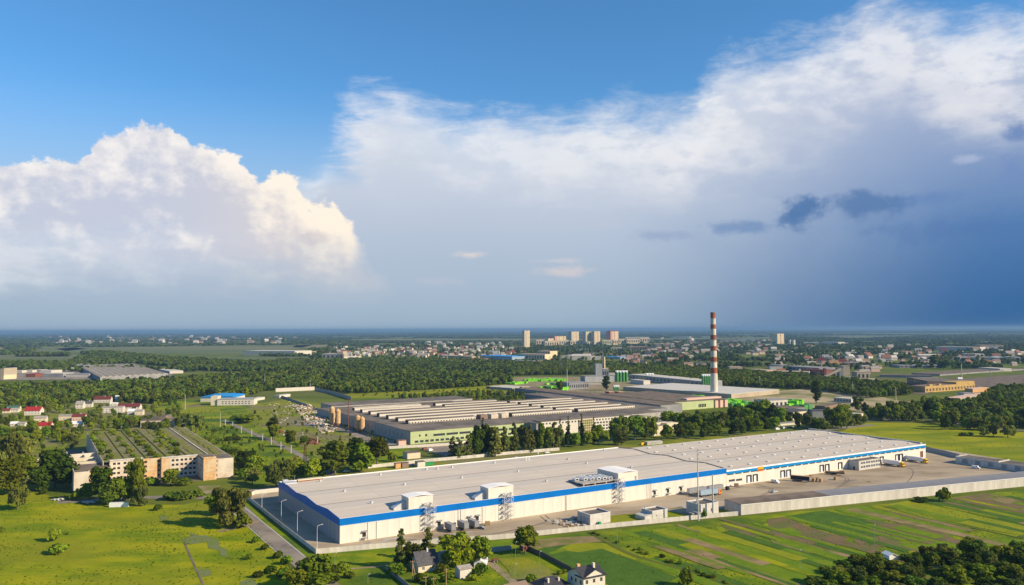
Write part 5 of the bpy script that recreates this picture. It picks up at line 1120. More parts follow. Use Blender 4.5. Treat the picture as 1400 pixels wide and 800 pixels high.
mb = MB(); mb.box(10*k, 13.8*k, 1, 8*k, 0, 22*k).box(14*k, 18*k, 0, 6*k, 0, 12*k); part('stair_frame', mb, 'far_brown', t)
mb = MB(); mb.bar((12*k, 0, 0), (12*k, 0, 27*k), 1.2*k, n=10); part('stack', mb, 'tower_cream', t)
mb = MB(); mb.bar((9.5*k, 0, 17*k), (9.5*k, 0, 37*k), .5*k, n=5, r2=.2*k); part('mast', mb, 'far_grey', t)
def pxbox(px0, py0, px1, py1, hpx, depth, wm, rm, label, name='shed', cat='shed', gable=False, bays=0, group=None, segs=1):
    a, b = P(px0, py0), P(px1, py1); L = (b-a).length; h = hpx/F*a.y; rz = math.atan2(b.y-a.y, b.x-a.x)
    if cat == 'apartment block': rz += R(18)
    t = thing(name, label, cat, a, rz, group)
    mb = MB(); mb.box(0, L, 0, depth, 0, h); part('wall', mb, wm, t)
    mb = MB()
    if gable: mb.prism([(-.3, h+.05), (depth/2, h+h*.35), (depth+.3, h+.05)], -.3, L+.3, axis='x')
    else:
        for i in range(segs): mb.box(L*i/segs+.1, L*(i+1)/segs-.1, -.3, depth+.3, h+.02, h+.5)
    part('roof', mb, rm, t)
    if bays:
        n = bays; s = L/n; q = MB()
        for i in range(n): q.box(s*(i+.25), s*(i+.75), -.12, -.01, h*.3, h*.75)
        part('windows', q, 'glass', t, kind='stuff')
    return t
FS = [
 (860, 519, 961, 530, 7, 40, 'grey_clad', 'far_white', 'very long grey shed with pale roof behind the silos', dict(segs=8, bays=20)),
 (852, 534, 1000, 545, 5, 125, 'far_tan', 'concrete_pale', 'broad flat pale-roofed hall between silos and chimney', dict(segs=6)),
 (892, 521, 906, 522.5, 5, 20, 'plaster_white', 'far_white', 'white block in front of the long grey shed', {}),
 (778, 533, 805, 532, 9, 30, 'far_grey', 'far_grey', 'grey ribbed hall right of the lime storage', dict(bays=9)),
 (800, 523, 842, 522, 8, 25, 'grey_clad', 'far_grey', 'grey building at the foot of the grey tower', {}),
 (824, 518, 832, 518, 13, 22, 'far_grey', 'far_white', 'grey-white mixing block right beside the grey tower', dict(bays=3)),
 (833, 520, 841, 520, 9, 22, 'plaster_white', 'far_white', 'white block between grey tower and green silos', {}),
 (862, 524, 880, 526, 5, 14, 'plaster_white', 'far_white', 'white annex between the two silo pairs', {}),
 (805, 530, 822, 530, 4, 20, 'far_tan', 'far_white', 'cream shed in front of the grey tower', {}),
 (700, 534, 724, 532, 3, 60, 'far_grey', 'far_white', 'low pale shed left of the lime roofs', {}),
 (1048, 560, 1077, 558.5, 12, 18, 'plaster_white', 'far_grey', 'white block with dark windows behind the green trees', dict(bays=5)),
 (1036, 557, 1050, 557, 9, 18, 'grey_clad', 'far_grey', 'grey block left of the white windowed block', {}),
 (1082, 575, 1110, 572, 11, 24, 'plaster_cream', 'roof_slate', 'cream house with dark roof among the trees behind the hall', dict(bays=4)),
 (1078, 565, 1100, 563, 6, 30, 'far_grey', 'bitumen_brown', 'dark-roofed shed beyond the cream house', {}),
 (1111, 574, 1130, 574, 12, 14, 'far_grey', 'roof_slate', 'grey cluttered shed right of the cream house', {}),
 (1114, 559, 1128, 560, 4, 60, 'far_brown', 'bitumen_brown', 'brown flat roof near the tall poplar', {}),
 (1140, 549, 1164, 551, 5, 20, 'far_white', 'far_white', 'white frames of the substation hall', dict(bays=6)),
 (1060, 583, 1095, 580, 3, 6, 'plaster_white', 'far_grey', 'low white shelter on the road behind the hall', {}),
 (1160, 572, 1177, 573, 6, 12, 'plaster_white', 'far_white', 'white hut between the round trees', {}),
 (885, 609, 906, 607, 3.5, 4, 'concrete', 'concrete_pale', 'low wall-like shelter beside the yellow vans', {}),
 # distance, left
 (332, 486, 403, 486.5, 6, 120, 'far_white', 'far_white', 'long white hall in the fields at left', dict(segs=5)),
 (380, 484, 425, 484, 3, 60, 'far_tan', 'far_tan', 'tan field hall right of the long white hall', {}),
 (440, 492, 469, 492, 8, 60, 'far_grey', 'far_white', 'pale grey works building before the far suburb', dict(bays=5)),
 (461, 492, 469, 492, 11, 40, 'far_tan', 'far_tan', 'square cream tower block of the far works', {}),
 (470, 492, 494, 491, 4, 40, 'far_white', 'far_white', 'low white roof beside the far works', {}),
 (476, 497, 488, 497, 3, 40, 'far_white', 'far_white', 'smaller white roof below the far works', {}),
 (600, 490, 645, 492, 4, 40, 'far_tan', 'far_tan', 'long cream sheds before the far suburb', {}),
 (655, 491, 700, 493, 5, 80, 'trailer_blue', 'tin_blue', 'blue-roofed hall left of the lone tower block', {}),
 (628, 493, 655, 494, 3, 40, 'far_brown', 'roof_rust', 'brown-roofed sheds before the far suburb', {}),
 (0, 519, 5, 519, 15, 40, 'far_tan', 'far_grey', 'cream block cut by the left edge', {}),
 (5, 519, 22, 518, 6, 40, 'tower_cream', 'far_white', 'yellowish hall at the left edge beyond the forest', {}),
 (35, 516, 48, 516, 4, 40, 'brick_red', 'roof_red', 'red-roofed shed beyond the left forest', {}),
 (15, 510, 30, 510, 3, 25, 'far_white', 'far_white', 'first white shed of the row beyond the left forest', {}),
 (31, 509.5, 44, 509.5, 3, 25, 'far_white', 'far_white', 'second white shed of the row beyond the left forest', {}),
 (46, 509, 56, 509, 3, 25, 'far_grey', 'far_white', 'third white shed of the row beyond the left forest', {}),
 (54, 512, 70, 512, 5, 40, 'far_white', 'far_white', 'white blocky hall beyond the left forest', {}),
 (58, 516, 86, 516, 5, 40, 'far_grey', 'far_white', 'grey hall with pale roof beyond the left forest', {}),
 (88, 506.5, 97, 506.5, 3, 30, 'far_white', 'far_white', 'small white hall left of the ribbed roof', {}),
 (90, 516, 122, 516, 4, 40, 'far_white', 'far_grey', 'pale annex along the ribbed roof hall', {}),
 (98, 503, 106, 506, 5, 40, 'far_grey', 'far_grey', 'grey annex at the corner of the ribbed roof', {}),
 (205, 506, 232, 511, 3, 30, 'far_white', 'far_white', 'white sheds right of the ribbed roof', {}),
 (275, 503, 303, 503, 4, 25, 'far_grey', 'far_white', 'grey hall far beyond the middle forest', {}),
 (331, 505, 347, 505, 3, 25, 'far_white', 'far_white', 'white low hall far beyond the middle forest', {}),
 # town middle
 (708, 492, 745, 493, 8, 40, 'tower_cream', 'plaster_pink', 'peach three storey block below the lone tower', dict(bays=10)),
 (735, 486, 752, 486.5, 6, 40, 'tower_cream', 'tower_tan', 'cream blocks beyond the peach block', dict(bays=5)),
 (700, 498, 730, 499, 5, 40, 'far_brown', 'far_grey', 'brown block in the wood before the peach block', dict(bays=5)),
 (768, 490, 790, 490, 3, 30, 'far_white', 'far_white', 'white workshop left of the gabled hall', {}),
 (782, 492.5, 808, 492.5, 6, 50, 'far_white', 'far_white', 'white gabled hall in the town middle', dict(gable=True)),
 (808, 492, 822, 492, 4, 40, 'far_white', 'far_white', 'white hall right of the gabled hall', {}),
 (788, 480, 810, 480, 2.5, 50, 'trailer_blue', 'trailer_blue', 'blue-grey roof before the housing blocks', {}),
 (858, 480, 882, 480, 6, 40, 'far_brown', 'plaster_pink', 'pinkish low block right below the red-topped tower', dict(bays=6)),
 (836, 480, 850, 480, 5, 30, 'tower_tan', 'tower_tan', 'tan low block below the red-topped tower', dict(bays=4)),
 (822, 490, 848, 491, 2.5, 60, 'trailer_blue', 'tin_blue', 'blue roofs in the town right of the gabled hall', {}),
 # right of the chimney
 (895, 473, 922, 473, 3, 80, 'far_tan', 'far_tan', 'cream hall left of the chimney top in the town', {}),
 (917, 462.5, 943, 462.5, 1.6, 200, 'far_white', 'far_white', 'pale greenhouse roof far off left of the chimney', {}),
 (958, 462.5, 972, 462.5, 1.6, 200, 'far_white', 'far_white', 'pale greenhouse roof touching the chimney left side', {}),
 (984, 467, 1006, 467, 3, 60, 'far_tan', 'far_tan', 'cream row of buildings right of the chimney', {}),
 (1008, 466.5, 1038, 466.5, 2.5, 60, 'far_white', 'far_white', 'white row of buildings right of the chimney', {}),
 (1067, 483, 1092, 483, 2, 60, 'far_white', 'far_white', 'pale flat hall below the round cream tower', {}),
 (998, 510, 1015, 510, 8, 30, 'plaster_pink', 'far_tan', 'pinkish block in the wood right of the chimney', dict(bays=4)),
 (1022, 511, 1048, 513, 6, 30, 'plaster_pink', 'far_tan', 'long pinkish sheds right of the pinkish block', dict(bays=5)),
 (935, 508, 968, 509, 3, 30, 'far_grey', 'far_grey', 'grey shed in the wood left of the chimney', {}),
 (1050, 504, 1120, 509, 5, 50, 'far_grey', 'far_grey', 'wide grey industrial roofs right of the pinkish sheds', dict(segs=6, bays=14)),
 (1052, 513, 1106, 514, 5, 40, 'far_tan', 'far_tan', 'wide tan works building before the grey roofs', dict(bays=12)),
 (1053, 506, 1074, 506, 4, 16, 'far_white', 'far_white', 'white shed on the tan works', {}),
 (1095, 512, 1130, 514, 7, 30, 'brick_red', 'roof_maroon', 'dark red-brick works left of the conveyor', dict(bays=5)),
 (1127, 516, 1130, 516, 12, 8, 'brick_red', 'brick_red', 'slim red tower at the foot of the conveyor', {}),
 (1134, 500, 1147, 500, 7, 20, 'brick_orange', 'far_tan', 'peach block above the conveyor', {}),
 (1148, 518, 1153, 518, 14, 25, 'far_grey', 'far_grey', 'grey shaft tower beside the square mill tower', {}),
 (1153, 514, 1162, 514, 13, 25, 'far_tan', 'far_tan', 'square tan mill tower at the conveyor head', {}),
 (1172, 520, 1189, 520, 11, 30, 'far_tan', 'far_tan', 'low tan mill block right of the mill tower', dict(bays=3)),
 (1155, 521, 1172, 521, 5, 20, 'tower_cream', 'far_grey', 'cream lean-to between the two mill blocks', {}),
 (1190, 521, 1202, 521, 2, 20, 'far_white', 'far_white', 'low white roof right of the mill', {}),
 (1155, 500, 1195, 500, 4, 40, 'far_brown', 'far_grey', 'brown works row behind the mill', dict(bays=8)),
 (1205, 516, 1275, 517, 3, 30, 'far_grey', 'bitumen', 'dark long depot roof left of the yellow building', dict(segs=5)),
 (1285, 514, 1400, 506, 2, 60, 'far_grey', 'bitumen_brown', 'wide dark depot roof behind the slim chimney', dict(segs=6)),
 (1240, 524, 1268, 530, 8, 50, 'far_brown', 'bitumen', 'brown-walled shed attached left of the yellow building', dict(bays=6)),
 (1100, 471, 1120, 471, 3, 50, 'far_white', 'far_white', 'white hall right of the round cream tower', {}),
 (1122, 471, 1146, 471.5, 3.5, 50, 'far_white', 'far_white', 'second white hall right of the round cream tower', {}),
 (1149, 471, 1160, 471, 2.5, 50, 'far_white', 'far_white', 'third white hall right of the round cream tower', {}),
 (1280, 479, 1340, 480, 5, 60, 'far_white', 'far_white', 'long white hall in the far right town', {}),
 (1340, 476, 1372, 476, 4, 60, 'far_tan', 'far_tan', 'tan hall right of the far long white hall', {}),
 (1343, 470, 1351, 470, 3, 30, 'far_white', 'far_white', 'small white block above the far long white hall', {}),
 (1307, 492, 1360, 493, 4, 40, 'far_white', 'far_white', 'long low white hall before the white blocks at right', {}),
 (1322, 489, 1346, 489, 5, 40, 'plaster_white', 'far_white', 'stepped white block at right', dict(bays=4)),
 (1353, 493, 1364, 495, 5, 30, 'tower_tan', 'far_white', 'hall with curved pale roof at right', dict(gable=True)),
 (1374, 492, 1400, 494, 4, 40, 'far_white', 'far_grey', 'pale grey hall cut by the right edge', {}),
 (1338, 506, 1367, 508, 3.5, 30, 'far_white', 'far_white', 'white narrow hall right of the slim white chimney', {}),
 (1248, 492, 1255, 492, 4, 20, 'brick_red', 'far_white', 'small white roofed block left of the church-like hall', {}),
 (1257, 491, 1282, 491, 5, 30, 'far_white', 'far_white', 'white gabled church-like hall in the right town', dict(gable=True)),
 (1230, 503, 1290, 503, 3, 60, 'far_grey', 'far_grey', 'grey roofs in front of the church-like hall', dict(bays=10)),
 (833, 543, 839, 542.5, 7, 8, 'brick_red', 'far_tan', 'reddish brick hut, left of the pair on the dark halls', {}),
 (846, 543, 852, 542.5, 7, 8, 'brick_red', 'far_tan', 'reddish brick hut, right of the pair on the dark halls', {}),
 (838, 546, 845, 545.5, 4, 8, 'tower_cream', 'far_tan', 'yellowish hut between the brick huts', {}),
 (890, 545, 897, 545, 6, 8, 'brick_red', 'far_tan', 'dark red hut left on the brown roofs', {}),
 (908, 546, 916, 546, 5, 8, 'plaster_pink', 'far_tan', 'pinkish hut right on the brown roofs', {}),
 (872, 541, 889, 541.5, 4, 10, 'far_tan', 'far_tan', 'long tan hut on the brown roofs', {}),
 (1318, 543, 1333, 543, 5, 18, 'plaster_white', 'far_grey', 'white hut peeping out of the right wood', {}),
]
for a in FS: pxbox(*a[:8], a[8], **a[9])
a = P(1125, 519); b = P(1151, 519); t = thing('conveyor', 'sloping conveyor gallery climbing to the mill tower', 'conveyor', a, 0); L = b.x-a.x; k = a.y/F
mb = MB(); mb.prism([(0, 1*k), (L, 12*k), (L, 16*k), (0, 4*k)], 0, 4*k); part('gallery', mb, 'far_tan', t)
for f_ in (.35, .7): mb = MB(); mb.box(L*f_, L*f_+2*k*.6, 0, 3*k, 0, (2+10*f_)*k); part('support', mb, 'far_tan', t)
t = thing('mill_silo', 'single pale tank beside the yellow building', 'tank', P(1309, 520), 0); mb = MB(); mb.bar((0, 0, 3), (9, 0, 3), 2.5, n=10); part('tank', mb, 'van_white', t)
# the yellow building
pts = [(1265, 536), (1291, 533), (1296, 532), (1318, 530), (1332, 525)]
t = thing('yellow_building', 'long bright yellow-orange factory building lit by the sun at right', 'building', P(1265, 537), 0)
a, b = P(1265, 537), P(1333, 532); rz = math.atan2(b.y-a.y, b.x-a.x); t.rotation_euler = (0, 0, rz); L = (b-a).length; k = a.y/F
mb = MB(); nn = 16; hs = [(L*(i+.2)/nn, L*(i+.8)/nn, 1.5*k, 5*k) for i in range(nn)]; holes(mb, L, 8.5*k, hs, depth=1); mb.box(0, .4, .1, 24, 0, 8.5*k).box(L-.4, L, .1, 24, 0, 8.5*k); part('wall', mb, 'yel', t)
for h_ in hs: pane(t, *h_, y=.9, frame=None, material='far_brown')
mb = MB(); mb.box(L*.62, L, 0.5, 24, 8.5*k, 11.5*k).box(L*.1, L*.16, 1, 5, 8.5*k, 10.5*k).box(L*.28, L*.33, 1, 5, 8.5*k, 10.5*k); part('upper_storey', mb, 'yel', t)
mb = MB(); mb.box(0, L*.62, .5, 24, 8.4*k, 8.7*k); part('roof', mb, 'far_brown', t)
pxbox(1310, 548, 1356, 541, 3, 16, 'concrete', 'plaster_pink', 'long low pink-roofed shed in front of the yellow building')
pxbox(1330, 537, 1352, 535, 5, 12, 'brick_orange', 'plaster_pink', 'low orange shed right of the yellow building')
# the ribbed roof
cr = [P(137, 516, 9), P(230, 511, 9), P(184, 497.6, 9), P(106, 499.4, 9)]
t = thing('market_hall', 'vast hall with ribbed grey-brown roof beyond the left forest', 'hall', (cr[0].x, cr[0].y, 0), 0); o0 = Vector((cr[0].x, cr[0].y, 0))
for i in range(11):
    f0, f1 = i/11, (i+1)/11; a = cr[0].lerp(cr[1], f0)-o0; b = cr[0].lerp(cr[1], f1)-o0; c = cr[3].lerp(cr[2], f1)-o0; d = cr[3].lerp(cr[2], f0)-o0; up = Vector((0, 0, 2.2)); m1 = a.lerp(b, .5)+up; m2 = d.lerp(c, .5)+up
    mb = MB(); mb.poly([a, m1, m2, d], 0).poly([m1, b, c, m2], 1).poly([a, b, m1], 1); part('roof_bay', mb, ['far_tan', 'roof_tin'], t)
mb = MB()
for a, b in ((cr[0], cr[1]), (cr[3], cr[0])):
    a = a-o0; b = b-o0; mb.poly([(a.x, a.y, 0), (b.x, b.y, 0), b, a])
part('wall', mb, 'far_grey', t)
# the blue-roofed building
t = thing('blue_roofed_hall', 'white hall with rounded bright blue roof at the forest edge', 'hall', P(274, 549.5), 0); k = P(274, 549.5).y/F
mb = MB(); mb.prism([(0, 0), (46*k, 0), (46*k, 6*k), (0, 6*k)], 0, 45); part('wall', mb, 'plaster_white', t)
mb = MB(); mb.prism([(-1*k, 6*k), (3*k, 7.4*k), (14*k, 8.4*k), (30*k, 8.4*k), (43*k, 7.6*k), (47*k, 6*k)], -1, 46); part('roof', mb, 'tin_blue', t)
t = thing('office_block', 'white office wing with grey flat roof joined to the blue-roofed hall', 'office', P(297, 554.5), .12); k = P(297, 554).y/F
L = 48*k; hs = [(L*(.12+.09*i), L*(.17+.09*i), z*k, (z+1.2)*k) for i in range(9) for z in (1.6, 4.2)]
mb = MB(); holes(mb, L, 8*k, hs, depth=.5); mb.box(0, .4, .1, 24, 0, 8*k).box(L-.4, L, .1, 24, 0, 8*k); part('wall', mb, 'plaster_white', t)
for h_ in hs: pane(t, *h_, y=.45, frame=None)
mb = MB(); mb.box(-.4, L+.4, -.4, 24.4, 8*k, 8.4*k); part('roof', mb, 'grey_clad', t); mb = MB(); mb.box(-9*k, -.1, 2, 20, 0, 12*k); part('stair_block', mb, 'plaster_cream', t)
pxbox(346, 549, 362, 546, 3, 10, 'plaster_white', 'far_white', 'low white sheds right of the white office wing'); pxbox(382, 544, 397, 542, 3, 8, 'plaster_white', 'far_white', 'white hut inside the walled plot')
# lime heaps and pens
lime_spec = [(704, 526, 722, 524, 3.0, 30, 'bright lime pallet stacks, leftmost field'), (722, 522, 775, 521, 3, 50, 'broad lime-green stack field at the back'), (735, 532, 762, 533, 3.5, 34, 'lime-green stacks left of the slim concrete mast'), (766, 534, 789, 532, 5, 40, 'lime-green stacks right of the slim concrete mast'), (744, 526, 765, 527, 3, 30, 'darker lime stacks between the others'),
 (988, 553, 1010, 552, 6, 95, 'lime-green stacks right of the chimney foot, left part'), (1008, 557, 1044, 555, 6, 80, 'lime-green stacks before the sand yard, right part'), (1079, 559, 1100, 556, 10, 26, 'lime-green clad boxes right of the white windowed block'), (1100, 560, 1112, 559, 7, 20, 'dark green boxes at the foot of the tall poplar'), (1222, 570, 1228, 569, 4, 6, 'single lime-green box by the road at right')]
for x0, y0, x1, y1, hp, dp, l in lime_spec:
    a, b = P(x0, y0), P(x1, y1); L = (b-a).length; k = a.y/F; t = thing('stack_row', l, 'stacks', a, math.atan2(b.y-a.y, b.x-a.x), 'lime-green stored goods')
    n = max(2, int(L/6)); m = max(1, int(dp/9))
    for i in range(n):
        for j in range(m):
            if rnd.random() < .12: continue
            h_ = hp*k*rnd.uniform(.55, 1); mb = MB(); mb.box(L*i/n, L*(i+.86)/n, dp*j/m, dp*(j+.8)/m, 0, h_); part('stack', mb, 'silo_green' if rnd.random() < (.6 if 'dark' in l else .1) else 'lime', t)

# ------------------------------------------------------------ the housing blocks on the horizon
def tower(px0, px1, pyb, pyt, depth, wm, tm, label, bal=None, rz=.35):
    a, b = P(px0, pyb), P(px1, pyb); k = a.y/F; h = (pyb-pyt)*k; Lx = b.x-a.x; t = thing('apartment_tower', label, 'tower block', (a.x+.27*Lx, a.y, 0), R(34)); depth = Lx*.62; Lx *= 1.0
    n = max(2, round((px1-px0)/4)); s = Lx/n; side = min(.45, .3)*Lx
    for i in range(n):
        mb = MB(); y = (i % 2)*2.5; mb.box(i*s, i*s+s, y, depth, 0, h*.97); part('facade_bay', mb, wm if i else (bal or wm), t)
    q = MB(); fl = max(4, int(h/3))
    for i in range(n):
        for j in range(1, fl, 2):
            for f_ in (.22, .62): q.box(i*s+s*f_, i*s+s*(f_+.2), (i % 2)*2.5-.25, (i % 2)*2.5, j*h*.95/fl, j*h*.95/fl+1.7)
    part('windows', q, 'glass', t, kind='stuff')
    mb = MB()
    for i in range(n): mb.box(i*s+.15*s, i*s+.85*s, 1, depth-1, h*.97, h*(1.0 if i % 2 else .985)+1)
    part('roof', mb, tm, t)
for a in [(714.5, 724, 475, 452, 40, 'tower_cream', 'tower_tan', 'lone slim tower block left of the housing row', 'tower_tan'), (747, 757, 472, 463, 40, 'tower_tan', 'tower_tan', 'short cream block at the left end of the housing row', 'tower_cream'), (753.5, 773, 470, 460, 50, 'tower_cream', 'tower_cream', 'broad cream block with flat top', 'tower_pink'),
          (778, 791, 471, 453.5, 40, 'tower_cream', 'tower_tan', 'tan tower right of the broad cream block', 'tower_tan'), (798, 809.5, 472, 453.5, 40, 'tower_olive', 'tower_olive', 'olive-striped tower, left of its pair', 'tower_tan'), (809.8, 820.5, 472, 453, 40, 'tower_cream', 'tower_olive', 'cream tower, right of the olive-striped one', 'tower_tan'),
          (831, 846, 470, 452.5, 40, 'tower_cream', 'roof_red', 'tower with red-pink top', 'tower_pink'), (1059, 1075, 470, 456.5, 60, 'tower_cream', 'tower_cream', 'round-looking cream tower block right of the chimney', 'tower_cream'), (1079, 1083, 472, 465, 30, 'far_white', 'far_white', 'small white twin block, left one', None), (1084, 1089, 472, 465, 30, 'far_white', 'far_white', 'small white twin block, right one', None)]: tower(*a)
for x0, x1, yb, yt, wm, l in [(733, 746, 472, 464.5, 'tower_tan', 'grey-tan slab right of the lone slim tower'), (745, 764, 474, 466.5, 'tower_cream', 'cream slab in front of the broad cream block'), (758, 780, 472, 465.5, 'tower_cream', 'long low cream slab before the tan tower'), (780, 803, 472, 466, 'tower_cream', 'pink-cream slab between the tan and olive towers'), (803, 821, 472, 467, 'tower_cream', 'low cream slab before the olive pair'),
                                 (824, 836, 472, 465, 'tower_olive', 'yellowish slab left of the red-topped tower'), (838, 845, 471.5, 464.5, 'tower_cream', 'white slab before the red-topped tower'), (846, 856, 470, 464, 'tower_cream', 'slab just right of the red-topped tower'), (857, 875, 470, 463.5, 'tower_cream', 'cream slab second right of the red-topped tower'), (875, 888, 469, 462, 'tower_tan', 'tan slab at the right end of the housing row'), (855, 888, 465, 461, 'far_white', 'long pale slab behind the right end of the row')]:
    pxbox(x0, yb, x1, yb, yb-yt, 30, wm, wm, l, 'apartment_block', 'apartment block', bays=max(3, (x1-x0)//3))
# ------------------------------------------------------------ hundreds of small far houses
def small_house(wm, rm):
    mb = MB(); mb.box(0, 1, 0, .8, 0, .5); mb.poly([(0, 0, .5), (0, .8, .5), (0, .4, .85)]).poly([(1, 0, .5), (1, .4, .85), (1, .8, .5)]); a = mb.mesh('wall', [wm])
    mb = MB(); mb.prism([(-.06, .46), (.4, .9), (.86, .46), (.4, .83)], -.05, 1.05, axis='x'); return a, mb.mesh('roof', [rm])
SH = [small_house(a, b) for a, b in [('far_white', 'roof_maroon'), ('tower_cream', 'roof_rust'), ('far_white', 'far_grey'), ('plaster_pink', 'roof_tin'), ('far_white', 'roof_rust'), ('tower_tan', 'roof_slate'), ('far_white', 'far_white'), ('plaster_white', 'roof_tin')]]
DESC = ['white house with maroon roof', 'cream house with red roof', 'white house with grey roof', 'pinkish house with tin roof', 'white house with rusty roof', 'tan house with slate roof', 'all-white house', 'white house with tin roof']
zones = [((452, 476, 700, 491), 170, 9.5, 'in the pink suburb left of the towers', (0, 1, 3, 4, 6, 7, 2)), ((60, 460, 400, 472), 34, 22, 'in the hazy left distance', (2, 6, 7, 5)), ((560, 470, 700, 479), 26, 14, 'behind the pink suburb', (2, 6, 7)), ((880, 462, 1060, 482), 24, 14, 'around the chimney top', (5, 6, 2, 4)), ((1090, 475, 1400, 500), 50, 12, 'in the wooded right suburb', (5, 2, 6, 4, 0)), ((850, 480, 960, 500), 14, 11, 'in the wood left of the chimney', (5, 2, 0))]
CLEAR = []
for (x0, y0, x1, y1), n, size, where, ks in zones:
    for i in range(n):
        px = rnd.uniform(x0, x1); py = y0+(y1-y0)*rnd.random()**.8
        if 'pink' in where: py = max(y0, min(y1, py-2+(px-575)*.012))
        q = P(px, py); k = rnd.choice(ks); s = size*rnd.uniform(.8, 1.9)
        t = thing('distant_house', DESC[k]+' '+(where if 'pink' not in where else ('front' if py > 485 else 'back')+' '+['far left', 'left', 'middle', 'right', 'far right'][min(4, int((px-452)/50))]+' of the pink suburb'), 'house', q, rnd.uniform(-.5, .7), 'small houses '+where); t.scale = (s, s, s*rnd.uniform(.8, 1.1)); link('wall', SH[k][0], t); link('roof', SH[k][1], t); CLEAR.append((q.x, q.y, s))
# the rest of the town, past what can be told apart
rt = random.Random(9); wb_, rb_ = MB(), MB()
for (x0, y0, x1, y1), n, size in [((885, 463, 1060, 486), 70, 13), ((1060, 474, 1400, 500), 90, 12), ((1020, 498, 1200, 512), 24, 9), ((850, 478, 960, 502), 26, 11), ((700, 476, 900, 492), 40, 11), ((60, 459, 420, 471), 50, 20), ((452, 470, 720, 492), 60, 9.5)]:
    for i in range(n):
        q = P(rt.uniform(x0, x1), y0+(y1-y0)*rt.random()**.8); s = size*rt.uniform(.7, 1.6); L, Dd, h = s*rt.uniform(1, 1.8), s*.8, s*rt.uniform(.35, .6); mi = rt.randrange(4)
        wb_.box(q.x, q.x+L, q.y, q.y+Dd, 0, h, mi); k0 = len(rb_.v); rb_.prism([(q.y-.3, h), (q.y+Dd/2, h*1.6), (q.y+Dd+.3, h)], q.x-.3, q.x+L+.3, rt.randrange(5), axis='x'); CLEAR.append((q.x, q.y, s))
t = thing('distant_town', 'dense small houses of the far town merging among trees', 'town', (0, 0, 0), 0)
part('walls', wb_, ['far_white', 'tower_cream', 'plaster_pink', 'far_tan'], t, kind='stuff'); part('roofs', rb_, ['far_grey', 'roof_rust', 'roof_tin', 'far_brown', 'roof_slate'], t, kind='stuff'); t['kind'] = 'stuff'
# far fields
for pts_, m in [([(-60, 492), (-60, 486), (100, 485), (250, 489), (430, 488), (300, 497), (100, 492)], 'far_field'), ([(30, 484), (60, 475), (180, 475), (430, 471.5), (400, 478), (330, 484), (130, 483)], 'far_field'), ([(75, 477), (100, 475), (120, 477), (90, 480)], 'far_stubble'), ([(400, 475), (405, 471.5), (450, 471.5), (445, 476)], 'far_stubble'),
                 ([(470, 465), (500, 463.5), (900, 463), (1060, 461), (1050, 463), (700, 465.5)], 'far_field'), ([(1000, 457), (1200, 456), (1390, 456), (1300, 458)], 'far_field'), ([(-100, 476), (0, 474), (15, 480), (-60, 484)], 'far_stubble'), ([(415, 482), (470, 480), (465, 485), (420, 486)], 'far_stubble'), ([(1050, 460), (1160, 459), (1300, 460), (1160, 462)], 'far_field')]:
    sheet('field', pts_, m, rough=6, z=.4)
sheet('rail_yard', [(1200, 524), (1290, 520), (1400, 512), (1400, 526), (1290, 532), (1260, 540), (1205, 532)], 'bitumen_brown', rough=6, z=.3)
sheet('industrial_yard', [(0, 520), (0, 506), (110, 504), (240, 510), (232, 516), (120, 519)], 'asphalt', rough=6, z=.3)
sheet('industrial_yard', [(690, 540), (700, 516), (860, 514), (1000, 530), (1020, 552), (900, 560), (800, 548)], 'dirt', rough=6, z=.05)

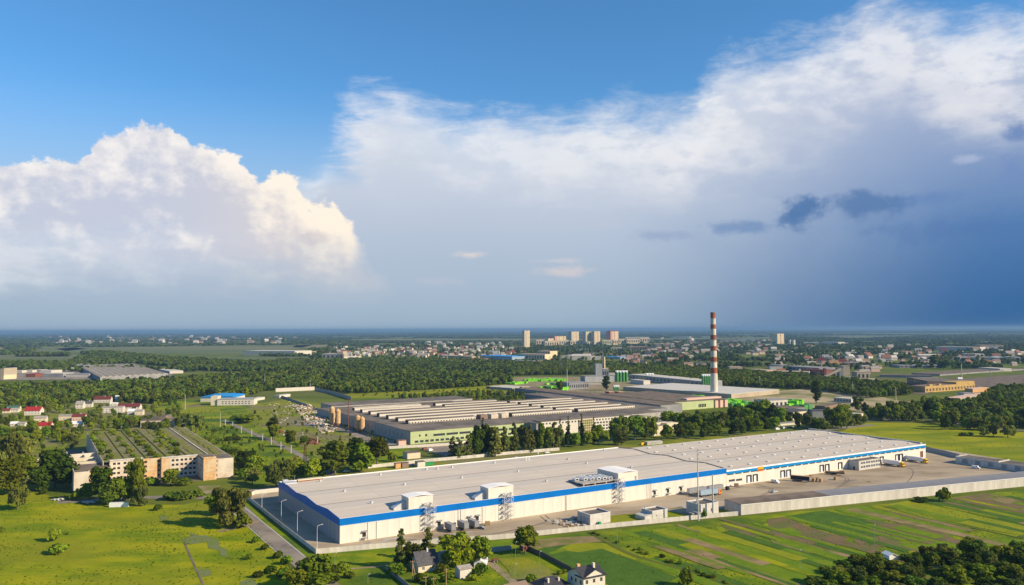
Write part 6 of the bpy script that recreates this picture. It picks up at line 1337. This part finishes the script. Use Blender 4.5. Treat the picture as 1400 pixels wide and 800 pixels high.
# ------------------------------------------------------------ trees, one by one
TL = [
 # bottom centre garden
 ('birch', 548, 778, 52, 'tall slender birch at the left end of the garden trees', 20), ('dark_broad', 566, 776, 38, 'dark round tree between the birch and the pointed tree', 30), ('birch', 585, 766, 42, 'pointed grey-green tree behind the grey-roofed cottage', 24), ('lime_tree', 623, 776, 52, 'broad bright green tree, largest of the garden trees', 46),
 ('broad', 658, 771, 38, 'bushy green tree right of the largest garden tree', 30), ('broad', 718, 758, 38, 'lone round green tree before the yard wall', 32), ('bush', 938, 802, 24, 'round dark green bush at the bottom edge right of the crops', 22), ('broad', 541, 790, 20, 'low green tree left of the grey-roofed cottage', 24),
 ('bush', 548, 786, 12, 'yellow-green garden bush left of the cottage', None), ('dark_bush', 660, 782, 15, 'dark bush beside the white greenhouse', None), ('bush', 605, 783, 14, 'garden bush right of the cottage gable', None), ('bush', 612, 796, 14, 'garden bush left of the boxy white shed', None), ('bush', 652, 790, 12, 'bush right of the boxy white shed', None), ('bush', 575, 796, 13, 'bush in front of the cottage', None), ('bush', 590, 799, 12, 'second bush in front of the cottage', None), ('bright_bush', 646, 794, 9, 'bright low bush on the garden lawn', None), ('bush', 727, 796, 12, 'bush left of the hipped dark roof', None), ('bush', 765, 786, 7, 'small bush along the dark board fence', None), ('bush', 772, 784, 6, 'second small bush along the dark board fence', None),
 # bottom left mass
 ('broad', 432, 806, 48, 'big bushy tree at the bottom left of the near yard corner', 54), ('dark_broad', 452, 798, 30, 'dark tree right of the big bushy tree at bottom', 30), ('broad', 405, 812, 34, 'tree at the bottom edge left of the big bushy one', 34), ('bush', 469, 782, 14, 'reddish-green bush near the yard wall foot', None), ('dark_bush', 478, 790, 12, 'dark bush beside the reddish-green one', None), ('bush', 392, 772, 13, 'roadside bush on the left slope', None), ('bush', 380, 764, 11, 'smaller roadside bush on the left slope', None), ('bush', 370, 785, 13, 'bush low on the left slope', None), ('dark_bush', 352, 790, 11, 'dark bush low on the left slope', None), ('bush', 388, 790, 15, 'second bush low on the left slope', None), ('bush', 362, 752, 9, 'small bush upper on the left slope', None), ('bush', 350, 742, 9, 'smallest bush upper on the left slope', None), ('bush', 340, 765, 8, 'isolated bush on the left slope meadow', None),
 # meadow
 ('willow', 318, 718, 58, 'large spreading willow at the bend of the road', 56), ('broad', 297, 704, 30, 'tree leaning against the left side of the large willow', 32), ('bush', 333, 722, 20, 'bush beneath the large willow', None), ('bush', 216, 698, 9, 'single small dark bush in the meadow near the container', None), ('bush', 74, 740, 19, 'upper of the two bushes in the left meadow', 18), ('bush', 81, 757, 15, 'lower of the two bushes in the left meadow', 24), ('dark_bush', 92, 731, 4, 'tiny dark bush right of the upper meadow bush', None), ('bush', 0, 728, 8, 'small bush at the left edge of the meadow', None),
 # before the ruin
 ('dark_broad', 75, 668, 56, 'dark broad tree left of the ruined block', 52), ('broad', 52, 672, 34, 'smaller tree left of the dark broad one', 30), ('willow', 24, 697, 34, 'grey-green willow at the left edge of the meadow', 30), ('broad', 138, 686, 48, 'first tree before the ruined facade', 30), ('dark_broad', 152, 690, 36, 'low dark tree before the ruined facade', 30), ('broad', 168, 688, 38, 'middle tree before the ruined facade', 30), ('broad', 185, 688, 62, 'tallest tree before the ruined facade', 28), ('willow', 190, 692, 30, 'pale willow bush before the tallest facade tree', 24), ('lime_tree', 233, 664, 26, 'bright tree below the recessed facade', 22), ('dark_bush', 240, 683, 14, 'dark hedge bush before the recessed facade, left', 30), ('dark_bush', 256, 682, 13, 'dark hedge bush before the recessed facade, middle', 28), ('dark_bush', 268, 680, 13, 'dark hedge bush before the recessed facade, right', 20), ('bush', 105, 684, 16, 'grey-green bush at the left pavilion corner', 18), ('bush', 60, 676, 9, 'low bush below the dark broad tree', None), ('bush', 205, 664, 12, 'bush at the foot of the orange wall', 24), ('bush', 247, 664, 12, 'bush at the foot of the wing', 24), ('broad', 122, 682, 22, 'small tree at the left pavilion foot', 22),
 # left edge woods
 ('willow', 8, 640, 52, 'tall willow at the left edge above the meadow', 44), ('willow', 30, 632, 40, 'willow second from the left edge above the meadow', 40), ('broad', 12, 676, 50, 'tree at the left edge below the willows', 44), ('broad', 35, 658, 36, 'tree right of the left-edge willows', 34), ('dark_broad', 3, 610, 26, 'dark tree at the left edge beside the village', 26), ('broad', 28, 612, 24, 'tree below the village huts', 24), ('willow', -12, 665, 50, 'willow cut by the left edge', 40),
 # between ruin and warehouse
 ('dark_broad', 458, 650, 50, 'big dark tree left of the warehouse back corner', 50), ('lime_tree', 494, 646, 44, 'big bright tree second left of the factory yard', 34), ('dark_broad', 486, 642, 46, 'dark tree behind the big bright one', 34), ('broad', 515, 636, 38, 'green tree at the corner of the factory yard', 34), ('willow', 378, 668, 42, 'willow leaning over the warehouse back corner', 40), ('lime_tree', 428, 656, 30, 'bright round tree left of the big dark tree', 24), ('broad', 405, 654, 24, 'tree behind the rusty lattice tower', 26), ('broad', 350, 648, 26, 'tree at the curve of the side road', 30), ('dark_broad', 332, 640, 24, 'dark tree right of the ruin', 30), ('bush', 536, 631, 13, 'round dark bush by the factory yard wall', 14), ('poplar', 373, 600, 27, 'narrow dark tree along the side road, left', 12), ('broad', 375, 602, 22, 'bushy roadside tree, left of a pair', 14), ('broad', 397, 612, 24, 'bushy roadside tree, right of a pair', 16), ('broad', 335, 579, 13, 'low tree beyond the first concrete posts', 26), ('dark_broad', 325, 578, 11, 'dark low tree beyond the first concrete posts', 22), ('dark_broad', 415, 608, 14, 'dark low tree beside the scrap heaps', 14), ('broad', 440, 650, 20, 'low tree at the foot of the big dark one', 20), ('willow', 268, 592, 30, 'tall willow right behind the overgrown roof', 26), ('willow', 256, 588, 24, 'second willow right behind the overgrown roof', 20), ('bush', 292, 592, 6, 'bush in the field right of the ruin', None), ('bush', 303, 588, 5, 'small bush in the field right of the ruin', None), ('bush', 310, 620, 12, 'bush behind the right end of the ruin', 20), ('bush', 335, 655, 16, 'bush at the road bend right of the ruin', 22), ('willow', 345, 662, 22, 'pale willow at the road bend', 24), ('bush', 298, 648, 10, 'low bush right of the ruined wing', 20), ('dark_broad', 310, 640, 20, 'dark tree hugging the ruin right end', 24),
 ('broad', 632, 549, 8, 'far round tree at the factory back, left', 9), ('broad', 571, 559, 8, 'small round tree growing on the factory roof, right', 8), ('broad', 542, 558, 9, 'small round tree growing on the factory roof, left', 8),
 # singles further right
 ('dark_broad', 765, 541, 23, 'lone round dark tree before the lime stacks', 11), ('poplar', 829, 534, 19, 'narrow dark tree before the silos', 9), ('poplar', 1116, 552, 30, 'tall solitary poplar right of the chimney', 11), ('willow', 1173, 562, 22, 'grey round tree right of the solitary poplar', 17), ('dark_broad', 1183, 567, 18, 'dark narrow tree behind the meadow', 10), ('broad', 1201, 560, 10, 'small round tree on the sand yard', 9), ('broad', 1206, 574, 20, 'round tree at the road above the right meadow', 16), ('bush', 1290, 686, 20, 'round bush against the long shed wall', 19), ('dark_bush', 1262, 686, 7, 'low bush left of the round bush at the shed wall', 24), ('willow', 1344, 597, 16, 'left tree of the three on the right meadow', 15), ('willow', 1358, 597, 20, 'middle tree of the three on the right meadow', 15), ('willow', 1378, 598, 18, 'right tree of the three on the right meadow', 20), ('dark_bush', 1316, 596, 6, 'dark low bush left of the three meadow trees', 12), ('dark_bush', 1328, 595, 5, 'second dark low bush left of the three meadow trees', 8), ('bush', 963, 709, 12, 'small tree at the foot of the two masts', 9), ('poplar', 1278, 500, 14, 'dark tree near the slim white chimney', 12), ('dark_broad', 1290, 505, 14, 'round dark tree near the slim white chimney', 20)]
for key, x, y, h, l, wd in TL: ptree(key, x, y, h, l, wpx=wd)
ORD = 'first second third fourth fifth sixth seventh eighth ninth tenth eleventh twelfth thirteenth fourteenth fifteenth sixteenth seventeenth eighteenth nineteenth twentieth'.split(); ORD += ['twenty-'+q for q in ORD[:9]]+['thirtieth']+['thirty-'+q for q in ORD[:9]]+['fortieth']
# rows and groves behind the warehouse roof: every tree its own
def grove(lst, where, group):
    for i, (key, x, y, h, wd) in enumerate(lst):
        kind = {'broad': 'green broadleaf tree', 'lime_tree': 'bright green tree', 'dark_broad': 'dark broadleaf tree', 'willow': 'grey-green tree', 'poplar': 'dark narrow poplar', 'green_poplar': 'green narrow poplar', 'spruce': 'dark pointed spruce', 'birch': 'grey-green slender tree'}[key]
        near = LMK(x, y); ptree(key, x, y, h, '%s %s, %s' % (kind, where, near), group, wd)
LM = [(618, 'at the left end of the row'), (655, 'near the tallest pair left'), (680, 'below the roof boxes'), (712, 'left of the twin vent pipes'), (735, 'by the grey factory annex'), (765, 'below the left half of the office front'), (800, 'below the yellowish stair glazing'), (830, 'below the right half of the office front'), (862, 'left of the peach-walled block'), (905, 'in front of the peach-walled block'), (945, 'right of the peach-walled block'), (985, 'below the chimney'), (1020, 'right of the chimney'), (1060, 'below the white windowed block'), (1100, 'by the cream house'), (1140, 'by the substation'), (1180, 'at the left of the meadow road'), (1220, 'above the meadow left side'), (1262, 'above the meadow middle'), (1300, 'below the yellow building'), (1340, 'left of the meadow trees'), (1375, 'near the right edge'), (1410, 'at the right edge')]
def LMK(x, y): return min(LM, key=lambda q: abs(q[0]-x))[1]
row1 = [('birch', 619, 626, 28, 16), ('birch', 628, 627, 26, 16), ('birch', 640, 626, 30, 18), ('dark_broad', 652, 624, 44, 24), ('spruce', 660, 622, 48, 20), ('dark_broad', 670, 622, 46, 26), ('birch', 677, 624, 38, 20), ('birch', 690, 621, 36, 18), ('birch', 703, 620, 40, 14), ('willow', 716, 619, 40, 20), ('birch', 725, 618, 36, 16), ('dark_broad', 732, 616, 30, 18), ('poplar', 740, 617, 36, 10), ('dark_broad', 750, 616, 34, 18), ('birch', 758, 615, 36, 16), ('spruce', 766, 613, 38, 11), ('willow', 764, 614, 34, 14), ('spruce', 777, 611, 40, 11), ('lime_tree', 787, 611, 22, 13), ('spruce', 795, 608, 40, 12), ('lime_tree', 803, 609, 22, 15), ('spruce', 812, 606, 34, 11), ('lime_tree', 818, 607, 26, 19), ('lime_tree', 829, 605, 17, 9),
        ('dark_broad', 843, 603, 34, 26), ('willow', 855, 602, 36, 26), ('broad', 868, 602, 34, 24), ('willow', 850, 609, 24, 22), ('dark_broad', 880, 601, 32, 22), ('broad', 890, 598, 30, 20), ('lime_tree', 912, 602, 22, 16), ('broad', 928, 600, 22, 18), ('lime_tree', 942, 598, 22, 16), ('dark_broad', 962, 600, 16, 12), ('broad', 968, 597, 22, 16), ('lime_tree', 980, 596, 18, 14), ('broad', 914, 580, 18, 24), ('lime_tree', 926, 581, 19, 22), ('willow', 940, 582, 19, 20), ('broad', 952, 584, 18, 20), ('dark_broad', 966, 582, 17, 20), ('lime_tree', 979, 582, 16, 18), ('broad', 990, 583, 18, 18), ('broad', 1002, 578, 22, 22), ('willow', 1012, 576, 22, 18), ('broad', 1022, 580, 22, 20),
        ('dark_broad', 1003, 596, 22, 17), ('dark_broad', 1014, 594, 20, 14), ('broad', 1025, 592, 20, 14), ('lime_tree', 1036, 590, 18, 14), ('broad', 1047, 589, 20, 16), ('lime_tree', 1058, 586, 18, 16), ('dark_broad', 1032, 570, 22, 24), ('lime_tree', 1046, 572, 26, 22), ('dark_broad', 1056, 576, 24, 22), ('broad', 1068, 580, 24, 18), ('dark_broad', 1078, 578, 18, 16), ('willow', 1093, 586, 24, 18), ('willow', 1104, 586, 22, 16), ('bush', 1122, 588, 12, 24), ('broad', 1118, 588, 18, 20), ('dark_broad', 1138, 586, 32, 24), ('broad', 1150, 586, 34, 24), ('dark_broad', 1145, 584, 30, 22), ('willow', 1158, 586, 26, 22), ('willow', 1168, 582, 18, 18), ('bush', 1180, 578, 10, 14)]
for a in row1:
    if a[0] == 'bush': ptree('bush', a[1], a[2], a[3], 'low bush behind the warehouse roof, '+LMK(a[1], a[2]), 'bushes behind the warehouse', a[4])
    else: grove([a], 'behind the warehouse roof', 'trees behind the warehouse')
rr = random.Random(5); right = []
for i in range(64):
    x = rr.uniform(1186, 1420); f_ = rr.random(); y = 562+f_*22+(x-1190)*.035
    if 1186 < x < 1225 and y < 572: y = 574
    if x < 1260 and y > 577: y = 576
    right.append((rr.choice(['willow', 'broad', 'dark_broad', 'broad', 'lime_tree', 'willow']), x, y, rr.uniform(13, 23), None))
right.sort(key=lambda a: a[2])
for a in right: grove([a], 'in the wood beyond the right meadow', 'trees beyond the right meadow')
# dark orchard at the bottom right
orch = []
poly = [(1118, 800), (1150, 775), (1205, 765), (1250, 760), (1300, 748), (1345, 755), (1410, 752), (1420, 830), (1100, 830)]
for i in range(400):
    x, y = rr.uniform(1100, 1420), rr.uniform(748, 826)
    if inside((x, y), poly) and all((x-a)**2+((y-b)*1.7)**2 > 250 for a, b in orch) and not (1316 < x < 1368 and 790 < y < 812) and not (1212 < x < 1244 and 756 < y < 778): orch.append((x, y))
orch.sort(key=lambda a: a[1])
for i, (x, y) in enumerate(orch):
    w1 = 'left' if x < 1180 else 'middle' if x < 1280 else 'right'; w2 = 'back' if y < 775 else 'front'
    ptree(rr.choice(['dark_broad', 'broad', 'dark_broad', 'willow']), x, y+8, rr.uniform(20, 32), 'low spreading orchard tree, %s part, %s rows' % (w1, w2), 'orchard trees at the bottom right', rr.uniform(26, 38))
# village trees
vt = []
for i in range(1600):
    x, y = rr.uniform(0, 245), rr.uniform(553, 606)
    if y > 588+x*.01 and x > 110: continue
    if all((x-a)**2+((y-b)*1.8)**2 > 42 for a, b in vt) and all(abs(x-(v_[0]+6)) > 8 or not (-1 < y-v_[1] < 8) for v_ in vill): vt.append((x, y))
for i, (x, y) in enumerate(sorted(rr.sample(vt, min(len(vt), 150)), key=lambda a: a[1])):
    h_ = rr.uniform(7, 12.5)*(1+(y-570)*.012); k = rr.choice(['broad', 'dark_broad', 'willow', 'broad', 'lime_tree', 'broad'])
    q = min(vill, key=lambda v_: abs(v_[0]+6-x)+2*abs(v_[1]-y)); ptree(k, x, y, h_, 'village tree near the '+' '.join(q[8].split()[:9]), 'trees of the village')
# bushes on the ruin roof
rb = []
for ri, (u0, v0, u1, v1, n) in enumerate([(-82, 232, -76, 400, 20), (-66, 232, -62, 400, 15), (-54, 300, -48, 400, 13), (-52, 226, -50, 300, 8), (-40, 225, -36, 330, 10), (-34, 250, -30, 400, 14)]):
    for i in range(n):
        f_ = (i+rr.random())/n; q = W(u0+(u1-u0)*rr.random(), v0+(v1-v0)*f_); rb.append((q, ri, i))
for q, ri, i in rb:
    o = tree(rr.choice(['bush', 'bush', 'dark_bush', 'bright_bush']), q, rr.uniform(1.6, 3.8), 'roof bush, %s from the front in the %s furrow of the ruin roof' % (ORD[i], ['leftmost', 'second', 'third', 'short', 'fourth', 'rightmost'][ri]), 'bushes on the ruin roof', 1.15); o.location.z = 13.4
# small bushes round the ditches and field edges
for i in range(26):
    f_ = rr.random(); a = P(812, 730).lerp(P(1000, 800), f_); tree('bush', (a.x+rr.uniform(-1.5, 1.5), a.y+rr.uniform(-1.5, 1.5)), rr.uniform(.8, 1.8), 'low bush along the ditch between the crops', 'bushes along the ditch', 1.3)
for i in range(10): tree('bush', P(rr.uniform(1280, 1310), rr.uniform(568, 580)), 3, 'bush by the road above the right meadow', 'bushes by the meadow road', 1.2)
for i in range(16): tree(rr.choice(['bush', 'dark_bush']), P(rr.uniform(310, 350), rr.uniform(600, 650)), rr.uniform(3, 6), 'bush between the ruin and the side road', 'bushes right of the ruin', 1.2)

for i in range(60):
    pass
# tell alike trees apart by their order from the left
fam = {}
for o in bpy.data.objects:
    if o.parent is None and o.get('category') in ('tree', 'bush') and o.get('group') and o['group'] != 'bushes on the ruin roof': fam.setdefault((o['group'], o['label']), []).append(o)
for (g_, l_), os_ in fam.items():
    if 1 < len(os_) <= 40:
        for i, o in enumerate(sorted(os_, key=lambda o: o.location.x/o.location.y)):
            wds = l_.split(); o['label'] = ' '.join(wds[:12])+', %s from the left' % ORD[i]
for o in bpy.data.objects:
    if o.get('label') and len(o['label'].split()) > 16: o['label'] = ' '.join(o['label'].split()[:16])
# ------------------------------------------------------------ woods far off, as masses
FB = []
for i, (x, y) in enumerate([(700, 509), (388, 470), (470, 508)]): FB.append(ptree('far_broad', x, y, 9, ['solitary round tree before the peach block', 'solitary tree in the far left fields', 'solitary tree in the middle forest edge'][i]))
FC = []
for i in range(3):
    k = ('far_broad', i)
    if k not in CROWNS: t = tree('far_broad', P(560+i*6, 507), 14, 'solitary round tree at the middle forest edge, number %s' % ['one', 'two', 'three'][i]); 
    if k not in CROWNS: v_ = TREE['far_broad'][i]; t2 = thing('distant_tree', 'tree standing out of the middle forest', 'tree', P(600+i*5, 512), 0, 'trees standing out of the forest'); CROWNS[k] = link('crown', v_[0], t2); link('trunk', v_[1], t2)
    FC.append(CROWNS[k])
woods = [('forest', [(-60, 562), (-60, 529), (60, 530), (140, 527), (235, 522), (330, 514), (450, 510), (560, 510), (640, 512), (700, 516), (700, 525), (640, 530), (560, 535), (480, 539), (425, 531), (365, 535), (330, 544), (272, 542), (215, 553), (150, 549), (100, 551), (60, 558)], 6.4, .42, .98, 'broad dark forest across the left middle distance'),
 ('wood', [(-60, 506), (-60, 498), (40, 498), (95, 500), (90, 504)], 8, .6, .95, 'dark wood left of the ribbed roof'), ('wood', [(94, 497), (110, 488), (180, 490), (300, 495), (420, 498), (420, 508), (300, 508), (240, 503), (182, 496.5), (110, 497)], 8, .55, .9, 'wood behind the ribbed roof'),
 ('tree_belt', [(110, 485), (140, 483), (230, 492), (300, 497), (200, 495)], 9, .8, 1.2, 'dark tree line slanting over the left fields'), ('tree_belt', [(20, 488), (40, 486.5), (95, 486), (95, 487.6)], 9, .9, 1.2, 'thin tree line in the far left fields'),
 ('wood', [(700, 514), (700, 498), (820, 497), (860, 500), (980, 508), (1100, 516), (1130, 521), (1235, 529), (1250, 540), (1190, 545), (1110, 533), (960, 527), (870, 517), (820, 512)], 7.5, .6, 1.0, 'dark tree belt running right behind the chimney'),
 ('wood', [(1362, 533), (1420, 528), (1450, 560), (1420, 580), (1330, 570), (1262, 560), (1262, 550), (1300, 552), (1335, 551)], 7.5, .5, .9, 'wood around the yellow building'),
 ('wood', [(1205, 560), (1270, 556), (1330, 566), (1420, 574), (1450, 590), (1330, 580), (1265, 572)], 7.5, .5, .9, 'thick wood behind the right meadow'), ('wood', [(380, 508), (380, 494), (450, 496), (520, 493), (700, 497), (720, 514), (640, 508)], 8, .6, .9, 'dark wood before the pink suburb'),
 ('shrubland', [(545, 545), (620, 541), (700, 538), (760, 535), (775, 542), (700, 552), (640, 553), (560, 552)], 10, .35, .8, 'scrubby trees behind the factory roof'), ('shrubland', [(225, 592), (300, 600), (345, 640), (330, 655), (260, 610)], 9, .2, .45, 'scrub along the ruin side'), ('wood', [(905, 574), (1000, 569), (1060, 573), (1050, 582), (960, 588), (905, 585)], 8, .45, .8, 'grove below the chimney')]
NB = [CROWNS[k] for k in [('broad', 0), ('broad', 1), ('broad', 2), ('lime_tree', 0), ('dark_broad', 0), ('dark_broad', 1), ('willow', 0), ('willow', 1)] if k in CROWNS]
woods += [('scrub', [(330, 562), (400, 556), (470, 574), (550, 612), (540, 636), (450, 640), (400, 615), (345, 588)], 21, .14, .42, 'scattered scrub on the waste ground left of the factory'), ('scrub', [(255, 580), (320, 588), (400, 626), (440, 650), (350, 655), (325, 630)], 13, .12, .42, 'scattered scrub between the ruin and the side road'), ('scrub', [(-40, 596), (100, 594), (110, 606), (70, 640), (80, 660), (-20, 650)], 15, .15, .5, 'scrub between the village and the ruin'), ('scrub', [(470, 541), (690, 529), (700, 538), (560, 546)], 26, .2, .5, 'loose shrubs on the bright strip before the forest')]
for nm, poly, sp_, a, b, l in woods: gn_scatter(nm, scatter(poly, sp_), NB if nm in ('scrub', 'shrubland') or 'chimney' in l or 'meadow' in l or 'yellow' in l else FC+NB[:5] if nm == 'forest' else FC, a, b, l, 'woods', seed=len(l))
def clip(pts, minD=0):       # keep the distant canopy off fields, roofs and houses
    out = []
    for x, y in pts: out.append((x, y))
    return np.array(out)
bands = [(1900, 4200, 13, .5, .95, .85), (4200, 9000, 26, .5, .9, .95), (9000, 22000, 75, .6, 1.0, .95), (22000, 60000, 300, .8, 1.2, .9)]
SUB = [((880, 462, 1062, 486), .5), ((850, 478, 960, 502), .5), ((450, 475, 702, 493), .22), ((700, 466, 890, 482), .5), ((1062, 474, 1400, 500), .42), ((735, 482, 860, 497), .4), ((1040, 500, 1300, 522), .35), ((60, 459, 400, 471), .6)]
BLD = [(o.location.x, o.location.y) for o in bpy.data.objects if o.parent is None and o.location.y > 1850 and o.type == 'EMPTY' and o.get('category') not in ('tree', 'bush', 'mast', 'pylon')]
FLDS = [[P(p[0], p[1]+(2.5 if p[1] > 470 else 1.0)) for p in q+[]] for q in ()]+[[P(p[0], p[1]) for p in q] for q in ([(-60, 497), (-60, 486), (100, 485), (250, 489), (430, 488), (420, 494), (300, 499), (100, 496)], [(30, 488), (60, 475), (180, 475), (430, 471.5), (420, 483), (330, 489), (130, 488)], [(400, 475), (405, 471.5), (450, 471.5), (445, 476)], [(470, 466.5), (500, 463.5), (900, 463), (1060, 461), (1050, 464.5), (700, 467)], [(-100, 476), (0, 474), (15, 480), (-60, 484)], [(1000, 457), (1200, 456), (1390, 456), (1300, 458)], [(1050, 460), (1160, 459), (1300, 460), (1160, 462)])]
for bi, (d0, d1, sp_, a, b, thr) in enumerate(bands):
    rs = np.random.RandomState(11+bi); n_ = int((d1-d0)*(d0+d1)*.78/(sp_*sp_)); n_ = min(n_, 90000)
    D_ = np.sqrt(rs.uniform(d0*d0, d1*d1, n_)); X_ = D_*rs.uniform(-.78, .78, n_); keep = np.ones(n_, bool)
    cell = max(110, sp_*6)
    nz = np.array([mnoise.noise(Vector((x/cell/2.2, y/cell/1.2, 3.1))) for x, y in zip(X_, D_)]); keep &= nz > thr*.5-.42+.0
    for fl in FLDS:
        ins = np.zeros(n_, bool); m_ = len(fl)
        for i in range(m_):
            p0, p1 = fl[i], fl[(i+1) % m_]
            if abs(p0.y-p1.y) < 1e-6: continue
            ins ^= ((p0.y > D_) != (p1.y > D_)) & (X_ < (p1.x-p0.x)*(D_-p0.y)/(p1.y-p0.y)+p0.x)
        keep &= ~ins
    for (a0, b0, a1, b1), pr in SUB:
        A_ = 700+F*X_/D_; B_ = Y0+SL*(A_-700)+F*H/D_; keep &= ~((A_ > a0) & (A_ < a1) & (B_ > b0) & (B_ < b1) & (rs.uniform(0, 1, n_) > pr))
    if bi < 2:
        for bx, by in BLD:
            cl = 16 if by < 4200 else 30; keep &= ~((np.abs(X_-bx-cl*.7) < cl*1.2) & (D_ > by-by*.016-22) & (D_ < by+45))
    z_ = {0: 1, 1: 1, 2: 1, 3: 1}[bi]
    gn_scatter(['distant_woods', 'distant_woods', 'far_woods', 'horizon_woods'][bi], np.stack([X_[keep], D_[keep]], 1), FC, a, b, ['scattered town trees in the middle distance', 'tree cover between the far houses', 'dark far woods below the horizon', 'flat wooded horizon'][bi], 'woods', flat=[1.2, 2.4, 6.5, 22][bi], seed=20+bi)
# weeds and grass tufts on the near meadows
for i, (x, y) in enumerate([(210, 770), (240, 752), (890, 738)]): o = ptree('tuft', x, y, 2.6, ['low weed clump low in the left meadow', 'low weed clump in the middle of the left meadow', 'low weed clump in the crop land'][i])
TU = CROWNS['tuft']; TB = TU
for nm, poly, sp_, a, b, l in [('weeds', [(-60, 668), (-10, 660), (250, 692), (338, 680), (346, 715), (392, 770), (420, 812), (-60, 812)], 2.2, .03, .13, 'weeds and tufts of the left meadow'), ('weeds', [(436, 762), (520, 753), (700, 741), (860, 727), (1000, 713), (1200, 694), (1400, 672), (1420, 820), (440, 820)], 2.6, .03, .11, 'weeds of the crop land'), ('weeds', [(1100, 612), (1185, 580), (1330, 586), (1410, 600), (1410, 630), (1320, 626), (1262, 606)], 7, .05, .16, 'weeds of the right meadow'), ('weeds', [(250, 560), (345, 560), (470, 578), (540, 620), (540, 640), (360, 655), (320, 620)], 5, .06, .22, 'weeds round the side road')]:
    pts_ = scatter(poly, sp_); rs = np.random.RandomState(3); nz = np.array([mnoise.noise(Vector((x*.02, y*.012, 1.0)))+.6*mnoise.noise(Vector((x*.08, y*.05, 5.0))) for x, y in pts_]); pts_ = pts_[nz+rs.uniform(-.3, .3, len(nz)) > .05]
    gn_scatter(nm, pts_, [TU, TB, TU], a, b, l, 'weeds', flat=1.7, seed=4, z=.02)
# rubble fields behind the side road
def chunks(name, poly, n, s0, s1, mats, label, seed=1):
    r2 = random.Random(seed); mb = MB(); q = [P(*p) for p in poly]; xs = [p.x for p in q]; ys = [p.y for p in q]; k = 0; pl = [(p.x, p.y) for p in q]
    while k < n:
        x, y = r2.uniform(min(xs), max(xs)), r2.uniform(min(ys), max(ys))
        if not inside((x, y), pl): continue
        k += 1; s = r2.uniform(s0, s1); c, s_ = math.cos(k), math.sin(k); h = s*r2.uniform(.3, .8); i = len(mb.v); e = s*r2.uniform(.4, 1); mi = r2.randrange(len(mats))
        for z in (0, h):
            for a, b in ((-s, -e), (s, -e), (s, e), (-s, e)): mb.v.append((x+a*c-b*s_, y+a*s_+b*c, z+(r2.uniform(-.2, .3)*h if z else 0)))
        for f_ in ((4, 5, 6, 7), (0, 1, 5, 4), (1, 2, 6, 5), (2, 3, 7, 6), (3, 0, 4, 7)): mb.f.append(tuple(i+j for j in f_)); mb.m.append(mi)
    o = part(name, mb, mats, None); o['kind'] = 'stuff'; o['label'] = label; o['category'] = 'rubble'
chunks('rubble', [(400, 556), (420, 552), (450, 568), (462, 590), (440, 592), (415, 575)], 420, .6, 2.0, ['ruin_wall', 'soil_dry', 'plaster_pink', 'concrete'], 'pale rubble heaps left of the factory end wall', 2)
chunks('rubble', [(360, 553), (400, 548), (420, 565), (380, 580)], 120, .4, 1.2, ['soil_dry', 'ruin_wall'], 'scattered rubble on the waste ground', 3)
chunks('rubble', [(378, 588), (398, 590), (402, 597), (382, 594)], 50, .6, 1.8, ['rust', 'roof_maroon', 'concrete_pale'], 'dark red scrap heap by the side road', 4)
chunks('rubble', [(418, 598), (434, 602), (434, 608), (420, 606)], 50, .8, 2.0, ['rust', 'brick_red'], 'rusty scrap heap by the side road', 5)
chunks('rubble', [(745, 712), (800, 706), (800, 722), (775, 722)], 70, .3, 1.3, ['concrete_pale', 'concrete', 'wood'], 'broken slabs left of the first yard hut', 6)
chunks('rubble', [(30, 625), (70, 618), (75, 640), (35, 648)], 60, .5, 1.8, ['ruin_wall', 'soil_dry'], 'earth and stone heaps left of the ruin', 7)
# ------------------------------------------------------------ the air
hz = bpy.data.materials.new('haze'); hz.use_nodes = True; n = NT(hz.node_tree); n.n.clear(); pv = n.new('ShaderNodeVolumePrincipled'); ot = n.new('ShaderNodeOutputMaterial'); n.l.new(pv.outputs[0], ot.inputs['Volume'])
pv.inputs['Color'].default_value = (.23, .42, .68, 1); pv.inputs['Density'].default_value = 0.00006; pv.inputs['Anisotropy'].default_value = 0.0
mb = MB(); mb.box(-GR*1.02, GR*1.02, -2300, GR*1.02, -1.0, 132.0); me = bpy.data.meshes.new('haze'); me.from_pydata(mb.v, [], mb.f); me.materials.append(hz); o = link('haze', me, kind='stuff'); o['label'] = 'pale blue air over the whole plain'; o['category'] = 'haze'
